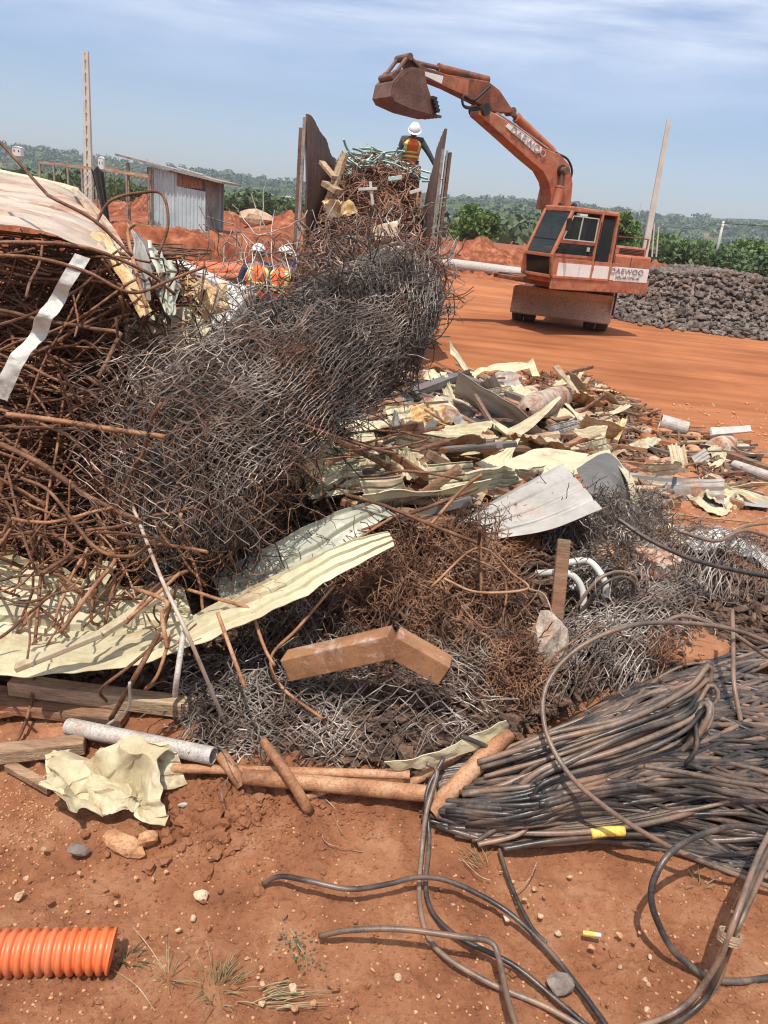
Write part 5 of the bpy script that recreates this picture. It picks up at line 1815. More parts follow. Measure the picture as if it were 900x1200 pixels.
q = MB(); q.cyl(a, b, 0.021, 0.019, 20, 0.8); q.build('rusted_pipe', M['pipe_rust'], label='short orange rusted pipe stub sloping down from the grey pipe end', cat='pipe')
q = MB(); q.cyl(gp(195, 900, 0.05), gp(480, 908, 0.10), 0.014, 0.014, 18, 0.8); q.build('rusted_pipe', M['pipe_rust'], label='thin orange rusted pipe lying behind the thick one', cat='pipe')
q = MB(); q.cyl(gp(285, 910, 0.07), gp(510, 931, 0.08), 0.023, 0.025, 22, 0.8); q.build('rusted_pipe', M['pipe_rust'], label='thick orange rusted pipe lying along the foot of the mesh mound', cat='pipe')
q = MB(); q.tubes(crom([gp(308, 868, 0.14), gp(335, 905, 0.13), gp(362, 950, 0.04)], 6), np.linspace(0.014, 0.017, 13)[None], 14); q.build('rusted_pipe', M['pipe_rust'], smooth=True, label='crooked rusted pipe crossing over the thick pipe towards the soil', cat='pipe')
q = MB(); q.cyl(gp(350, 938, 0.03), gp(410, 915, 0.05), 0.012, 0.012, 14, 0.8); q.build('rusted_pipe', M['pipe_rust'], label='small rusted pipe end half buried under the thick pipe', cat='pipe')
q = MB(); q.cyl(gp(505, 952, 0.05), gp(596, 858, 0.17), 0.029, 0.029, 26, 0.82); q.build('rusted_pipe', M['pipe_rust'], label='widest orange rusted pipe rising to the right under the torn sheet edge', cat='pipe')
q = MB(); q.cyl(gp(470, 925, 0.04), gp(545, 880, 0.10), 0.015, 0.015, 16, 0.8); q.build('rusted_pipe', M['pipe_rust'], label='short dark rusted pipe left of the widest pipe', cat='pipe')
sheet('torn_sheet', [(450, 893, None, 0.16), (500, 885, None, 0.17), (555, 862, None, 0.20), (592, 842, None, 0.24)], [(462, 902, None, 0.12), (505, 897, None, 0.12), (560, 876, None, 0.15), (596, 850, None, 0.2)], 'cream', 'torn cream sheet edge poking out under the rusty mesh', 0, 0, 0.008, 9, nu=50, nv=10)

# crumpled cream sheet lying on the soil
A = [(60, 872, None, 0.04), (110, 862, None, 0.13), (165, 876, None, 0.10), (205, 885, None, 0.12)]
B = [(62, 960, None, 0.04), (105, 945, None, 0.12), (150, 968, None, 0.05), (195, 940, None, 0.09)]
nu, nv = 64, 64
def crumpled_panel():
    U, V_ = np.meshgrid(np.linspace(0, 1, nu), np.linspace(0, 1, nv), indexing='ij')
    bx, by = np.interp(U, [0, 0.12, 0.9, 1], [0, .12, .9, 1]), V_
    tl, tr_, bl_, br = gp(42, 900, 0.0), gp(196, 906, 0.0), gp(58, 972, 0.0), gp(190, 972, 0.0)
    G = (tl * ((1 - bx) * (1 - by))[..., None] + tr_ * (bx * (1 - by))[..., None] + bl_ * ((1 - bx) * by)[..., None] + br * (bx * by)[..., None])
    P = np.stack([U * 3.1, V_ * 2.6, 0 * U], -1)
    # faceted height field: folded ridges
    from_planes = np.zeros_like(U)
    r3 = np.random.default_rng(12)
    for k in range(15):
        an_, c0 = r3.uniform(0, 3.14), r3.uniform(0.1, 0.9)
        w_ = (U - c0) * math.cos(an_) + (V_ - r3.uniform(0.1, 0.9)) * math.sin(an_)
        from_planes += r3.choice([-1, 1]) * np.abs(w_) * r3.uniform(0.02, 0.085)
    from_planes -= from_planes.mean()
    from_planes *= 1.7
    h = 0.045 + from_planes + 0.012 * (1 - np.abs(vnoise(P * 2.3 + 1.2, 72)) * 2)
    h += 0.05 * sst(0.62, 0.50, U) * sst(0.25, 0.4, U) * 0.6
    h *= 0.55 + 0.45 * np.minimum(1, 6 * np.minimum(np.minimum(U, 1 - U), np.minimum(V_ + 0.1, 1 - V_)))
    G[..., 0] += 0.02 * vnoise(P * 1.9, 75) + 0.012 * vnoise(P * 5, 78)
    G[..., 1] += 0.025 * vnoise(P * 1.7 + 9, 76) + 0.012 * vnoise(P * 5 + 3, 79)
    rib = np.clip(np.minimum((U * 9 % 1) / 0.12, (0.3 - U * 9 % 1) / 0.12), 0, 1) * sst(0.45, 0.6, U) * sst(0.4, 0.55, V_)
    h = np.where(h < 0.03, 0.03 + (0.03 - h) * 0.5, h)
    G[..., 2] += np.clip(h, 0.02, 0.14) + 0.004 * rib
    q = MB(); q.grid(G)
    q.build('crumpled_sheet', M['cream_tan'], solid=0.002, label='crumpled cream sheet lying on the soil in front of the grey pipe', cat='metal sheet')
crumpled_panel()
sheet('crumpled_sheet', [(150, 868, None, 0.09), (185, 876, None, 0.11), (205, 884, None, 0.10)], [(175, 925, None, 0.03), (200, 925, None, 0.02), (219, 918, None, 0.01)], 'cream', 'cream flap of sheet standing at the right of the crumpled one', 3, 0.006, 0.014, 9, nu=40, nv=30)


# --- grey sheet in the middle and its neighbours
sheet('grey_sheet', [(535, 612, 2.95), (600, 575, 3.15), (660, 543, 3.4)], [(562, 634, 2.9), (640, 622, 2.9), (706, 597, 2.95)], 'grey_sheet', 'big bare grey sheet with shallow ribs jutting out over the mesh mound', 4, 0.010, 0.004, 3, nu=80, nv=70)
sheet('cream_box_section', [(640, 548, 3.9), (690, 535, 4.1), (714, 526, 4.2)], [(655, 560, 3.8), (700, 548, 3.9), (716, 532, 4.1)], 'cream', 'sunlit cream top of a bent box section behind the grey sheet', 0, 0, 0.008)
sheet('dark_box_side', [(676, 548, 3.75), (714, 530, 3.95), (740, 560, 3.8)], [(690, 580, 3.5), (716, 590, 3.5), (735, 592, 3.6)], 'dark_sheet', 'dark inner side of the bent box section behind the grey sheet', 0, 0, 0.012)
sheet('cream_sheet', [(716, 532, 4.0), (734, 565, 3.7), (742, 598, 3.5)], [(722, 535, 4.1), (740, 560, 3.8), (748, 592, 3.6)], 'cream', 'thin cream edge standing at the end of the dark box section', 0, 0, 0.006)
sheet('cream_sheet', [(590, 540, 4.4), (640, 525, 4.6), (690, 530, 4.6)], [(600, 565, 4.0), (645, 552, 4.2), (676, 548, 4.3)], 'cream', 'flat bright cream sheet just behind the grey sheet', 0, 0, 0.012)
sheet('curved_strip', [(515, 522, 5.2), (560, 515, 5.5), (610, 495, 5.9), (655, 464, 6.6)], [(518, 534, 5.0), (566, 530, 5.2), (620, 504, 5.7), (658, 466, 6.5)], 'cream', 'long curved ribbed cream strip crossing the debris field', 2, 0.012, 0.004, 3, nu=90, nv=20)
sheet('cream_sheet', [(557, 543, 4.9), (585, 528, 5.1), (612, 510, 5.4)], [(575, 556, 4.7), (595, 548, 4.8), (602, 528, 5.1)], 'cream', 'triangular cream panel with dark grooves standing on edge', 4, 0.01, 0.004, along=True)
sheet('cream_sheet', [(470, 590, 3.5), (510, 560, 3.7), (555, 572, 3.7)], [(500, 622, 3.1), (540, 605, 3.2), (585, 585, 3.4)], 'cream_dirty', 'crumpled rusty cream sheet left of the grey sheet', 0, 0, 0.05, 6, nu=70, nv=50)
sheet('cream_sheet', [(486, 612, 3.2), (520, 620, 3.1), (545, 628, 3.0)], [(470, 585, 3.6), (515, 592, 3.4), (548, 612, 3.2)], 'foam', 'ochre stained crumpled sheet below the rusty cream one', 0, 0, 0.04, 7, nu=50, nv=40)
sheet('cream_sheet', [(445, 560, 3.9), (480, 545, 4.1), (520, 550, 4.1)], [(450, 605, 3.3), (480, 600, 3.3), (505, 588, 3.5)], 'cream_dirty', 'dirty cream sheet slumped behind the grey-green sheet end', 2, 0.015, 0.035, 6, nu=50, nv=40)
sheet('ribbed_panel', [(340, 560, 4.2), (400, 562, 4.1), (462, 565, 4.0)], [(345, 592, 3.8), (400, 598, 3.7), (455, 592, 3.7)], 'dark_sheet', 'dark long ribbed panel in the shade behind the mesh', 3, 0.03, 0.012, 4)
sheet('light_panel', [(375, 500, 5.0), (410, 490, 5.2), (455, 490, 5.3)], [(385, 552, 4.5), (420, 555, 4.4), (470, 548, 4.5)], 'cream', 'light cream panel with shadows behind the tall mesh', 4, 0.015, 0.02, 4)
sheet('light_panel', [(445, 545, 4.5), (455, 515, 4.7), (462, 480, 4.8)], [(468, 550, 4.5), (474, 530, 4.7), (466, 482, 4.8)], 'grey_sheet', 'narrow pointed grey panel standing upright in the debris', 1, 0.01, 0.012)
sheet('twisted_strip', [(515, 435, 11.0), (545, 438, 10.8), (570, 430, 10.8), (600, 424, 10.8), (622, 428, 10.6)], [(518, 441, 10.8), (548, 446, 10.5), (572, 436, 10.6), (600, 434, 10.5), (622, 432, 10.5)], 'cream', 'twisted pale strip lying along the far edge of the debris', 0, 0, 0.03, 3, nu=70, nv=8)
sheet('twisted_strip', [(617, 424, 10.4), (624, 440, 10.0)], [(625, 421, 10.4), (633, 440, 10.0)], 'cream', 'short pale strip standing upright at the far edge of the debris', 0, 0, 0.03, 3, nu=20, nv=8)
sheet('twisted_strip', [(648, 432, 9.5), (672, 460, 8.8)], [(655, 428, 9.5), (680, 462, 8.8)], 'cream_dirty', 'dirty folded strip with a pointed top at the far edge of the debris', 1, 0.02, 0.02, 3, nu=20, nv=10)
sheet('white_box', [(832, 502, None, 0.28), (878, 499, None, 0.30)], [(834, 510, None, 0.22), (880, 506, None, 0.24)], 'white', 'white flat box lid at the far right end of the debris', 0, 0, 0.005, nu=10, nv=6, solid=0.03)
sheet('cream_sheet', [(738, 520, None, 0.15), (760, 513, None, 0.18), (776, 514, None, 0.15)], [(742, 526, None, 0.1), (762, 524, None, 0.12), (770, 521, None, 0.1)], 'cream', 'small arched cream scrap in the middle of the rubble on the right', 0, 0, 0.03, 5)
sheet('cream_sheet', [(800, 575, None, 0.08), (830, 590, None, 0.08), (858, 596, None, 0.06)], [(808, 585, None, 0.06), (835, 600, None, 0.06), (852, 602, None, 0.05)], 'cream', 'long pale scrap lying on the red soil in front of the rubble', 0, 0, 0.015, 5)
sheet('grey_offcut', [(810, 535, None, 0.10), (826, 524, None, 0.2)], [(816, 545, None, 0.06), (832, 536, None, 0.12)], 'grey_sheet', 'small ribbed grey offcut leaning on the rubble at the far right', 3, 0.012, 0.01)
sheet('grey_offcut', [(870, 578, None, 0.08), (905, 584, None, 0.08)], [(868, 592, None, 0.05), (900, 596, None, 0.05)], 'grey_sheet', 'grey offcut with raised ribs lying at the far right on the soil', 2, 0.02, 0.01)
sheet('cream_sheet', [(770, 612, None, 0.10), (830, 620, None, 0.09), (885, 632, None, 0.08)], [(755, 630, None, 0.10), (815, 640, None, 0.08), (870, 640, None, 0.06)], 'cream', 'flat cream sheet under the far edge of the right mesh', 0, 0, 0.012)
sheet('plastic_sheet', [(800, 628, None, 0.14), (850, 620, None, 0.16), (905, 655, None, 0.14)], [(815, 645, None, 0.10), (860, 650, None, 0.10), (905, 672, None, 0.10)], 'white', 'white plastic sheeting under the galvanised mesh at the right', 0, 0, 0.03, 5, nu=70)


# more broken panels through the debris field
PN = [((452, 478), (500, 470), (505, 492), (462, 500), 'cream', 3, 'pale ribbed panel at the left end of the debris beside the tall mesh'),
      ((470, 505), (520, 512), (512, 535), (462, 530), 'cream_dirty', 3, 'stained panel lying flat before the pale ribbed one'),
      ((545, 555), (600, 548), (612, 566), (560, 575), 'cream', 4, 'cream panel fragment tilted between the two large sheets'),
      ((395, 520), (440, 515), (450, 548), (400, 556), 'cream', 5, 'upright cream panel with many ribs behind the long dark panel'),
      ((560, 458), (600, 452), (604, 462), (566, 470), 'cream', 2, 'small pale panel near the long dark steel angle'),
      ((470, 448), (505, 445), (508, 452), (474, 458), 'cream_dirty', 2, 'dull panel piece at the far left edge of the debris'),
      ((640, 500), (676, 490), (684, 500), (650, 512), 'grey_sheet', 2, 'bare grey piece between the concrete cylinders'),
      ((670, 484), (690, 474), (692, 500), (680, 505), 'grey_sheet', 1, 'narrow pale triangle of sheet standing near the thick cylinder'),
      ((600, 555), (640, 545), (652, 556), (618, 566), 'cream', 2, 'cream corner piece at the upper edge of the grey sheet'),
      ((420, 560), (470, 556), (478, 580), (430, 590), 'cream_dirty', 3, 'dirty panel leaning over the end of the long dark panel'),
      ((350, 505), (388, 500), (392, 530), (355, 538), 'foam', 2, 'rusty ochre panel just right of the tall roll'),
      ((680, 520), (712, 512), (718, 526), (690, 532), 'cream', 2, 'cream flap rising behind the bent box section')]
PN += [((352, 545), (420, 540), (432, 575), (362, 585), 'cream', 4, 'wide cream ribbed panel resting against the foot of the tall roll'),
       ((430, 520), (492, 528), (486, 556), (428, 556), 'cream_tan', 3, 'bent stained panel between the tall roll and the curved strip'),
       ((500, 545), (556, 540), (560, 568), (508, 576), 'cream', 4, 'buckled cream panel just behind the rusty crumpled sheet'),
       ((760, 545), (800, 540), (806, 552), (768, 560), 'cream_tan', 2, 'small stained panel lying flat among the bricks at the right')]
for (A1, A2, B2, B1, mt, rb, lb) in PN:
    hh = rnd.uniform(0.12, 0.26)
    sheet('broken_panel', [(*A1, None, hh + 0.08), (*A2, None, hh + 0.06)], [(*B1, None, hh - 0.04), (*B2, None, hh - 0.05)], mt, lb, rb, 0.014, 0.022, 5, nu=40, nv=30)

# --- box beam, bent
q = MB()
a, b, c = gp(338, 780, 0.20), gp(462, 752, 0.36), gp(522, 786, 0.28)
q.bar(a, b, 0.075, 0.085)
beam = q.build('box_beam', M['beam_rust'], bevel=0.004, label='rusted square box beam bent in the middle lying on the mesh mound', cat='beam')
q = MB()
q.bar(b + (b - c) * 0.03, c, 0.072, 0.082)
q.build('bent_end', M['beam_rust'], beam, bevel=0.004)
q = MB()
d = (c - b) / np.linalg.norm(c - b)
q.bar(c + d * 0.001, c + d * 0.004, 0.058, 0.066)
q.build('end_shade_plate', M['dark'], beam)  # black plate painted in for the shade of the hollow beam end

# plank post and concrete lump
q = MB(); q.bar(gp(650, 745, 0.10), at(661, 632, 2.62), 0.05, 0.022, up=(0, -1, 0)); q.build('upright_post', M['wood_dark'], bevel=0.003, label='brown flat post standing out of the concrete lump', cat='post')


def lump(px, py, h, size, label, mat='concrete', cat='rubble', group=None, seed=0, sub=3, yaw=0.0, name='concrete_lump', amp=0.28):
    V0, F0 = (ICO3, ICF3) if sub == 3 else (ICO2, ICF2)
    c = gp(px, py, h)
    v = V0 * (1 + amp * fbm(V0 * 1.6 + seed * 3.3, 4, seed)[:, None] * 0.8)
    v = np.sign(v) * np.abs(v) ** 0.85
    v = v * size
    cs, sn = math.cos(yaw), math.sin(yaw)
    v = np.stack([v[:, 0] * cs - v[:, 1] * sn, v[:, 0] * sn + v[:, 1] * cs, v[:, 2]], 1) + c
    q = MB(); q.add(v, None, F0)
    return q.build(name, M[mat], label=label, cat=cat, group=group)


lump(636, 775, 0.06, (0.075, 0.10, 0.19), 'tall reddish concrete lump with white specks under the flat post', seed=1, amp=0.45)
lump(716, 652, 0.08, (0.09, 0.06, 0.05), 'orange clay lump caught in the mesh on the right', 'stone_orange', seed=2, amp=0.5)
lump(765, 660, 0.10, (0.12, 0.08, 0.06), 'rough brown lump beside the orange clay lump', seed=3, amp=0.5)
lump(790, 752, 0.02, (0.20, 0.14, 0.05), 'patch of orange soil and straw above the cable heap', 'clod', seed=4)
lump(524, 485, 0.15, (0.26, 0.18, 0.13), 'pale rough concrete lump in the middle of the debris field', seed=5)
lump(490, 555, 0.05, (0.2, 0.2, 0.15), 'low soil crusted lump between the sheets', seed=6)


def logc(p, q_, r_, label):
    """broken pile head: rough concrete cylinder"""
    a, b = gp(*p), gp(*q_)
    n, m = 40, 26
    d = b - a
    L = np.linalg.norm(d)
    d /= L
    s_ = np.cross(d, (0, 0, 1.0)); s_ /= np.linalg.norm(s_)
    u = np.cross(s_, d)
    G = np.zeros((n, m, 3))
    for i in range(n):
        an = i * 2 * math.pi / n
        for j in range(m):
            t = j / (m - 1)
            k = min(1, min(t, 1 - t) * 12) if 0 < t < 1 else 0.0
            G[i, j] = a + d * L * t + (s_ * math.cos(an) + u * math.sin(an)) * r_ * (0.15 + 0.85 * k if k < 1 else 1)
    G = G + 0.035 * fbm(G * 9, 4, 5)[..., None] * (G - (a + b) / 2)
    q = MB(); q.grid(G, True)
    q.build('concrete_cylinder', M['concrete'], label=label, cat='concrete cylinder')


logc((500, 478, 0.18), (532, 496, 0.16), 0.11, 'broken concrete cylinder nearest to the tall mesh')
logc((618, 480, 0.25), (660, 464, 0.3), 0.15, 'thick broken concrete cylinder at the top of the debris field')
logc((600, 522, 0.12), (652, 524, 0.12), 0.09, 'dark broken concrete cylinder behind the triangular cream panel')
logc((850, 520, 0.05), (838, 530, 0.05), 0.16, 'small round concrete chunk by the white box lid')


# ------------------------------------------------------------------ debris scatter
def inpoly(x, y, poly):
    c = False
    j = len(poly) - 1
    for i in range(len(poly)):
        xi, yi = poly[i]
        xj, yj = poly[j]
        if (yi > y) != (yj > y) and x < (xj - xi) * (y - yi) / (yj - yi) + xi:
            c = not c
        j = i
    return c


FIELD = [(345, 560), (350, 500), (440, 455), (470, 430), (600, 436), (690, 440), (800, 500), (885, 520), (880, 590), (790, 585), (740, 600), (700, 560), (640, 575), (560, 600), (500, 620), (440, 610)]


def in_field(y_bias=0.0):
    while True:
        x, y = rnd.uniform(345, 890), rnd.uniform(428, 620)
        if (520 < x < 715 and 528 < y < 640) or (x < 480 and y > 548):
            continue
        if inpoly(x, y, FIELD) and (x < 740 or rnd.random() < 0.55):
            return x, y


def bars(n, name, mat, Lr, wr, hr, lift, label, cat, group, tilt=0.25):
    for i in range(n):
        x, y = in_field()
        c = gp(x, y, rnd.uniform(*lift) * (1 if x < 700 else 0.45))
        yaw = rnd.gauss(0.5 if rnd.random() < 0.5 else -0.5, 0.6)
        pt = rnd.gauss(0, tilt) * (1 if x < 700 else 0.3)
        L = rnd.uniform(*Lr) * (0.7 + 0.05 * c[1])
        d = np.array([math.cos(yaw) * math.cos(pt), math.sin(yaw) * math.cos(pt), math.sin(pt)]) * L / 2
        q = MB(); q.bar(c - d, c + d, rnd.uniform(*wr), rnd.uniform(*hr))
        q.build(name, M[mat] if isinstance(mat, str) else M[rnd.choice(mat)], bevel=0.004 if c[1] < 6 else 0, label=label, cat=cat, group=group)


bars(190, 'timber_offcut', ['wood_dark', 'wood_dark', 'wood'], (0.14, 0.5), (0.03, 0.08), (0.015, 0.045), (0.02, 0.22), 'brown timber offcut lying in the middle debris field', 'timber', 'timber offcuts in the debris field')
bars(50, 'steel_bar', ['pipe_rust', 'rebar', 'dark_sheet'], (0.3, 0.9), (0.015, 0.05), (0.015, 0.04), (0.04, 0.3), 'rusty steel bar lying in the middle debris field', 'steel bar', 'steel bars in the debris field')
bars(130, 'brick_fragment', ['brick', 'clod', 'concrete'], (0.10, 0.24), (0.08, 0.16), (0.04, 0.08), (0.0, 0.1), 'broken brick fragment lying in the middle debris field', 'brick', 'brick fragments in the debris field')
for i in range(150):
    x, y = in_field()
    sz = rnd.uniform(0.03, 0.12)
    lump(x, y, rnd.uniform(0, 0.05), (sz, sz * rnd.uniform(0.7, 1), sz * rnd.uniform(0.5, 0.8)), 'small rubble chunk lying in the middle debris field', rnd.choice(['concrete', 'clod', 'stone', 'stone_orange']), 'rubble', 'rubble chunks in the debris field', i, 2, rnd.random() * 3, 'rubble_chunk')
for i in range(75):
    x, y = in_field()
    h = rnd.uniform(0.02, 0.22) * (1 if x < 700 else 0.4)
    c = gp(x, y, h)
    k = (0.10 + 0.012 * c[1]) * (1.05 if i < 26 else 0.7)
    yaw = rnd.random() * 6.28
    u = np.array([math.cos(yaw), math.sin(yaw), rnd.gauss(0, 0.35)]) * rnd.uniform(0.8, 3.0) * k
    v = np.array([-math.sin(yaw), math.cos(yaw), rnd.gauss(0, 0.45)]) * rnd.uniform(0.4, 1.2) * k
    n1, n2 = 26, 22
    U, V_ = np.meshgrid(np.linspace(-1, 1, n1), np.linspace(-1, 1, n2), indexing='ij')
    G = c + U[..., None] * u + V_[..., None] * v
    G[..., 2] += k * 0.35 * vnoise(np.stack([U * 1.5 + i, V_ * 1.5, 0 * U], -1), i) + 0.05 * k * vnoise(np.stack([U * 5 + i, V_ * 5, 0 * U], -1), i + 9) + 0.016 * (np.arange(n2) % 5 < 2)
    q = MB(); q.grid(G)
    q.build('sheet_scrap', M['cream' if i < 9 else rnd.choice(['cream', 'cream', 'cream_dirty', 'cream_tan', 'grey_sheet', 'foam', 'dark_sheet'])], solid=0.004, label='bent scrap of sheet metal lying in the middle debris field', cat='sheet scrap', group='sheet scraps in the debris field')


lt = MB()
for i in range(5200):
    x, y = in_field()
    c = gp(x, y, rnd.uniform(0.0, 0.06))
    yaw, pt = rnd.random() * 6.28, rnd.gauss(0, 0.4)
    l_ = rnd.uniform(0.02, 0.10)
    d_ = np.array([math.cos(yaw) * math.cos(pt), math.sin(yaw) * math.cos(pt), math.sin(pt)]) * l_
    lt.bar(c - d_, c + d_, rnd.uniform(0.01, 0.05), rnd.uniform(0.006, 0.03))
lt.build('debris_litter', M['wood_dark'], kind='stuff', label='small brown splinters and fragments between the debris')


def bar2(name, mat, p, q_, wd, ht, label, cat='steel bar', bevel=0.004):
    A = gp(*p) if len(p) == 3 and p[2] < 1.5 else at(*p)
    B = gp(*q_) if len(q_) == 3 and q_[2] < 1.5 else at(*q_)
    q = MB(); q.bar(A, B, wd, ht)
    return q.build(name, M[mat], bevel=bevel, label=label, cat=cat)


bar2('steel_angle', 'dark_sheet', (535, 440, 0.30), (725, 508, 0.12), 0.11, 0.07, 'long dark steel angle slanting across the debris field', 'steel bar')
bar2('steel_angle', 'pipe_rust', (538, 448, 0.22), (640, 487, 0.2), 0.09, 0.05, 'rusty flat bar lying beside the long dark steel angle')
bar2('steel_angle', 'dark_sheet', (478, 462, 0.25), (535, 441, 0.33), 0.12, 0.07, 'dark bar meeting the long steel angle at its far end')
bar2('steel_angle', 'rebar', (655, 440, 0.35), (694, 430, 0.35), 0.05, 0.05, 'thin dark bar sticking out over the red ground at the far edge')
bar2('timber_beam', 'wood_dark', (855, 535, 0.1), (925, 560, 0.1), 0.12, 0.10, 'brown beam running out at the far right edge of the debris', 'timber')
bar2('timber_beam', 'wood', (788, 586, 0.05), (735, 560, 0.08), 0.07, 0.05, 'pale batten lying in the rubble on the right', 'timber')
bar2('timber_beam', 'brick', (765, 563, 0.08), (800, 565, 0.08), 0.14, 0.09, 'long orange brick lying in the rubble on the right', 'brick')
bar2('timber_beam', 'wood', (666, 478, 0.1), (673, 504, 0.05), 0.09, 0.03, 'short pale board standing up near the dark steel angle', 'timber')
bar2('timber_beam', 'wood_dark', (338, 548, 4.0), (352, 620, 3.3), 0.05, 0.05, 'reddish splintered post leaning behind the tall mesh', 'timber')
bar2('timber_beam', 'wood', (320, 552, 3.9), (338, 618, 3.35), 0.03, 0.03, 'pale splintered lath leaning behind the tall mesh', 'timber')
bar2('timber_beam', 'wood_dark', (580, 574, 4.2), (640, 590, 3.9), 0.08, 0.05, 'grey beam end lying between the grey sheet and the cream panel', 'timber')
a, b = gp(774, 494, 0.15), gp(805, 503, 0.12)
q = MB(); q.cyl(a, b, 0.10, 0.10, 20, 0.85); q.build('clay_pipe', M['pipe_grey'], label='broken brown pipe piece with an open dark end in the rubble', cat='pipe')
a, b = gp(860, 545, 0.06), gp(930, 568, 0.06)
q = MB(); q.cyl(a, b, 0.06, 0.06, 18, 0.85); q.build('plastic_pipe', M['pipe_grey'], label='grey pipe running out at the far right of the rubble', cat='pipe')
P = [gp(690, 590, 0.16), gp(760, 598, 0.12), gp(820, 606, 0.05), gp(880, 612, 0.03)]
MB().tubes(crom(P, 8), 0.006, 5).build('thin_rope', M['wood'], label='thin straight rope stretched over the soil in front of the rubble', cat='rope')
P = [gp(700, 565, 0.1), gp(760, 590, 0.1), gp(800, 580, 0.1)]
MB().tubes(crom(P, 8), 0.005, 5).build('thin_rope', M['wood'], label='short loose rope crossing the stretched one', cat='rope')


# ------------------------------------------------------------------ mesh tangles
def noise_disp(P, amp, freq, seed):
    return P + amp * np.stack([fbm(P * freq + s_, 3, seed + s_) for s_ in (0, 11, 23)], -1)


def chain(Sfun, nu, nv, r_, seed, amp=0.03, freq=4.0, amp2=0.006, k=4, drop=0.0, frayed=0.0):
    """chain-link fabric over a surface S(u, v) with u, v in 0..1; returns polylines (N, M, 3)"""
    i = np.arange(nu)[:, None]
    j = np.arange(nv + 1)[None, :]
    u = (i + ((i + j) % 2) * 1.04 - 0.02) / nu
    v = np.broadcast_to(j / nv, u.shape)
    P = Sfun(u, v)
    P = P + amp2 * rng.normal(size=P.shape)
    mid = (P[:, :-1] + P[:, 1:]) / 2 + amp2 * 0.8 * rng.normal(size=P[:, 1:].shape)
    Q = np.empty((P.shape[0], P.shape[1] * 2 - 1, 3))
    Q[:, ::2] = P
    Q[:, 1::2] = mid
    Q = noise_disp(Q, amp, freq, seed)
    return noise_disp(Q, min(amp * 0.4, 0.012), freq * 3.1, seed + 50)


def tangle(N, centre_fn, L, m, step_wig, r_, mb_, rsq=4):
    """short random wires"""
    P0_ = centre_fn(N)
    d = rng.normal(size=(N, 3))
    d /= np.linalg.norm(d, axis=1, keepdims=True)
    out = [P0_]
    Ls = L * rng.uniform(0.5, 1.5, (N, 1))
    ax_ = rng.normal(size=(N, 3))
    cv = rng.uniform(-1, 1, (N, 1)) * step_wig
    for s_ in range(m):
        d = d + np.cross(ax_, d) * cv + rng.normal(size=(N, 3)) * step_wig * 0.5
        d /= np.linalg.norm(d, axis=1, keepdims=True)
        out.append(out[-1] + d * Ls / m)
    mb_.tubes(np.stack(out, 1), r_, rsq)


def roll_surface(axis, rad, squash=0.8, cap=True):
    axis = np.asarray(axis)
    ap = resample(crom(axis, 8), 60)
    rp = np.interp(np.linspace(0, 1, 60), np.linspace(0, 1, len(rad)), rad)

    def S(u, v):
        k = np.clip(v, 0, 1) * 59
        c = np.stack([np.interp(k, range(60), ap[:, i]) for i in range(3)], -1)
        tg = np.stack([np.interp(k, range(60), np.gradient(ap[:, i])) for i in range(3)], -1)
        tg /= np.linalg.norm(tg, axis=-1, keepdims=True)
        sd = np.cross(tg, (0.15, 1.0, 0.1)); sd /= np.linalg.norm(sd, axis=-1, keepdims=True)
        up2 = np.cross(sd, tg)
        rr = np.interp(k, range(60), rp)
        an = u * 2 * math.pi
        return c + (sd * np.cos(an)[..., None] + up2 * np.sin(an)[..., None] * squash) * rr[..., None]
    return S


# tall dark crumpled chain-link roll rising from the lower left to the upper right
ax_ = [at(238, 655, 2.5), at(232, 575, 2.7), at(268, 495, 3.0), at(345, 440, 3.35), at(425, 385, 3.7), at(485, 325, 4.0)]
big = MB()
for lay, (sc, seed) in enumerate(((1.0, 1), (0.9, 2), (0.76, 3), (0.6, 4))):
    S = roll_surface(ax_, [v * sc for v in (0.24, 0.31, 0.33, 0.31, 0.32, 0.20)])
    P = chain(lambda a_, b_: S(b_, a_), 62, int(64 * sc) + 6, 0.002, 10 + seed, 0.065, 2.2, 0.003)
    big.tubes(P, 0.0016, 4)
S3 = roll_surface(ax_[2:], [0.30, 0.32, 0.28, 0.14], 0.7)
P = chain(lambda a_, b_: S3(b_, a_), 56, 60, 0.002, 21, 0.14, 3.0, 0.005)
big.tubes(P, 0.0015, 4)


def along_roll(N, ax=ax_, rad=(0.22, 0.33, 0.36, 0.33, 0.30, 0.20), t0=0.0, t1=1.0):
    S = roll_surface(ax, rad)
    u = rng.random(N)
    v = rng.uniform(t0, t1, N)
    P = S(u, v)
    k = np.array([np.interp(v * 59, range(60), resample(crom(np.asarray(ax), 8), 60)[:, i]) for i in range(3)]).T
    return k + (P - k) * np.sqrt(rng.random((N, 1))) * 1.08


tangle(350, lambda N: along_roll(N, t0=0.35, t1=0.95), 0.30, 8, 0.45, 0.0016, big)
roll_o = big.build('chain_link_roll', M['wire_dark'], label='tall crumpled roll of dark chain-link mesh rising towards the truck', cat='wire mesh')

core_ = MB()  # inner layers added near-black so the roll looks shaded inside
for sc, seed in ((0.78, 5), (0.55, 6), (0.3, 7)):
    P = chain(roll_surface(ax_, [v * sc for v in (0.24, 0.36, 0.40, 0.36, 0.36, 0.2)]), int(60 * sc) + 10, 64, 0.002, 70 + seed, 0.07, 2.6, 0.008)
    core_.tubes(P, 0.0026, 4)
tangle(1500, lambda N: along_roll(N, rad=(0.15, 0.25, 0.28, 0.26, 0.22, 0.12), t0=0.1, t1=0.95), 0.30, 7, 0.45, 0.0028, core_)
core_.build('inner_shade_wires', M['wire_core_shade'], roll_o, label='near-black inner wires added for the shade inside the roll')

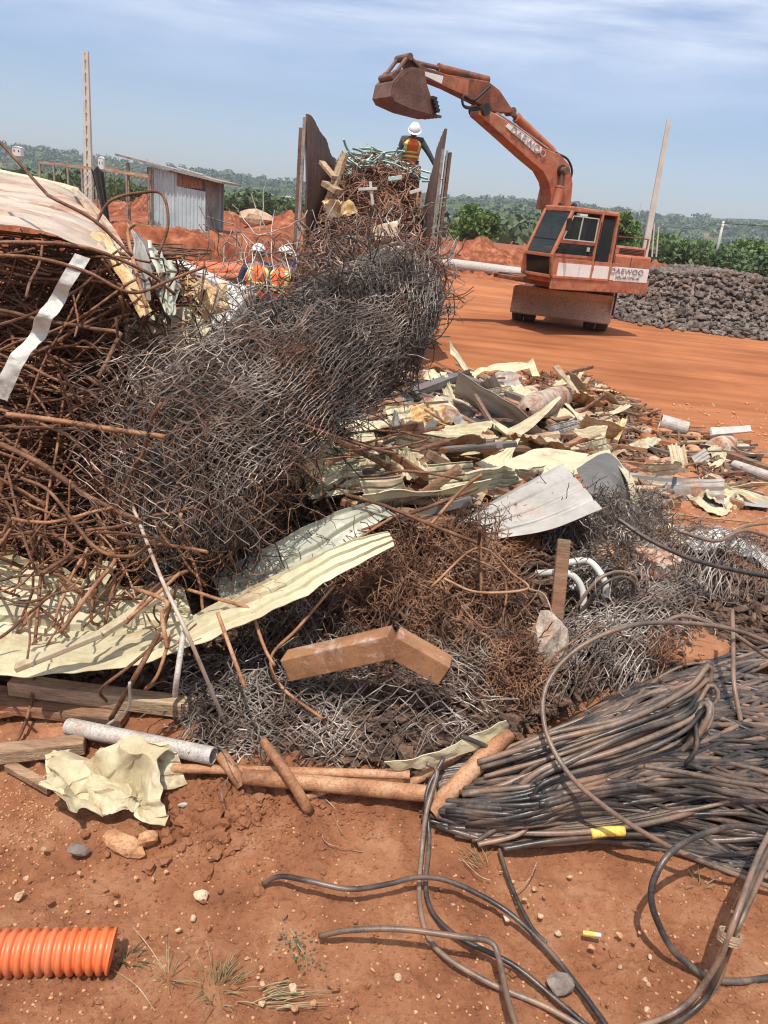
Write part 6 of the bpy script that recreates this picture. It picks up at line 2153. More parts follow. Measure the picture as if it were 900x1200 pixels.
# brown rusty lower end of that roll
low = MB()
tangle(1100, lambda N: along_roll(N, t0=0.0, t1=0.42), 0.26, 8, 0.5, 0.0018, low)
P = chain(roll_surface(ax_[:3], [0.26, 0.38, 0.42]), 36, 20, 0.002, 31, 0.05, 3.0, 0.006)
low.tubes(P, 0.0019, 4)
low.build('rusted_mesh', M['wire_rust'], label='rusty brown mesh hanging from the lower end of the tall roll', cat='wire mesh')

# light galvanised drape on the left of the roll: open cells
def bilin(c00, c10, c11, c01, bulge=0.0, bdir=(0, -1, 0.3)):
    c00, c10, c11, c01 = map(np.asarray, (c00, c10, c11, c01))
    bd = np.asarray(bdir, float)

    def S(u, v):
        u_, v_ = u[..., None], v[..., None]
        P = c00 * (1 - u_) * (1 - v_) + c10 * u_ * (1 - v_) + c11 * u_ * v_ + c01 * (1 - u_) * v_
        return P + bd * bulge * np.sin(np.clip(u_, 0, 1) * math.pi) * np.sin(np.clip(v_, 0, 1) * math.pi)
    return S


dr = MB()
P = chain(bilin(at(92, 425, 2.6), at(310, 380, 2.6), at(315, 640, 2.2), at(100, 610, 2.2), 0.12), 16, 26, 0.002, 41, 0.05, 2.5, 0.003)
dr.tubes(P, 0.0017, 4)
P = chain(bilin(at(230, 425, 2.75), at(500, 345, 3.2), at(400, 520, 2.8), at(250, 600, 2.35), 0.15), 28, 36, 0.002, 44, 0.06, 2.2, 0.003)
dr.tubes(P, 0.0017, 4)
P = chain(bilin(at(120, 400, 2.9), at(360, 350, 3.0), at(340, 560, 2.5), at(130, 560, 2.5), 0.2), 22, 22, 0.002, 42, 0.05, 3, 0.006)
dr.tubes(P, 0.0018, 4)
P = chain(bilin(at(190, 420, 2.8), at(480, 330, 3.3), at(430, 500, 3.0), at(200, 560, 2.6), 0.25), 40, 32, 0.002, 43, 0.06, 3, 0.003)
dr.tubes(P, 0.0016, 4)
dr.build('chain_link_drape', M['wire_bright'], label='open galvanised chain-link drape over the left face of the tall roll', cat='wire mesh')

fr = MB()
P = chain(bilin(at(235, 268, 3.4), at(345, 285, 3.6), at(360, 420, 3.2), at(225, 410, 3.0), 0.1), 9, 9, 0.002, 51, 0.06, 4, 0.012)
fr.tubes(P, 0.0022, 4)
P = chain(bilin(at(215, 300, 3.5), at(350, 300, 3.9), at(420, 400, 3.5), at(220, 430, 3.1), 0.1), 9, 8, 0.002, 52, 0.05, 4, 0.01)
fr.tubes(P, 0.0022, 4)
tangle(40, lambda N: np.array([at(rng.uniform(240, 350), 270 + 30 * rng.random(), 3.5) for _ in range(N)]), 0.22, 6, 0.4, 0.0022, fr)
fr.build('torn_mesh', M['wire'], label='torn sparse mesh in front of the two workers', cat='wire mesh')

rt = MB()
P = chain(bilin(at(345, 260, 4.3), at(515, 230, 4.6), at(540, 360, 4.2), at(360, 400, 3.9), 0.15), 26, 20, 0.002, 61, 0.07, 3, 0.014)
rt.tubes(P, 0.0019, 4)
P = chain(bilin(at(420, 300, 4.2), at(530, 290, 4.3), at(480, 420, 3.9), at(400, 430, 3.8), 0.2), 20, 17, 0.002, 62, 0.07, 3, 0.012)
rt.tubes(P, 0.0019, 4)
P = chain(bilin(at(455, 300, 4.6), at(540, 300, 4.5), at(515, 400, 4.2), at(440, 430, 4.2), 0.1), 15, 14, 0.002, 63, 0.07, 3, 0.014)
rt.tubes(P, 0.0019, 4)
rt.build('torn_mesh', M['wire'], label='torn springy mesh at the upper end of the tall roll under the truck load', cat='wire mesh')
loop = [at(505, 275, 4.4), at(523, 272, 4.4), at(532, 288, 4.4), at(524, 302, 4.4), at(508, 300, 4.4), at(500, 285, 4.4)]
MB().tubes(crom(loop, 8), 0.005, 5).build('wire_loop', M['wire'], label='pale round wire loop at the right tip of the torn mesh', cat='wire')


# mesh mounds lying on the ground: chain-link over a lumpy patch of terrain
def ground_patch(poly4, h0, h1, seed, lump_=0.06):
    (ax0, ay0), (bx0, by0), (cx0, cy0), (dx0, dy0) = poly4
    c = [gp(ax0, ay0), gp(bx0, by0), gp(cx0, cy0), gp(dx0, dy0)]

    def S(u, v):
        u_, v_ = u[..., None], v[..., None]
        P = c[0] * (1 - u_) * (1 - v_) + c[1] * u_ * (1 - v_) + c[2] * u_ * v_ + c[3] * (1 - u_) * v_
        P = P.copy()
        dome = np.clip(np.sin(np.clip(u, 0, 1) * math.pi), 0, 1) ** 0.5 * np.clip(np.sin(np.clip(v, 0, 1) * math.pi), 0, 1) ** 0.5
        P[..., 2] = terr(P[..., 0], P[..., 1]) + h0 + (h1 - h0) * dome + lump_ * fbm(P * 3.0, 2, seed)
        return P
    return S


def mound(name, poly4, h, nu, nv, mat, label, seed, layers=2, r_=0.0021, extra=800, extra_L=0.14, amp=0.025, orange=0, wig=0.6):
    m_ = MB()
    for k in range(layers):
        S = ground_patch(poly4, 0.02, h * (1 - 0.28 * k), seed + k)
        m_.tubes(chain(S, nu, nv, r_, seed * 3 + k, amp * (0.45 if k == 0 else 1), 4, 0.0025), r_, 4)
    if extra:
        S = ground_patch(poly4, 0.02, h * 1.0, seed)
        def cf(N):
            P = S(rng.uniform(0.02, 0.98, N), rng.uniform(0.02, 0.98, N))
            P[:, 2] -= np.abs(rng.normal(size=N)) * h * 0.25
            return P
        tangle(extra, cf, extra_L, 7, wig, r_ * 0.95, m_)
    return m_.build(name, M[mat], label=label, cat='wire mesh')


mound('wire_mound', [(330, 665), (600, 625), (630, 800), (330, 800)], 0.26, 34, 26, 'wire_rust', 'large mound of rusty brown tangled mesh behind the bent box beam', 5, 3, extra=3600, extra_L=0.15, wig=0.5)
mound('wire_mound', [(200, 795), (420, 785), (420, 912), (215, 905)], 0.18, 20, 22, 'wire', 'dull grey mesh patch between the timber beam and the bent box beam', 6, 2, extra=500)
mound('wire_mound', [(390, 775), (570, 785), (600, 895), (370, 908)], 0.22, 13, 16, 'wire', 'light chain-link mesh with open cells under the bent box beam', 7, 2, extra=120, amp=0.03)
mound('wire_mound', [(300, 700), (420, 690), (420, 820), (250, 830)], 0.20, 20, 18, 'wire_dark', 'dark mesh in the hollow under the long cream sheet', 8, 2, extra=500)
mound('wire_mound', [(560, 620), (625, 625), (625, 665), (565, 672)], 0.16, 10, 8, 'wire_orange', 'bright orange nest of rusted fine wire under the grey sheet', 9, 1, extra=2600, extra_L=0.08, r_=0.0013)
mound('wire_mound', [(560, 770), (640, 780), (640, 850), (560, 840)], 0.20, 10, 8, 'wire_rust', 'rusty frayed mesh around the tall concrete lump', 10, 1, extra=1300, extra_L=0.1)
mound('wire_mound', [(640, 740), (830, 690), (790, 800), (635, 850)], 0.22, 24, 20, 'wire', 'sunlit crushed mesh with parallel wires left of the cable heap', 11, 3, extra=350, extra_L=0.16)
mound('wire_mound', [(740, 640), (920, 650), (920, 730), (740, 720)], 0.22, 30, 14, 'wire', 'galvanised mesh folded over the white plastic at the right', 12, 3, extra=150)
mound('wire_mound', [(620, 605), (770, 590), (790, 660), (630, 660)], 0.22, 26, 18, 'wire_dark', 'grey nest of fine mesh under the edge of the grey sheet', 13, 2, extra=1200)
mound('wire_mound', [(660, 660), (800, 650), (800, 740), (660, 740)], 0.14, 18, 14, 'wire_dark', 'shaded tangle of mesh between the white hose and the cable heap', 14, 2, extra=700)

# dark flakes added under the pile to make its hollows look shaded
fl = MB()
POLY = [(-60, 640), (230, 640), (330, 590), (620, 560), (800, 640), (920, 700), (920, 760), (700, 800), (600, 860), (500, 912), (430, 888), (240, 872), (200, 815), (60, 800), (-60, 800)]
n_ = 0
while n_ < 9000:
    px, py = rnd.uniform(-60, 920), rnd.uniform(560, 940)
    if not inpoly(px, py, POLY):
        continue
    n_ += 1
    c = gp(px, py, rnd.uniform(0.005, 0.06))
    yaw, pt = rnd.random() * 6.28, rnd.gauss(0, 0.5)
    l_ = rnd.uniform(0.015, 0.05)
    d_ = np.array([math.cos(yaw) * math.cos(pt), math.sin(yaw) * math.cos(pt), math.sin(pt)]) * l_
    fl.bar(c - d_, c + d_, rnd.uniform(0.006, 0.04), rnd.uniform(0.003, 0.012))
fl.build('hollow_shade_flakes', M['scrap'], kind='stuff', label='dark brown flakes added under the scrap pile as shade for its hollows')

# distinct bent rods and wires over the mounds
def rodpx(pts, r_, mat, label, name='rebar_rod', cat='rod', n=8, group=None, k=6):
    P = []
    for p in pts:
        P.append(gp(p[0], p[1], p[2]) if p[2] < 1.2 else at(*p))
    return MB().tubes(crom(P, n), r_, k).build(name, M[mat], smooth=True, label=label, cat=cat, group=group)


rodpx([(392, 685, 0.34), (350, 735, 0.28), (318, 770, 0.2), (330, 805, 0.15), (378, 842, 0.12)], 0.006, 'pipe_rust', 'orange rod bent like a hook around the end of the box beam')
rodpx([(505, 688, 0.30), (560, 642, 0.40), (600, 672, 0.32), (618, 690, 0.30), (560, 694, 0.32), (520, 678, 0.34)], 0.005, 'pipe_rust', 'rod bent into an angular loop on the rusty mound')
rodpx([(563, 622, 0.42), (564, 700, 0.2)], 0.006, 'pipe_rust', 'straight upright rod beside the orange wire nest')
rodpx([(528, 628, 0.4), (545, 650, 0.36), (590, 675, 0.3), (588, 725, 0.2), (565, 735, 0.2), (540, 710, 0.25)], 0.0045, 'rebar', 'thin wavy rod drooping from the orange wire nest')
rodpx([(620, 690, 0.3), (640, 700, 0.25), (650, 745, 0.22), (618, 738, 0.22)], 0.003, 'wood', 'thin pale wire curling in front of the flat post')

# white curved hoses
for pts, lb in (([(662, 660, 0.20), (690, 658, 0.22), (708, 680, 0.20), (710, 700, 0.14)], 'white curved hose arching right of the flat post'),
                ([(628, 672, 0.15), (665, 672, 0.2), (682, 690, 0.16), (684, 722, 0.08)], 'white curved hose bending down behind the flat post'),
                ([(668, 690, 0.08), (690, 682, 0.1), (712, 662, 0.12)], 'short white hose beneath the two curved ones')):
    rodpx(pts, 0.014, 'white', lb, 'white_hose', 'hose', k=10)

# ------------------------------------------------------------------ left rebar stack
gl, gg = 'rusty bent rebar rod in the tall tangled stack at the left', 'rods of the left rebar stack'
rods = []
for i in range(300):
    py = 285 + 420 * rnd.random() ** 0.9
    px = rnd.uniform(-80, 150)
    t = (py - 285) / 420
    Y = 3.25 - 0.75 * t + rnd.uniform(-0.12, 0.85)
    c = at(px, py, Y)
    if c[2] < 0.12:
        c[2] = 0.12 + rnd.random() * 0.2
    if rnd.random() < 0.72:
        d = (1, rnd.gauss(0, 0.3), rnd.gauss(-0.05, 0.22))
    else:
        d = (rnd.gauss(0, 0.6), rnd.gauss(0, 0.4), rnd.gauss(0, 1))
    L = rnd.uniform(0.5, 1.7)
    P = rodline(c - np.array(d) / np.linalg.norm(d) * L / 2, d, L, 12, 0.35, rnd.choice([0, 0, 1, 1, 2]))
    P[:, 2] = np.maximum(P[:, 2], 0.06)
    xlim = at(140, 500, 2.9)[0]
    P[:, 0] = np.minimum(P[:, 0], xlim + 0.1 * rnd.random())
    zt = 1.56 - 0.10 * (P[:, 1] - 3.0) - 0.35 * sst(-1.25, -0.7, P[:, 0])
    P[:, 2] = np.minimum(P[:, 2], zt)
    r_ = rnd.choice([0.004, 0.005, 0.005, 0.006, 0.008])
    if i < 215:
        MB().tubes(resample(crom(P, 3), 26), r_, 6).build('rebar_rod', M['rebar'], smooth=True, label=gl, cat='rod', group=gg)
    else:
        rods.append(resample(crom(P, 3), 26))
st = MB()
st.tubes(np.array(rods), 0.005, 5)
for k in range(1900):
    py = 290 + 430 * rnd.random()
    t = (py - 285) / 420
    c = at(rnd.uniform(-90, 165), py, 3.35 - 0.75 * t + rnd.uniform(0.0, 0.8))
    c[2] = max(c[2], 0.1)
    d = (1, rnd.gauss(0, 0.4), rnd.gauss(0, 0.45))
    L = rnd.uniform(0.25, 0.9)
    P = rodline(c, d, L, 6, 0.5, rnd.choice([0, 1]))
    P[:, 0] = np.minimum(P[:, 0], at(150, 500, 3.0)[0] + 0.15 * rnd.random())
    P[:, 2] = np.clip(P[:, 2], 0.05, 1.50)
    st.tubes(P, rnd.choice([0.003, 0.004, 0.005]), 4)
st.build('wire_tangle', M['rebar'], kind='stuff', label='dense inner tangle of rusty wire and rods in the left stack')

R_ = [
    ([(8, 486, 2.42), (60, 492, 2.42), (130, 503, 2.42), (193, 512, 2.45)], 0.0095, 'pipe_rust', 'thick ribbed rebar running level across the middle of the left stack'),
    ([(-30, 140, 3.0), (5, 172, 2.9), (50, 222, 2.8), (62, 232, 2.75), (110, 258, 2.7), (155, 300, 2.7)], 0.006, 'rebar', 'long rod rising above the tan roofing sheet at the far left'),
    ([(-40, 298, 2.6), (40, 302, 2.6), (100, 318, 2.6), (154, 343, 2.65), (200, 328, 2.8), (240, 312, 2.95)], 0.006, 'rebar', 'long rod bent in a V at the upright grey offcuts'),
    ([(112, 262, 3.2), (130, 235, 3.25), (165, 226, 3.3), (190, 228, 3.3), (197, 262, 3.25), (186, 298, 3.2)], 0.0065, 'rebar', 'tall arched rod in front of the shed'),
    ([(-40, 286, 2.8), (30, 284, 2.8), (100, 290, 2.8), (170, 318, 2.9), (205, 345, 3.0)], 0.007, 'rebar', 'long gently curved rod along the top of the left stack'),
    ([(158, 262, 3.0), (150, 275, 3.0), (160, 320, 2.9), (172, 360, 2.85)], 0.007, 'pipe_rust', 'hooked rod standing upright before the grey offcuts'),
    ([(155, 592, 2.42), (170, 630, 2.38), (190, 680, 2.32), (225, 755, 2.2), (268, 858, 2.02)], 0.0062, 'tan_sheet', 'pale ribbed rod leaning from the mesh down to the soil'),
    ([(25, 560, 2.35), (60, 578, 2.32), (110, 640, 2.3), (150, 652, 2.3), (175, 640, 2.3)], 0.006, 'rebar', 'curled rod hanging low in front of the left stack'),
    ([(0, 520, 2.4), (50, 545, 2.4), (100, 580, 2.38), (160, 610, 2.36)], 0.010, 'rebar', 'thick dark ribbed rod sloping down over the left stack'),
    ([(160, 690, 2.4), (195, 705, 2.3), (190, 722, 2.28), (196, 760, 2.2)], 0.007, 'pipe_rust', 'orange hooked rod end below the stack'),
    ([(210, 672, 2.4), (180, 700, 2.35), (150, 725, 2.25)], 0.006, 'pipe_rust', 'short hooked rod just above the channel section'),
    ([(185, 745, 2.28), (160, 790, 2.15), (130, 842, 2.02)], 0.008, 'rebar', 'thick rod leaning on the pale timber beam'),
    ([(190, 748, 2.28), (150, 782, 2.15), (118, 808, 2.1), (125, 822, 2.05)], 0.005, 'rebar', 'thinner hooked rod beside the thick leaning rod'),
    ([(215, 742, 2.25), (208, 790, 2.12), (205, 815, 2.05)], 0.009, 'pipe_grey', 'short grey rod standing behind the timber beam end'),
    ([(255, 718, 2.3), (270, 760, 2.2), (287, 806, 2.12)], 0.006, 'pipe_rust', 'rusty rod dropping from the cream sheet edge onto the mesh'),
    ([(200, 745, 2.3), (185, 790, 2.2), (170, 808, 2.15)], 0.0055, 'pipe_rust', 'small orange rod standing among the rod ends'),
    ([(152, 800, 2.1), (150, 830, 2.0), (125, 850, 1.95)], 0.0045, 'grey_sheet', 'thin bright rod crossing the timber beam'),
    ([(30, 715, 2.3), (35, 745, 2.25), (32, 772, 2.2)], 0.0035, 'rebar', 'thin wire hanging in front of the folded cream channel'),
    ([(118, 640, 2.5), (135, 655, 2.45), (108, 690, 2.35), (70, 742, 2.25)], 0.007, 'pipe_rust', 'rusty rod angling down over the upward bent cream piece'),
    ([(62, 625, 2.4), (85, 645, 2.35), (50, 672, 2.3)], 0.007, 'rebar', 'short stub rod with a cut end poking out above the folded channel'),
]
for pts, r_, mat, lb in R_:
    P = [at(p[0], p[1], p[2] - 0.30 * float(sst(590, 700, p[1])) * float(sst(860, 790, p[1]))) for p in pts]
    MB().tubes(crom(P, 8), r_, 8).build('rebar_rod', M[mat], smooth=True, label=lb, cat='rod')

# hooked rod ends hanging over the cream sheets
for i in range(64):
    px, py = rnd.uniform(-10, 235), rnd.uniform(590, 710)
    c = at(px, py, 2.42 - 0.0012 * (py - 600) + rnd.uniform(-0.10, 0.10))
    d = (rnd.gauss(0, 0.8), rnd.gauss(-0.2, 0.4), rnd.gauss(-0.5, 0.5))
    P = rodline(c, d, rnd.uniform(0.15, 0.5), 8, 0.6, rnd.choice([0, 1, 1]))
    P[:, 2] = np.maximum(P[:, 2], 0.12)
    MB().tubes(resample(crom(P, 3), 20), rnd.choice([0.0035, 0.005, 0.006]), 6).build('rebar_rod', M[rnd.choice(['rebar', 'pipe_rust'])], smooth=True, label='short hooked rod end hanging over the cream sheets below the left stack', cat='rod', group='rod ends over the cream sheets')

# rods in the middle behind the roll
for i in range(18):
    px, py = rnd.uniform(345, 480), rnd.uniform(455, 600)
    c = gp(px, py, rnd.uniform(0.1, 0.45))
    d = (rnd.gauss(0, 1), rnd.gauss(0, 0.7), rnd.gauss(0, 0.15))
    P = rodline(c, d, rnd.uniform(0.3, 0.8), 9, 0.3, rnd.choice([0, 1]))
    P[:, 2] = np.minimum(P[:, 2], c[2] + 0.15)
    MB().tubes(P, rnd.choice([0.006, 0.008]), 5).build('rebar_rod', M['rebar'], smooth=True, label='rusty rod lying among the sheets behind the tall mesh roll', cat='rod', group='rods behind the tall mesh roll')
rodpx([(320, 560, 3.6), (400, 540, 3.7), (470, 512, 3.9), (520, 500, 4.1)], 0.011, 'pipe_rust', 'rusty rod running from behind the mesh to the curved strip')
rodpx([(415, 625, 0.25), (500, 595, 0.3), (560, 572, 0.35)], 0.008, 'rebar', 'thin straight rod leaning from the grey-green sheet to the crumpled cream sheet')
rodpx([(300, 700, 2.4), (380, 655, 2.5), (470, 600, 2.8)], 0.006, 'pipe_rust', 'straight rod lying between the two long cream sheets')
rodpx([(500, 620, 0.3), (540, 575, 0.4), (565, 556, 0.5)], 0.007, 'pipe_rust', 'slanting rod leaning on the crumpled cream sheet')

# ------------------------------------------------------------------ load details on the truck
sheet('crumpled_sheet', [(378, 228, YR - 0.2), (400, 222, YR), (418, 232, YR)], [(385, 252, YR - 0.4), (405, 250, YR - 0.4), (420, 245, YR - 0.3)], 'foam', 'crumpled ochre sheet stuck in the left of the truck load', 0, 0, 0.22, 2.2, nu=40, nv=30)
bar2('timber_beam', 'wood', (387, 232, YR - 0.4), (404, 180, YR - 0.2), 0.12, 0.07, 'splintered plank sticking up at the left of the truck load', 'timber')
bar2('timber_beam', 'wood', (381, 215, YR - 0.3), (397, 225, YR - 0.5), 0.16, 0.08, 'pale broken board stuck in the left of the truck load', 'timber')
bar2('timber_beam', 'wood', (377, 190, YR), (392, 208, YR - 0.4), 0.10, 0.05, 'short ochre board leaning on the left truck wall', 'timber')
sheet('pale_sheet', [(436, 265, YR - 1.2), (466, 258, YR - 1.2)], [(440, 282, YR - 1.3), (466, 276, YR - 1.3)], 'cream_dirty', 'pale flat panel in the middle of the truck load', 0, 0, 0.02, nu=16, nv=10)
bar2('white_bracket', 'white', (434, 213, YR - 0.9), (437, 240, YR - 0.9), 0.07, 0.04, 'upright white arm of the cross-shaped scrap in the truck load', 'scrap')
bar2('white_bracket', 'white', (420, 222, YR - 0.92), (442, 221, YR - 0.92), 0.07, 0.04, 'level white arm of the cross-shaped scrap in the truck load', 'scrap')
bar2('metal_strip', 'mint', (455, 210, YR - 0.5), (471, 208, YR - 0.5), 0.09, 0.06, 'single green bar sticking out on the right of the truck load', 'metal strip')
bar2('metal_strip', 'white', (480, 226, YR - 0.5), (494, 222, YR - 0.5), 0.09, 0.05, 'short white bar beside the right truck wall', 'metal strip')
sheet('white_sheet', [(445, 292, YR - 1.5), (470, 288, YR - 1.5)], [(448, 300, YR - 1.5), (472, 293, YR - 1.5)], 'white', 'thin white strip below the pale flat panel of the load', 0, 0, 0.03, nu=10, nv=4)
# frayed wires at the front of the load
scene.cycles.filter_width = 1.15
lf = MB()
def cfr(N):
    return np.array([at(rng.uniform(352, 512), rng.uniform(290, 380), YR - 1.2 - 0.5 * rng.random()) for _ in range(N)])
tangle(900, cfr, 0.6, 9, 0.5, 0.010, lf)
lf.build('rod_tangle', M['cargo_rod'], kind='stuff', label='springy rusty wires spilling from the rear of the truck load')

# ------------------------------------------------------------------ cables
CG = 'cables of the black cable heap'
CL = 'dusty black cable in the heap at the right'


def top_e(x):
    return np.interp(x, [480, 540, 600, 700, 760, 830, 900, 1000], [928, 893, 878, 830, 790, 765, 752, 745])


def bot_e(x):
    return np.interp(x, [480, 520, 560, 640, 700, 800, 900, 1000], [950, 975, 988, 992, 982, 1000, 1030, 1050])


NC = 165
for i in range(NC):
    f = (i + rnd.random()) / NC
    wob = rnd.uniform(0, 6.28)
    am = rnd.uniform(0.03, 0.085)
    slope = rnd.gauss(0, 0.09)
    x0 = rnd.choice([rnd.uniform(488, 560), rnd.uniform(500, 640), rnd.uniform(600, 760)]) if f > 0.35 else rnd.uniform(560, 760)
    x1 = rnd.uniform(1010, 1220) if rnd.random() < 0.88 else rnd.uniform(820, 960)
    xs = np.linspace(x0, x1, 9)
    P = []
    for j, x in enumerate(xs):
        ff = np.clip(f + slope * (j - 4) / 4 + am * math.sin(wob + j * 1.3), 0.0, 1.0)
        y = top_e(x) * (1 - ff) + bot_e(x) * ff
        h = 0.018 + 0.17 * math.sin(min(1, ff * 1.15) * math.pi) ** 0.7 * min(1, (x - 470) / 160) + rnd.uniform(0, 0.02)
        P.append(gp(x, y, h))
    r_ = rnd.choice([0.006, 0.0075, 0.0085, 0.0095])
    MB().tubes(resample(crom(P, 6), 44), r_, 8).build('black_cable', M['cable'] if rnd.random() < 0.8 else M['cable_light'], smooth=True, label=CL, cat='cable', group=CG)
# looped left ends: U-turns
for i in range(16):
    o_ = i * 2.6
    r_ = rnd.choice([0.007, 0.009])
    P = [gp(900 - o_, 905 + o_ * 0.8, 0.12), gp(760, 945 + o_ * 0.5, 0.10), gp(640, 965 + o_ * 0.3, 0.07), gp(560 - o_ * 0.6, 978 - o_ * 0.4, 0.03), gp(515 - o_ * 0.5, 960 - o_, 0.03), gp(520 - o_ * 0.3, 935 - o_, 0.06), gp(580, 925 - o_, 0.10), gp(700, 905 - o_, 0.16), gp(830, 880 - o_, 0.2)]
    MB().tubes(resample(crom(P, 6), 60), r_, 8).build('black_cable', M['cable'] if i % 3 else M['cable_light'], smooth=True, label=CL, cat='cable', group=CG)
# the bundle of cables that bends back in the middle of the heap
for i in range(10):
    o_ = i * 6.0 + rnd.uniform(-3, 3)
    bx = 838 - abs(i - 4) * 2.5
    P = [gp(560 + o_ * 1.2, 893 + o_ * 0.95, 0.15), gp(640, 868 + o_ * 0.95, 0.22), gp(730, 838 + o_ * 0.85, 0.27), gp(800, 806 + o_ * 0.85, 0.30), gp(bx - 8, 785 + o_ * 0.9, 0.31), gp(bx, 797 + o_, 0.29), gp(bx - 12, 818 + o_, 0.25), gp(800, 836 + o_, 0.20)]
    P = [p + np.array([rnd.gauss(0, 0.012), rnd.gauss(0, 0.012), rnd.gauss(0, 0.012)]) for p in P]
    MB().tubes(resample(crom(P, 6), 50), rnd.choice([0.007, 0.0085, 0.0095]), 8).build('black_cable', M['cable'] if i % 2 else M['cable_light'], smooth=True, label='cable of the bundle bent back in the middle of the heap', cat='cable', group='cables of the bent bundle')

C_ = [
    ([(905, 755, 0.30), (860, 738, 0.36), (800, 730, 0.42), (740, 733, 0.45), (680, 758, 0.42), (642, 800, 0.36), (638, 850, 0.32), (665, 905, 0.28), (715, 950, 0.22), (780, 990, 0.14), (850, 1020, 0.08), (960, 1060, 0.03)], 0.009, 'cable_light', 'thick brown cable curving in a big arc around the cable heap'),
    ([(955, 1005, 0.16), (880, 970, 0.22), (830, 975, 0.25), (785, 1000, 0.25), (763, 1045, 0.18), (775, 1090, 0.10), (800, 1125, 0.05), (850, 1150, 0.02), (940, 1140, 0.02)], 0.0105, 'cable', 'black cable standing in an open loop with its shadow on the soil'),
    ([(500, 895, 0.16), (512, 905, 0.14), (500, 950, 0.10), (494, 1000, 0.03), (492, 1060, 0.02), (510, 1110, 0.02), (570, 1150, 0.02), (640, 1180, 0.02), (700, 1215, 0.02)], 0.0085, 'cable_light', 'grey cable dropping from the rusted pipe and running away along the soil'),
    ([(520, 888, 0.15), (500, 930, 0.10), (503, 980, 0.04), (500, 1050, 0.02), (528, 1092, 0.02), (600, 1130, 0.03), (650, 1170, 0.02), (720, 1230, 0.02)], 0.0085, 'cable', 'second cable dropping from the rusted pipe beside the grey one'),
    ([(308, 1036, 0.015), (328, 1027, 0.05), (360, 1032, 0.08), (410, 1042, 0.08), (455, 1036, 0.07), (490, 1028, 0.07), (530, 1034, 0.06), (590, 1065, 0.03), (640, 1110, 0.02), (680, 1160, 0.02), (720, 1215, 0.02)], 0.0085, 'cable', 'single cable with its free end raised in the middle of the soil'),
    ([(374, 1097, 0.02), (410, 1090, 0.06), (470, 1089, 0.09), (540, 1098, 0.10), (575, 1104, 0.09), (585, 1125, 0.08), (595, 1170, 0.09), (612, 1225, 0.10)], 0.009, 'cable_light', 'dirt coated cable making a sharp bend down near the bottom'),
    ([(585, 995, 0.02), (600, 1040, 0.015), (622, 1085, 0.015), (640, 1105, 0.015)], 0.007, 'cable', 'thin cable joining the raised single cable from the heap'),
    ([(925, 935, 0.34), (890, 1000, 0.34), (862, 1075, 0.30), (840, 1130, 0.18), (800, 1180, 0.06), (740, 1205, 0.03), (660, 1215, 0.02)], 0.0085, 'cable_light', 'lit outer cable of the tied bundle standing at the right edge'),
    ([(932, 935, 0.33), (897, 1000, 0.33), (864, 1075, 0.285), (846, 1130, 0.16), (822, 1175, 0.06), (770, 1210, 0.03), (700, 1235, 0.02)], 0.0085, 'cable', 'middle cable of the tied bundle standing at the right edge'),
    ([(938, 940, 0.32), (900, 1010, 0.31), (868, 1080, 0.27), (852, 1120, 0.16), (836, 1160, 0.08), (790, 1200, 0.03), (720, 1222, 0.03)], 0.0085, 'cable_light', 'inner cable of the tied bundle standing at the right edge'),
    ([(724, 608, 0.30), (760, 632, 0.28), (810, 655, 0.26), (860, 668, 0.24), (920, 680, 0.22)], 0.011, 'cable', 'thick dark cable lying over the galvanised mesh at the right'),
    ([(795, 622, 0.2), (840, 634, 0.2), (875, 622, 0.22), (930, 640, 0.2)], 0.010, 'cable_light', 'brown cable curling over the white plastic at the right'),
    ([(850, 640, 0.2), (872, 618, 0.2), (915, 612, 0.15)], 0.008, 'cable_light', 'thin brown cable arching away at the right edge'),
    ([(858, 715, 0.32), (859, 750, 0.30), (860, 800, 0.26), (868, 845, 0.2)], 0.0095, 'cable_light', 'upright cable hanging down across the cable heap'),
    ([(675, 712, 0.14), (700, 680, 0.26), (725, 670, 0.28), (745, 678, 0.22), (742, 700, 0.14)], 0.0085, 'cable_light', 'brown cable looping beside the white hoses'),
    ([(680, 718, 0.12), (706, 686, 0.24), (728, 676, 0.26), (742, 684, 0.22), (738, 706, 0.12)], 0.0085, 'cable', 'darker cable looping beside the white hoses'),
    ([(770, 735, 0.3), (800, 722, 0.33), (850, 738, 0.3), (900, 770, 0.25)], 0.009, 'cable_light', 'cable arching just behind the big brown arc'),
    ([(540, 862, 0.2), (575, 878, 0.16), (610, 905, 0.12), (590, 960, 0.08), (560, 985, 0.03)], 0.0095, 'cable', 'cable slipping down from the mesh over the left end of the heap'),
    ([(640, 880, 0.14), (625, 900, 0.14), (628, 940, 0.12), (612, 975, 0.07), (560, 990, 0.03)], 0.009, 'cable_light', 'looped cable over the left end of the heap'),
    ([(590, 995, 0.03), (650, 985, 0.06), (730, 978, 0.07), (780, 980, 0.08)], 0.010, 'cable', 'front cable carrying the yellow tape'),
    ([(755, 898, 0.3), (800, 905, 0.3), (850, 915, 0.27), (920, 925, 0.25)], 0.009, 'cable_light', 'cable crossing level over the right half of the heap'),
    ([(730, 745, 0.28), (700, 735, 0.3), (660, 760, 0.28), (640, 780, 0.28)], 0.004, 'rebar', 'thin wire over the crushed mesh'),
]
for pts, r_, mat, lb in C_:
    P = [gp(*p) for p in pts]
    MB().tubes(resample(crom(P, 8), 90), r_ * 0.82, 10).build('cable', M[mat], smooth=True, label=lb, cat='cable')
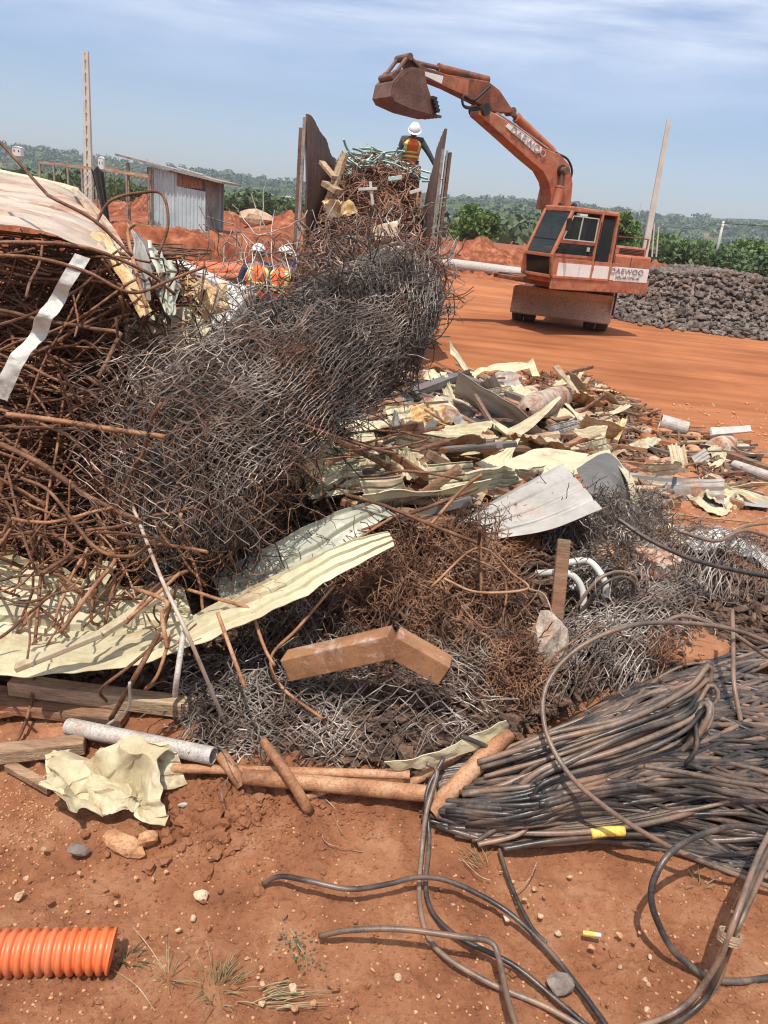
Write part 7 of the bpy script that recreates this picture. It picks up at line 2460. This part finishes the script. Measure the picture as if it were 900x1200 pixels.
# tape and ties
a, b = gp(693, 977, 0.085), gp(731, 974, 0.09)
q = MB(); q.tubes(crom([a, (a + b) / 2 + (0, 0, 0.004), b], 5), 0.0145, 12); q.build('yellow_tape', M['yellow'], smooth=True, label='yellow tape wrapped around the front cable of the heap', cat='tape')
c = gp(854, 1100, 0.24)
for k in range(3):
    q = MB(); q.cyl(c + (0, 0, 0.008 * k - 0.01), c + (0.002, 0.004, 0.008 * k), 0.026, n=16, hollow=0.8); q.build('cord_tie', M['wood'], label='cord wound round the tied cable bundle', cat='cord', group='turns of cord on the tied bundle')
c = gp(683, 1095, 0.008)
q = MB(); q.cyl(gp(683, 1093, 0.008), gp(697, 1095, 0.008), 0.006, n=12); o = q.build('cigarette_butt', M['yellow'], label='small yellow and white cylinder lying on the open soil', cat='litter')
q = MB(); q.cyl(gp(697, 1095, 0.008), gp(704, 1096, 0.008), 0.0058, n=12); q.build('white_end', M['white'], o)

# ------------------------------------------------------------------ orange corrugated conduit
a, b = gp(-160, 1120, 0.052), gp(132, 1114, 0.052)
d = b - a
Lp = np.linalg.norm(d); d /= Lp
s_ = np.cross(d, (0, 0, 1.0)); s_ /= np.linalg.norm(s_)
u_ = np.cross(s_, d)
pit = 0.0225
n = int(Lp / pit * 14)
tt = np.linspace(0, Lp, n)
rr = 0.0465 + 0.0046 * np.tanh(2.0 * np.cos((Lp - tt) / pit * 2 * math.pi))
rr = 0.97 * rr
an = np.linspace(0, 2 * math.pi, 64, endpoint=False)
ring = np.cos(an)[:, None] * s_ + np.sin(an)[:, None] * u_
G = a[None, None] + d * tt[None, :, None] + ring[:, None, :] * rr[None, :, None]
G = G + d * ((ring @ np.array([0, 0, 1.0]))[:, None] * rr[None, :] * 0.14 * sst(Lp - 0.05, Lp, tt)[None, :])[..., None]
q = MB(); q.grid(G, True)
con = q.build('corrugated_conduit', M['orange_pipe'], smooth=True, solid=0.004, label='bright orange corrugated conduit lying on the soil in the foreground', cat='conduit')

# ------------------------------------------------------------------ stones, clods, grass
def rock(px, py, size, label, mat='stone', yaw=0.0, seed=0, h=0.0, cat='stone', name='stone', group=None):
    r2 = np.random.default_rng(seed)
    P = ICO2.copy()
    # cut by random planes for flat faces
    for k in range(9):
        n_ = r2.normal(size=3); n_ /= np.linalg.norm(n_)
        dd = r2.uniform(0.45, 0.8)
        t_ = P @ n_ - dd
        P = P - np.maximum(t_, 0)[:, None] * n_
    c_, s2 = math.cos(yaw), math.sin(yaw)
    P = P * size
    P = np.stack([P[:, 0] * c_ - P[:, 1] * s2, P[:, 0] * s2 + P[:, 1] * c_, P[:, 2]], 1)
    c = gp(px, py, 0)
    q = MB(); q.add(P + c + (0, 0, h + size[2] * 0.35), None, ICF2)
    return q.build(name, M[mat], label=label, cat=cat, group=group)


rock(150, 992, (0.085, 0.04, 0.028), 'flat orange stone slab under the crumpled cream sheet', 'stone_orange', -0.35, 3)
rock(172, 990, (0.04, 0.03, 0.035), 'dark edged stone beside the flat orange slab', 'stone_orange', 0.8, 5)
rock(655, 1160, (0.042, 0.034, 0.03), 'angular grey stone beside the raised cable', 'rubble', 0.4, 7)
rock(92, 998, (0.035, 0.028, 0.02), 'brown grey stone left of the flat orange slab', 'rubble', 0.2, 8)
rock(235, 1051, (0.022, 0.018, 0.014), 'small tan stone on the open soil below the loose clods', 'stone', 0.2, 9)
rock(214, 945, (0.018, 0.008, 0.010), 'sharp pale chip among the loose clods', 'white', 0.5, 10)
rock(247, 960, (0.05, 0.04, 0.035), 'largest red clod in front of the rusted pipes', 'clod', 0.2, 11)
gl, gg = 'small tan stone lying on the foreground soil', 'small stones on the foreground soil'
for i in range(120):
    px, py = rnd.uniform(-10, 900), rnd.uniform(985, 1195)
    if py < 1010 and px > 480:
        continue
    sz = rnd.uniform(0.004, 0.011) * (1.6 if rnd.random() < 0.12 else 1)
    rock(px, py, (sz, sz * rnd.uniform(0.6, 1), sz * 0.6), gl, rnd.choice(['stone', 'stone', 'stone_orange', 'stone_orange']), rnd.random() * 3, i, group=gg)
gl, gg = 'loose red soil clod in front of the rusted pipes', 'loose red soil clods'
for i in range(190):
    if i < 130:
        px, py = rnd.gauss(300, 70), rnd.gauss(965, 28)
        sz = rnd.uniform(0.007, 0.022)
    else:
        px, py = rnd.uniform(0, 880), rnd.uniform(990, 1190)
        sz = rnd.uniform(0.004, 0.012)
    if py < 915:
        continue
    lump(px, py, sz * 0.1, (sz, sz * rnd.uniform(0.6, 1), sz * rnd.uniform(0.5, 0.9)), gl if i < 130 else 'small red soil crumb on the foreground soil', 'clod', 'soil clod', gg if i < 130 else 'soil crumbs of the foreground', i, 2, rnd.random() * 3, 'soil_clod', 0.75)
# gravel: far too many to count
gv = MB()
for i in range(3000):
    if i < 900:
        x, y = rnd.gauss(-1.0, 0.14), rnd.gauss(1.72, 0.16)
    elif i < 1900:
        p = gp(rnd.uniform(-20, 920), rnd.uniform(960, 1220)); x, y = p[0], p[1]
    else:
        p = gp(rnd.uniform(400, 900), rnd.uniform(470, 640)); x, y = p[0], p[1]
    sz = rnd.uniform(0.0015, 0.005) * max(1, y / 1.8)
    v = ICO1 * (1 + 0.3 * rng.normal(size=(len(ICO1), 1)).clip(-1, 1)) * (sz, sz, sz * 0.7)
    gz_ = float(ground_height(np.array([x]), np.array([y]))[0])
    gv.add(v + (x, y, gz_ + sz * 0.3), None, ICF1)
gv.build('gravel', M['stone_orange'], kind='stuff', label='fine pale gravel strewn over the red soil')


cr = MB()
for i in range(7000):
    if i < 2600:
        px, py = rnd.gauss(310, 95), rnd.gauss(962, 30)
    else:
        px, py = rnd.uniform(-20, 920), rnd.uniform(945, 1220)
    if py < 905:
        continue
    d = ray(px, py)
    x, y = (EYE + d * (-EYE[2] / d[2]))[:2]
    sz = rnd.uniform(0.0012, 0.0045) * (2.2 if rnd.random() < 0.06 else 1)
    v = ICO1 * (1 + 0.35 * rng.normal(size=(len(ICO1), 1)).clip(-1, 1)) * (sz, sz, sz * 0.8)
    gz_ = float(ground_height(np.array([x]), np.array([y]))[0])
    cr.add(v + (x, y, gz_ + sz * 0.25), None, ICF1)
cr.build('soil_crumbs', M['soil'], kind='stuff', label='fine crumbs of red soil strewn over the foreground')


def tuft(px, py, n_, L, label, lean=(0, 0), mat='grass_dry', spread=0.03, wd=0.0022):
    c = gp(px, py, 0)
    q = MB()
    for i in range(n_):
        a_ = rnd.random() * 6.28
        rr_2 = rnd.random() * spread
        p = c + np.array([math.cos(a_) * rr_2, math.sin(a_) * rr_2, -0.005])
        out = np.array([math.cos(a_) * 0.5 + lean[0] + rnd.gauss(0, 0.25), math.sin(a_) * 0.4 + lean[1] + rnd.gauss(0, 0.2), 1.0])
        l_ = L * rnd.uniform(0.4, 1.1)
        P = [p]
        d_ = out / np.linalg.norm(out)
        for k in range(5):
            d_ = d_ + np.array([lean[0] * 0.15, lean[1] * 0.15, -0.16])
            d_ /= np.linalg.norm(d_)
            P.append(P[-1] + d_ * l_ / 5)
        P = np.array(P)
        P[:, 2] = np.maximum(P[:, 2], c[2] - 0.005)
        q.tubes(P, np.array([[1, 1, 0.9, 0.7, 0.45, 0.12]]) * wd * rnd.uniform(0.6, 1.2), 3, False)
    q.build('grass_tuft', M[mat], smooth=True, label=label, cat='grass')


tuft(198, 1150, 14, 0.13, 'narrow upright dry grass tuft right of the orange conduit', (0.02, 0), spread=0.010, wd=0.0016)
tuft(258, 1158, 60, 0.085, 'largest green and straw grass tuft in the foreground', (0.12, -0.05), spread=0.05, wd=0.0015)
tuft(312, 1168, 26, 0.14, 'flattened straw coloured grass lying beside the largest tuft', (1.6, 0.35), spread=0.05, wd=0.0015)
tuft(150, 1128, 20, 0.07, 'small dark grass tuft at the mouth of the orange conduit', (0.4, 0), 'weed', 0.02)
tuft(820, 1040, 16, 0.07, 'tiny dry plant below the cable heap', (0, 0), spread=0.02)
tuft(440, 985, 22, 0.08, 'dry rootlets on the soil below the thick rusted pipe', (0.8, 0), spread=0.05, wd=0.0012)
tuft(560, 1005, 18, 0.07, 'dry rootlets near the grey dropping cable', (-0.5, 0.3), spread=0.05, wd=0.0012)
# small weeds with leaves
for k, (px, py, lb) in enumerate(((350, 1115, 'small leafy weed at the end of the lower cable'), (360, 1135, 'little dark weed below the leafy one'))):
    c = gp(px, py, 0)
    root = thing('weed', c, lb, 'plant')
    q = MB(); q.tubes(crom([c, c + (-0.01, 0.01, 0.03), c + (-0.03, 0.02, 0.055)], 4), 0.0012, 4); q.build('stem', M['grass_dry'], root)
    q = MB()
    for i in range(26):
        p = c + np.array([rnd.gauss(-0.01, 0.018), rnd.gauss(0.008, 0.016), rnd.uniform(0.008, 0.055)])
        d_ = np.array([rnd.gauss(0, 1), rnd.gauss(0, 1), rnd.gauss(0, 0.3)]); d_ /= np.linalg.norm(d_)
        s2 = np.cross(d_, (0, 0, 1.0)); s2 /= np.linalg.norm(s2)
        l_ = rnd.uniform(0.007, 0.013)
        q.add([p, p + d_ * l_ * 0.5 + s2 * l_ * 0.3, p + d_ * l_, p + d_ * l_ * 0.5 - s2 * l_ * 0.3], [(0, 1, 2, 3)])
    q.build('leaves', M['weed'], root)
# straw stalks
for k, pts in enumerate((((130, 1135, 0.01), (160, 1155, 0.015), (182, 1185, 0.0)), ((155, 1085, 0.05), (175, 1110, 0.05), (195, 1140, 0.02)), ((540, 1005, 0.01), (560, 1025, 0.02), (575, 1032, 0.01)))):
    rodpx(pts, 0.0016, 'wood', ['bent straw stalk below the mouth of the orange conduit', 'slender dry stalk leaning towards the narrow grass tuft', 'reddish dry twig beside the thin cable'][k], 'dry_stalk', 'stalk', k=4)
rodpx([(600, 1050, 0.01), (620, 1030, 0.03), (630, 1008, 0.03)], 0.0014, 'wood', 'pale dry twig standing near the thin joining cable', 'dry_stalk', 'stalk', k=4)
rodpx([(400, 975, 0.04), (385, 950, 0.02), (380, 985, 0.03), (430, 1000, 0.02), (450, 1010, 0.01)], 0.0013, 'wood', 'thin pale root wire curling out below the crooked pipe', 'root_strand', 'root', k=4)
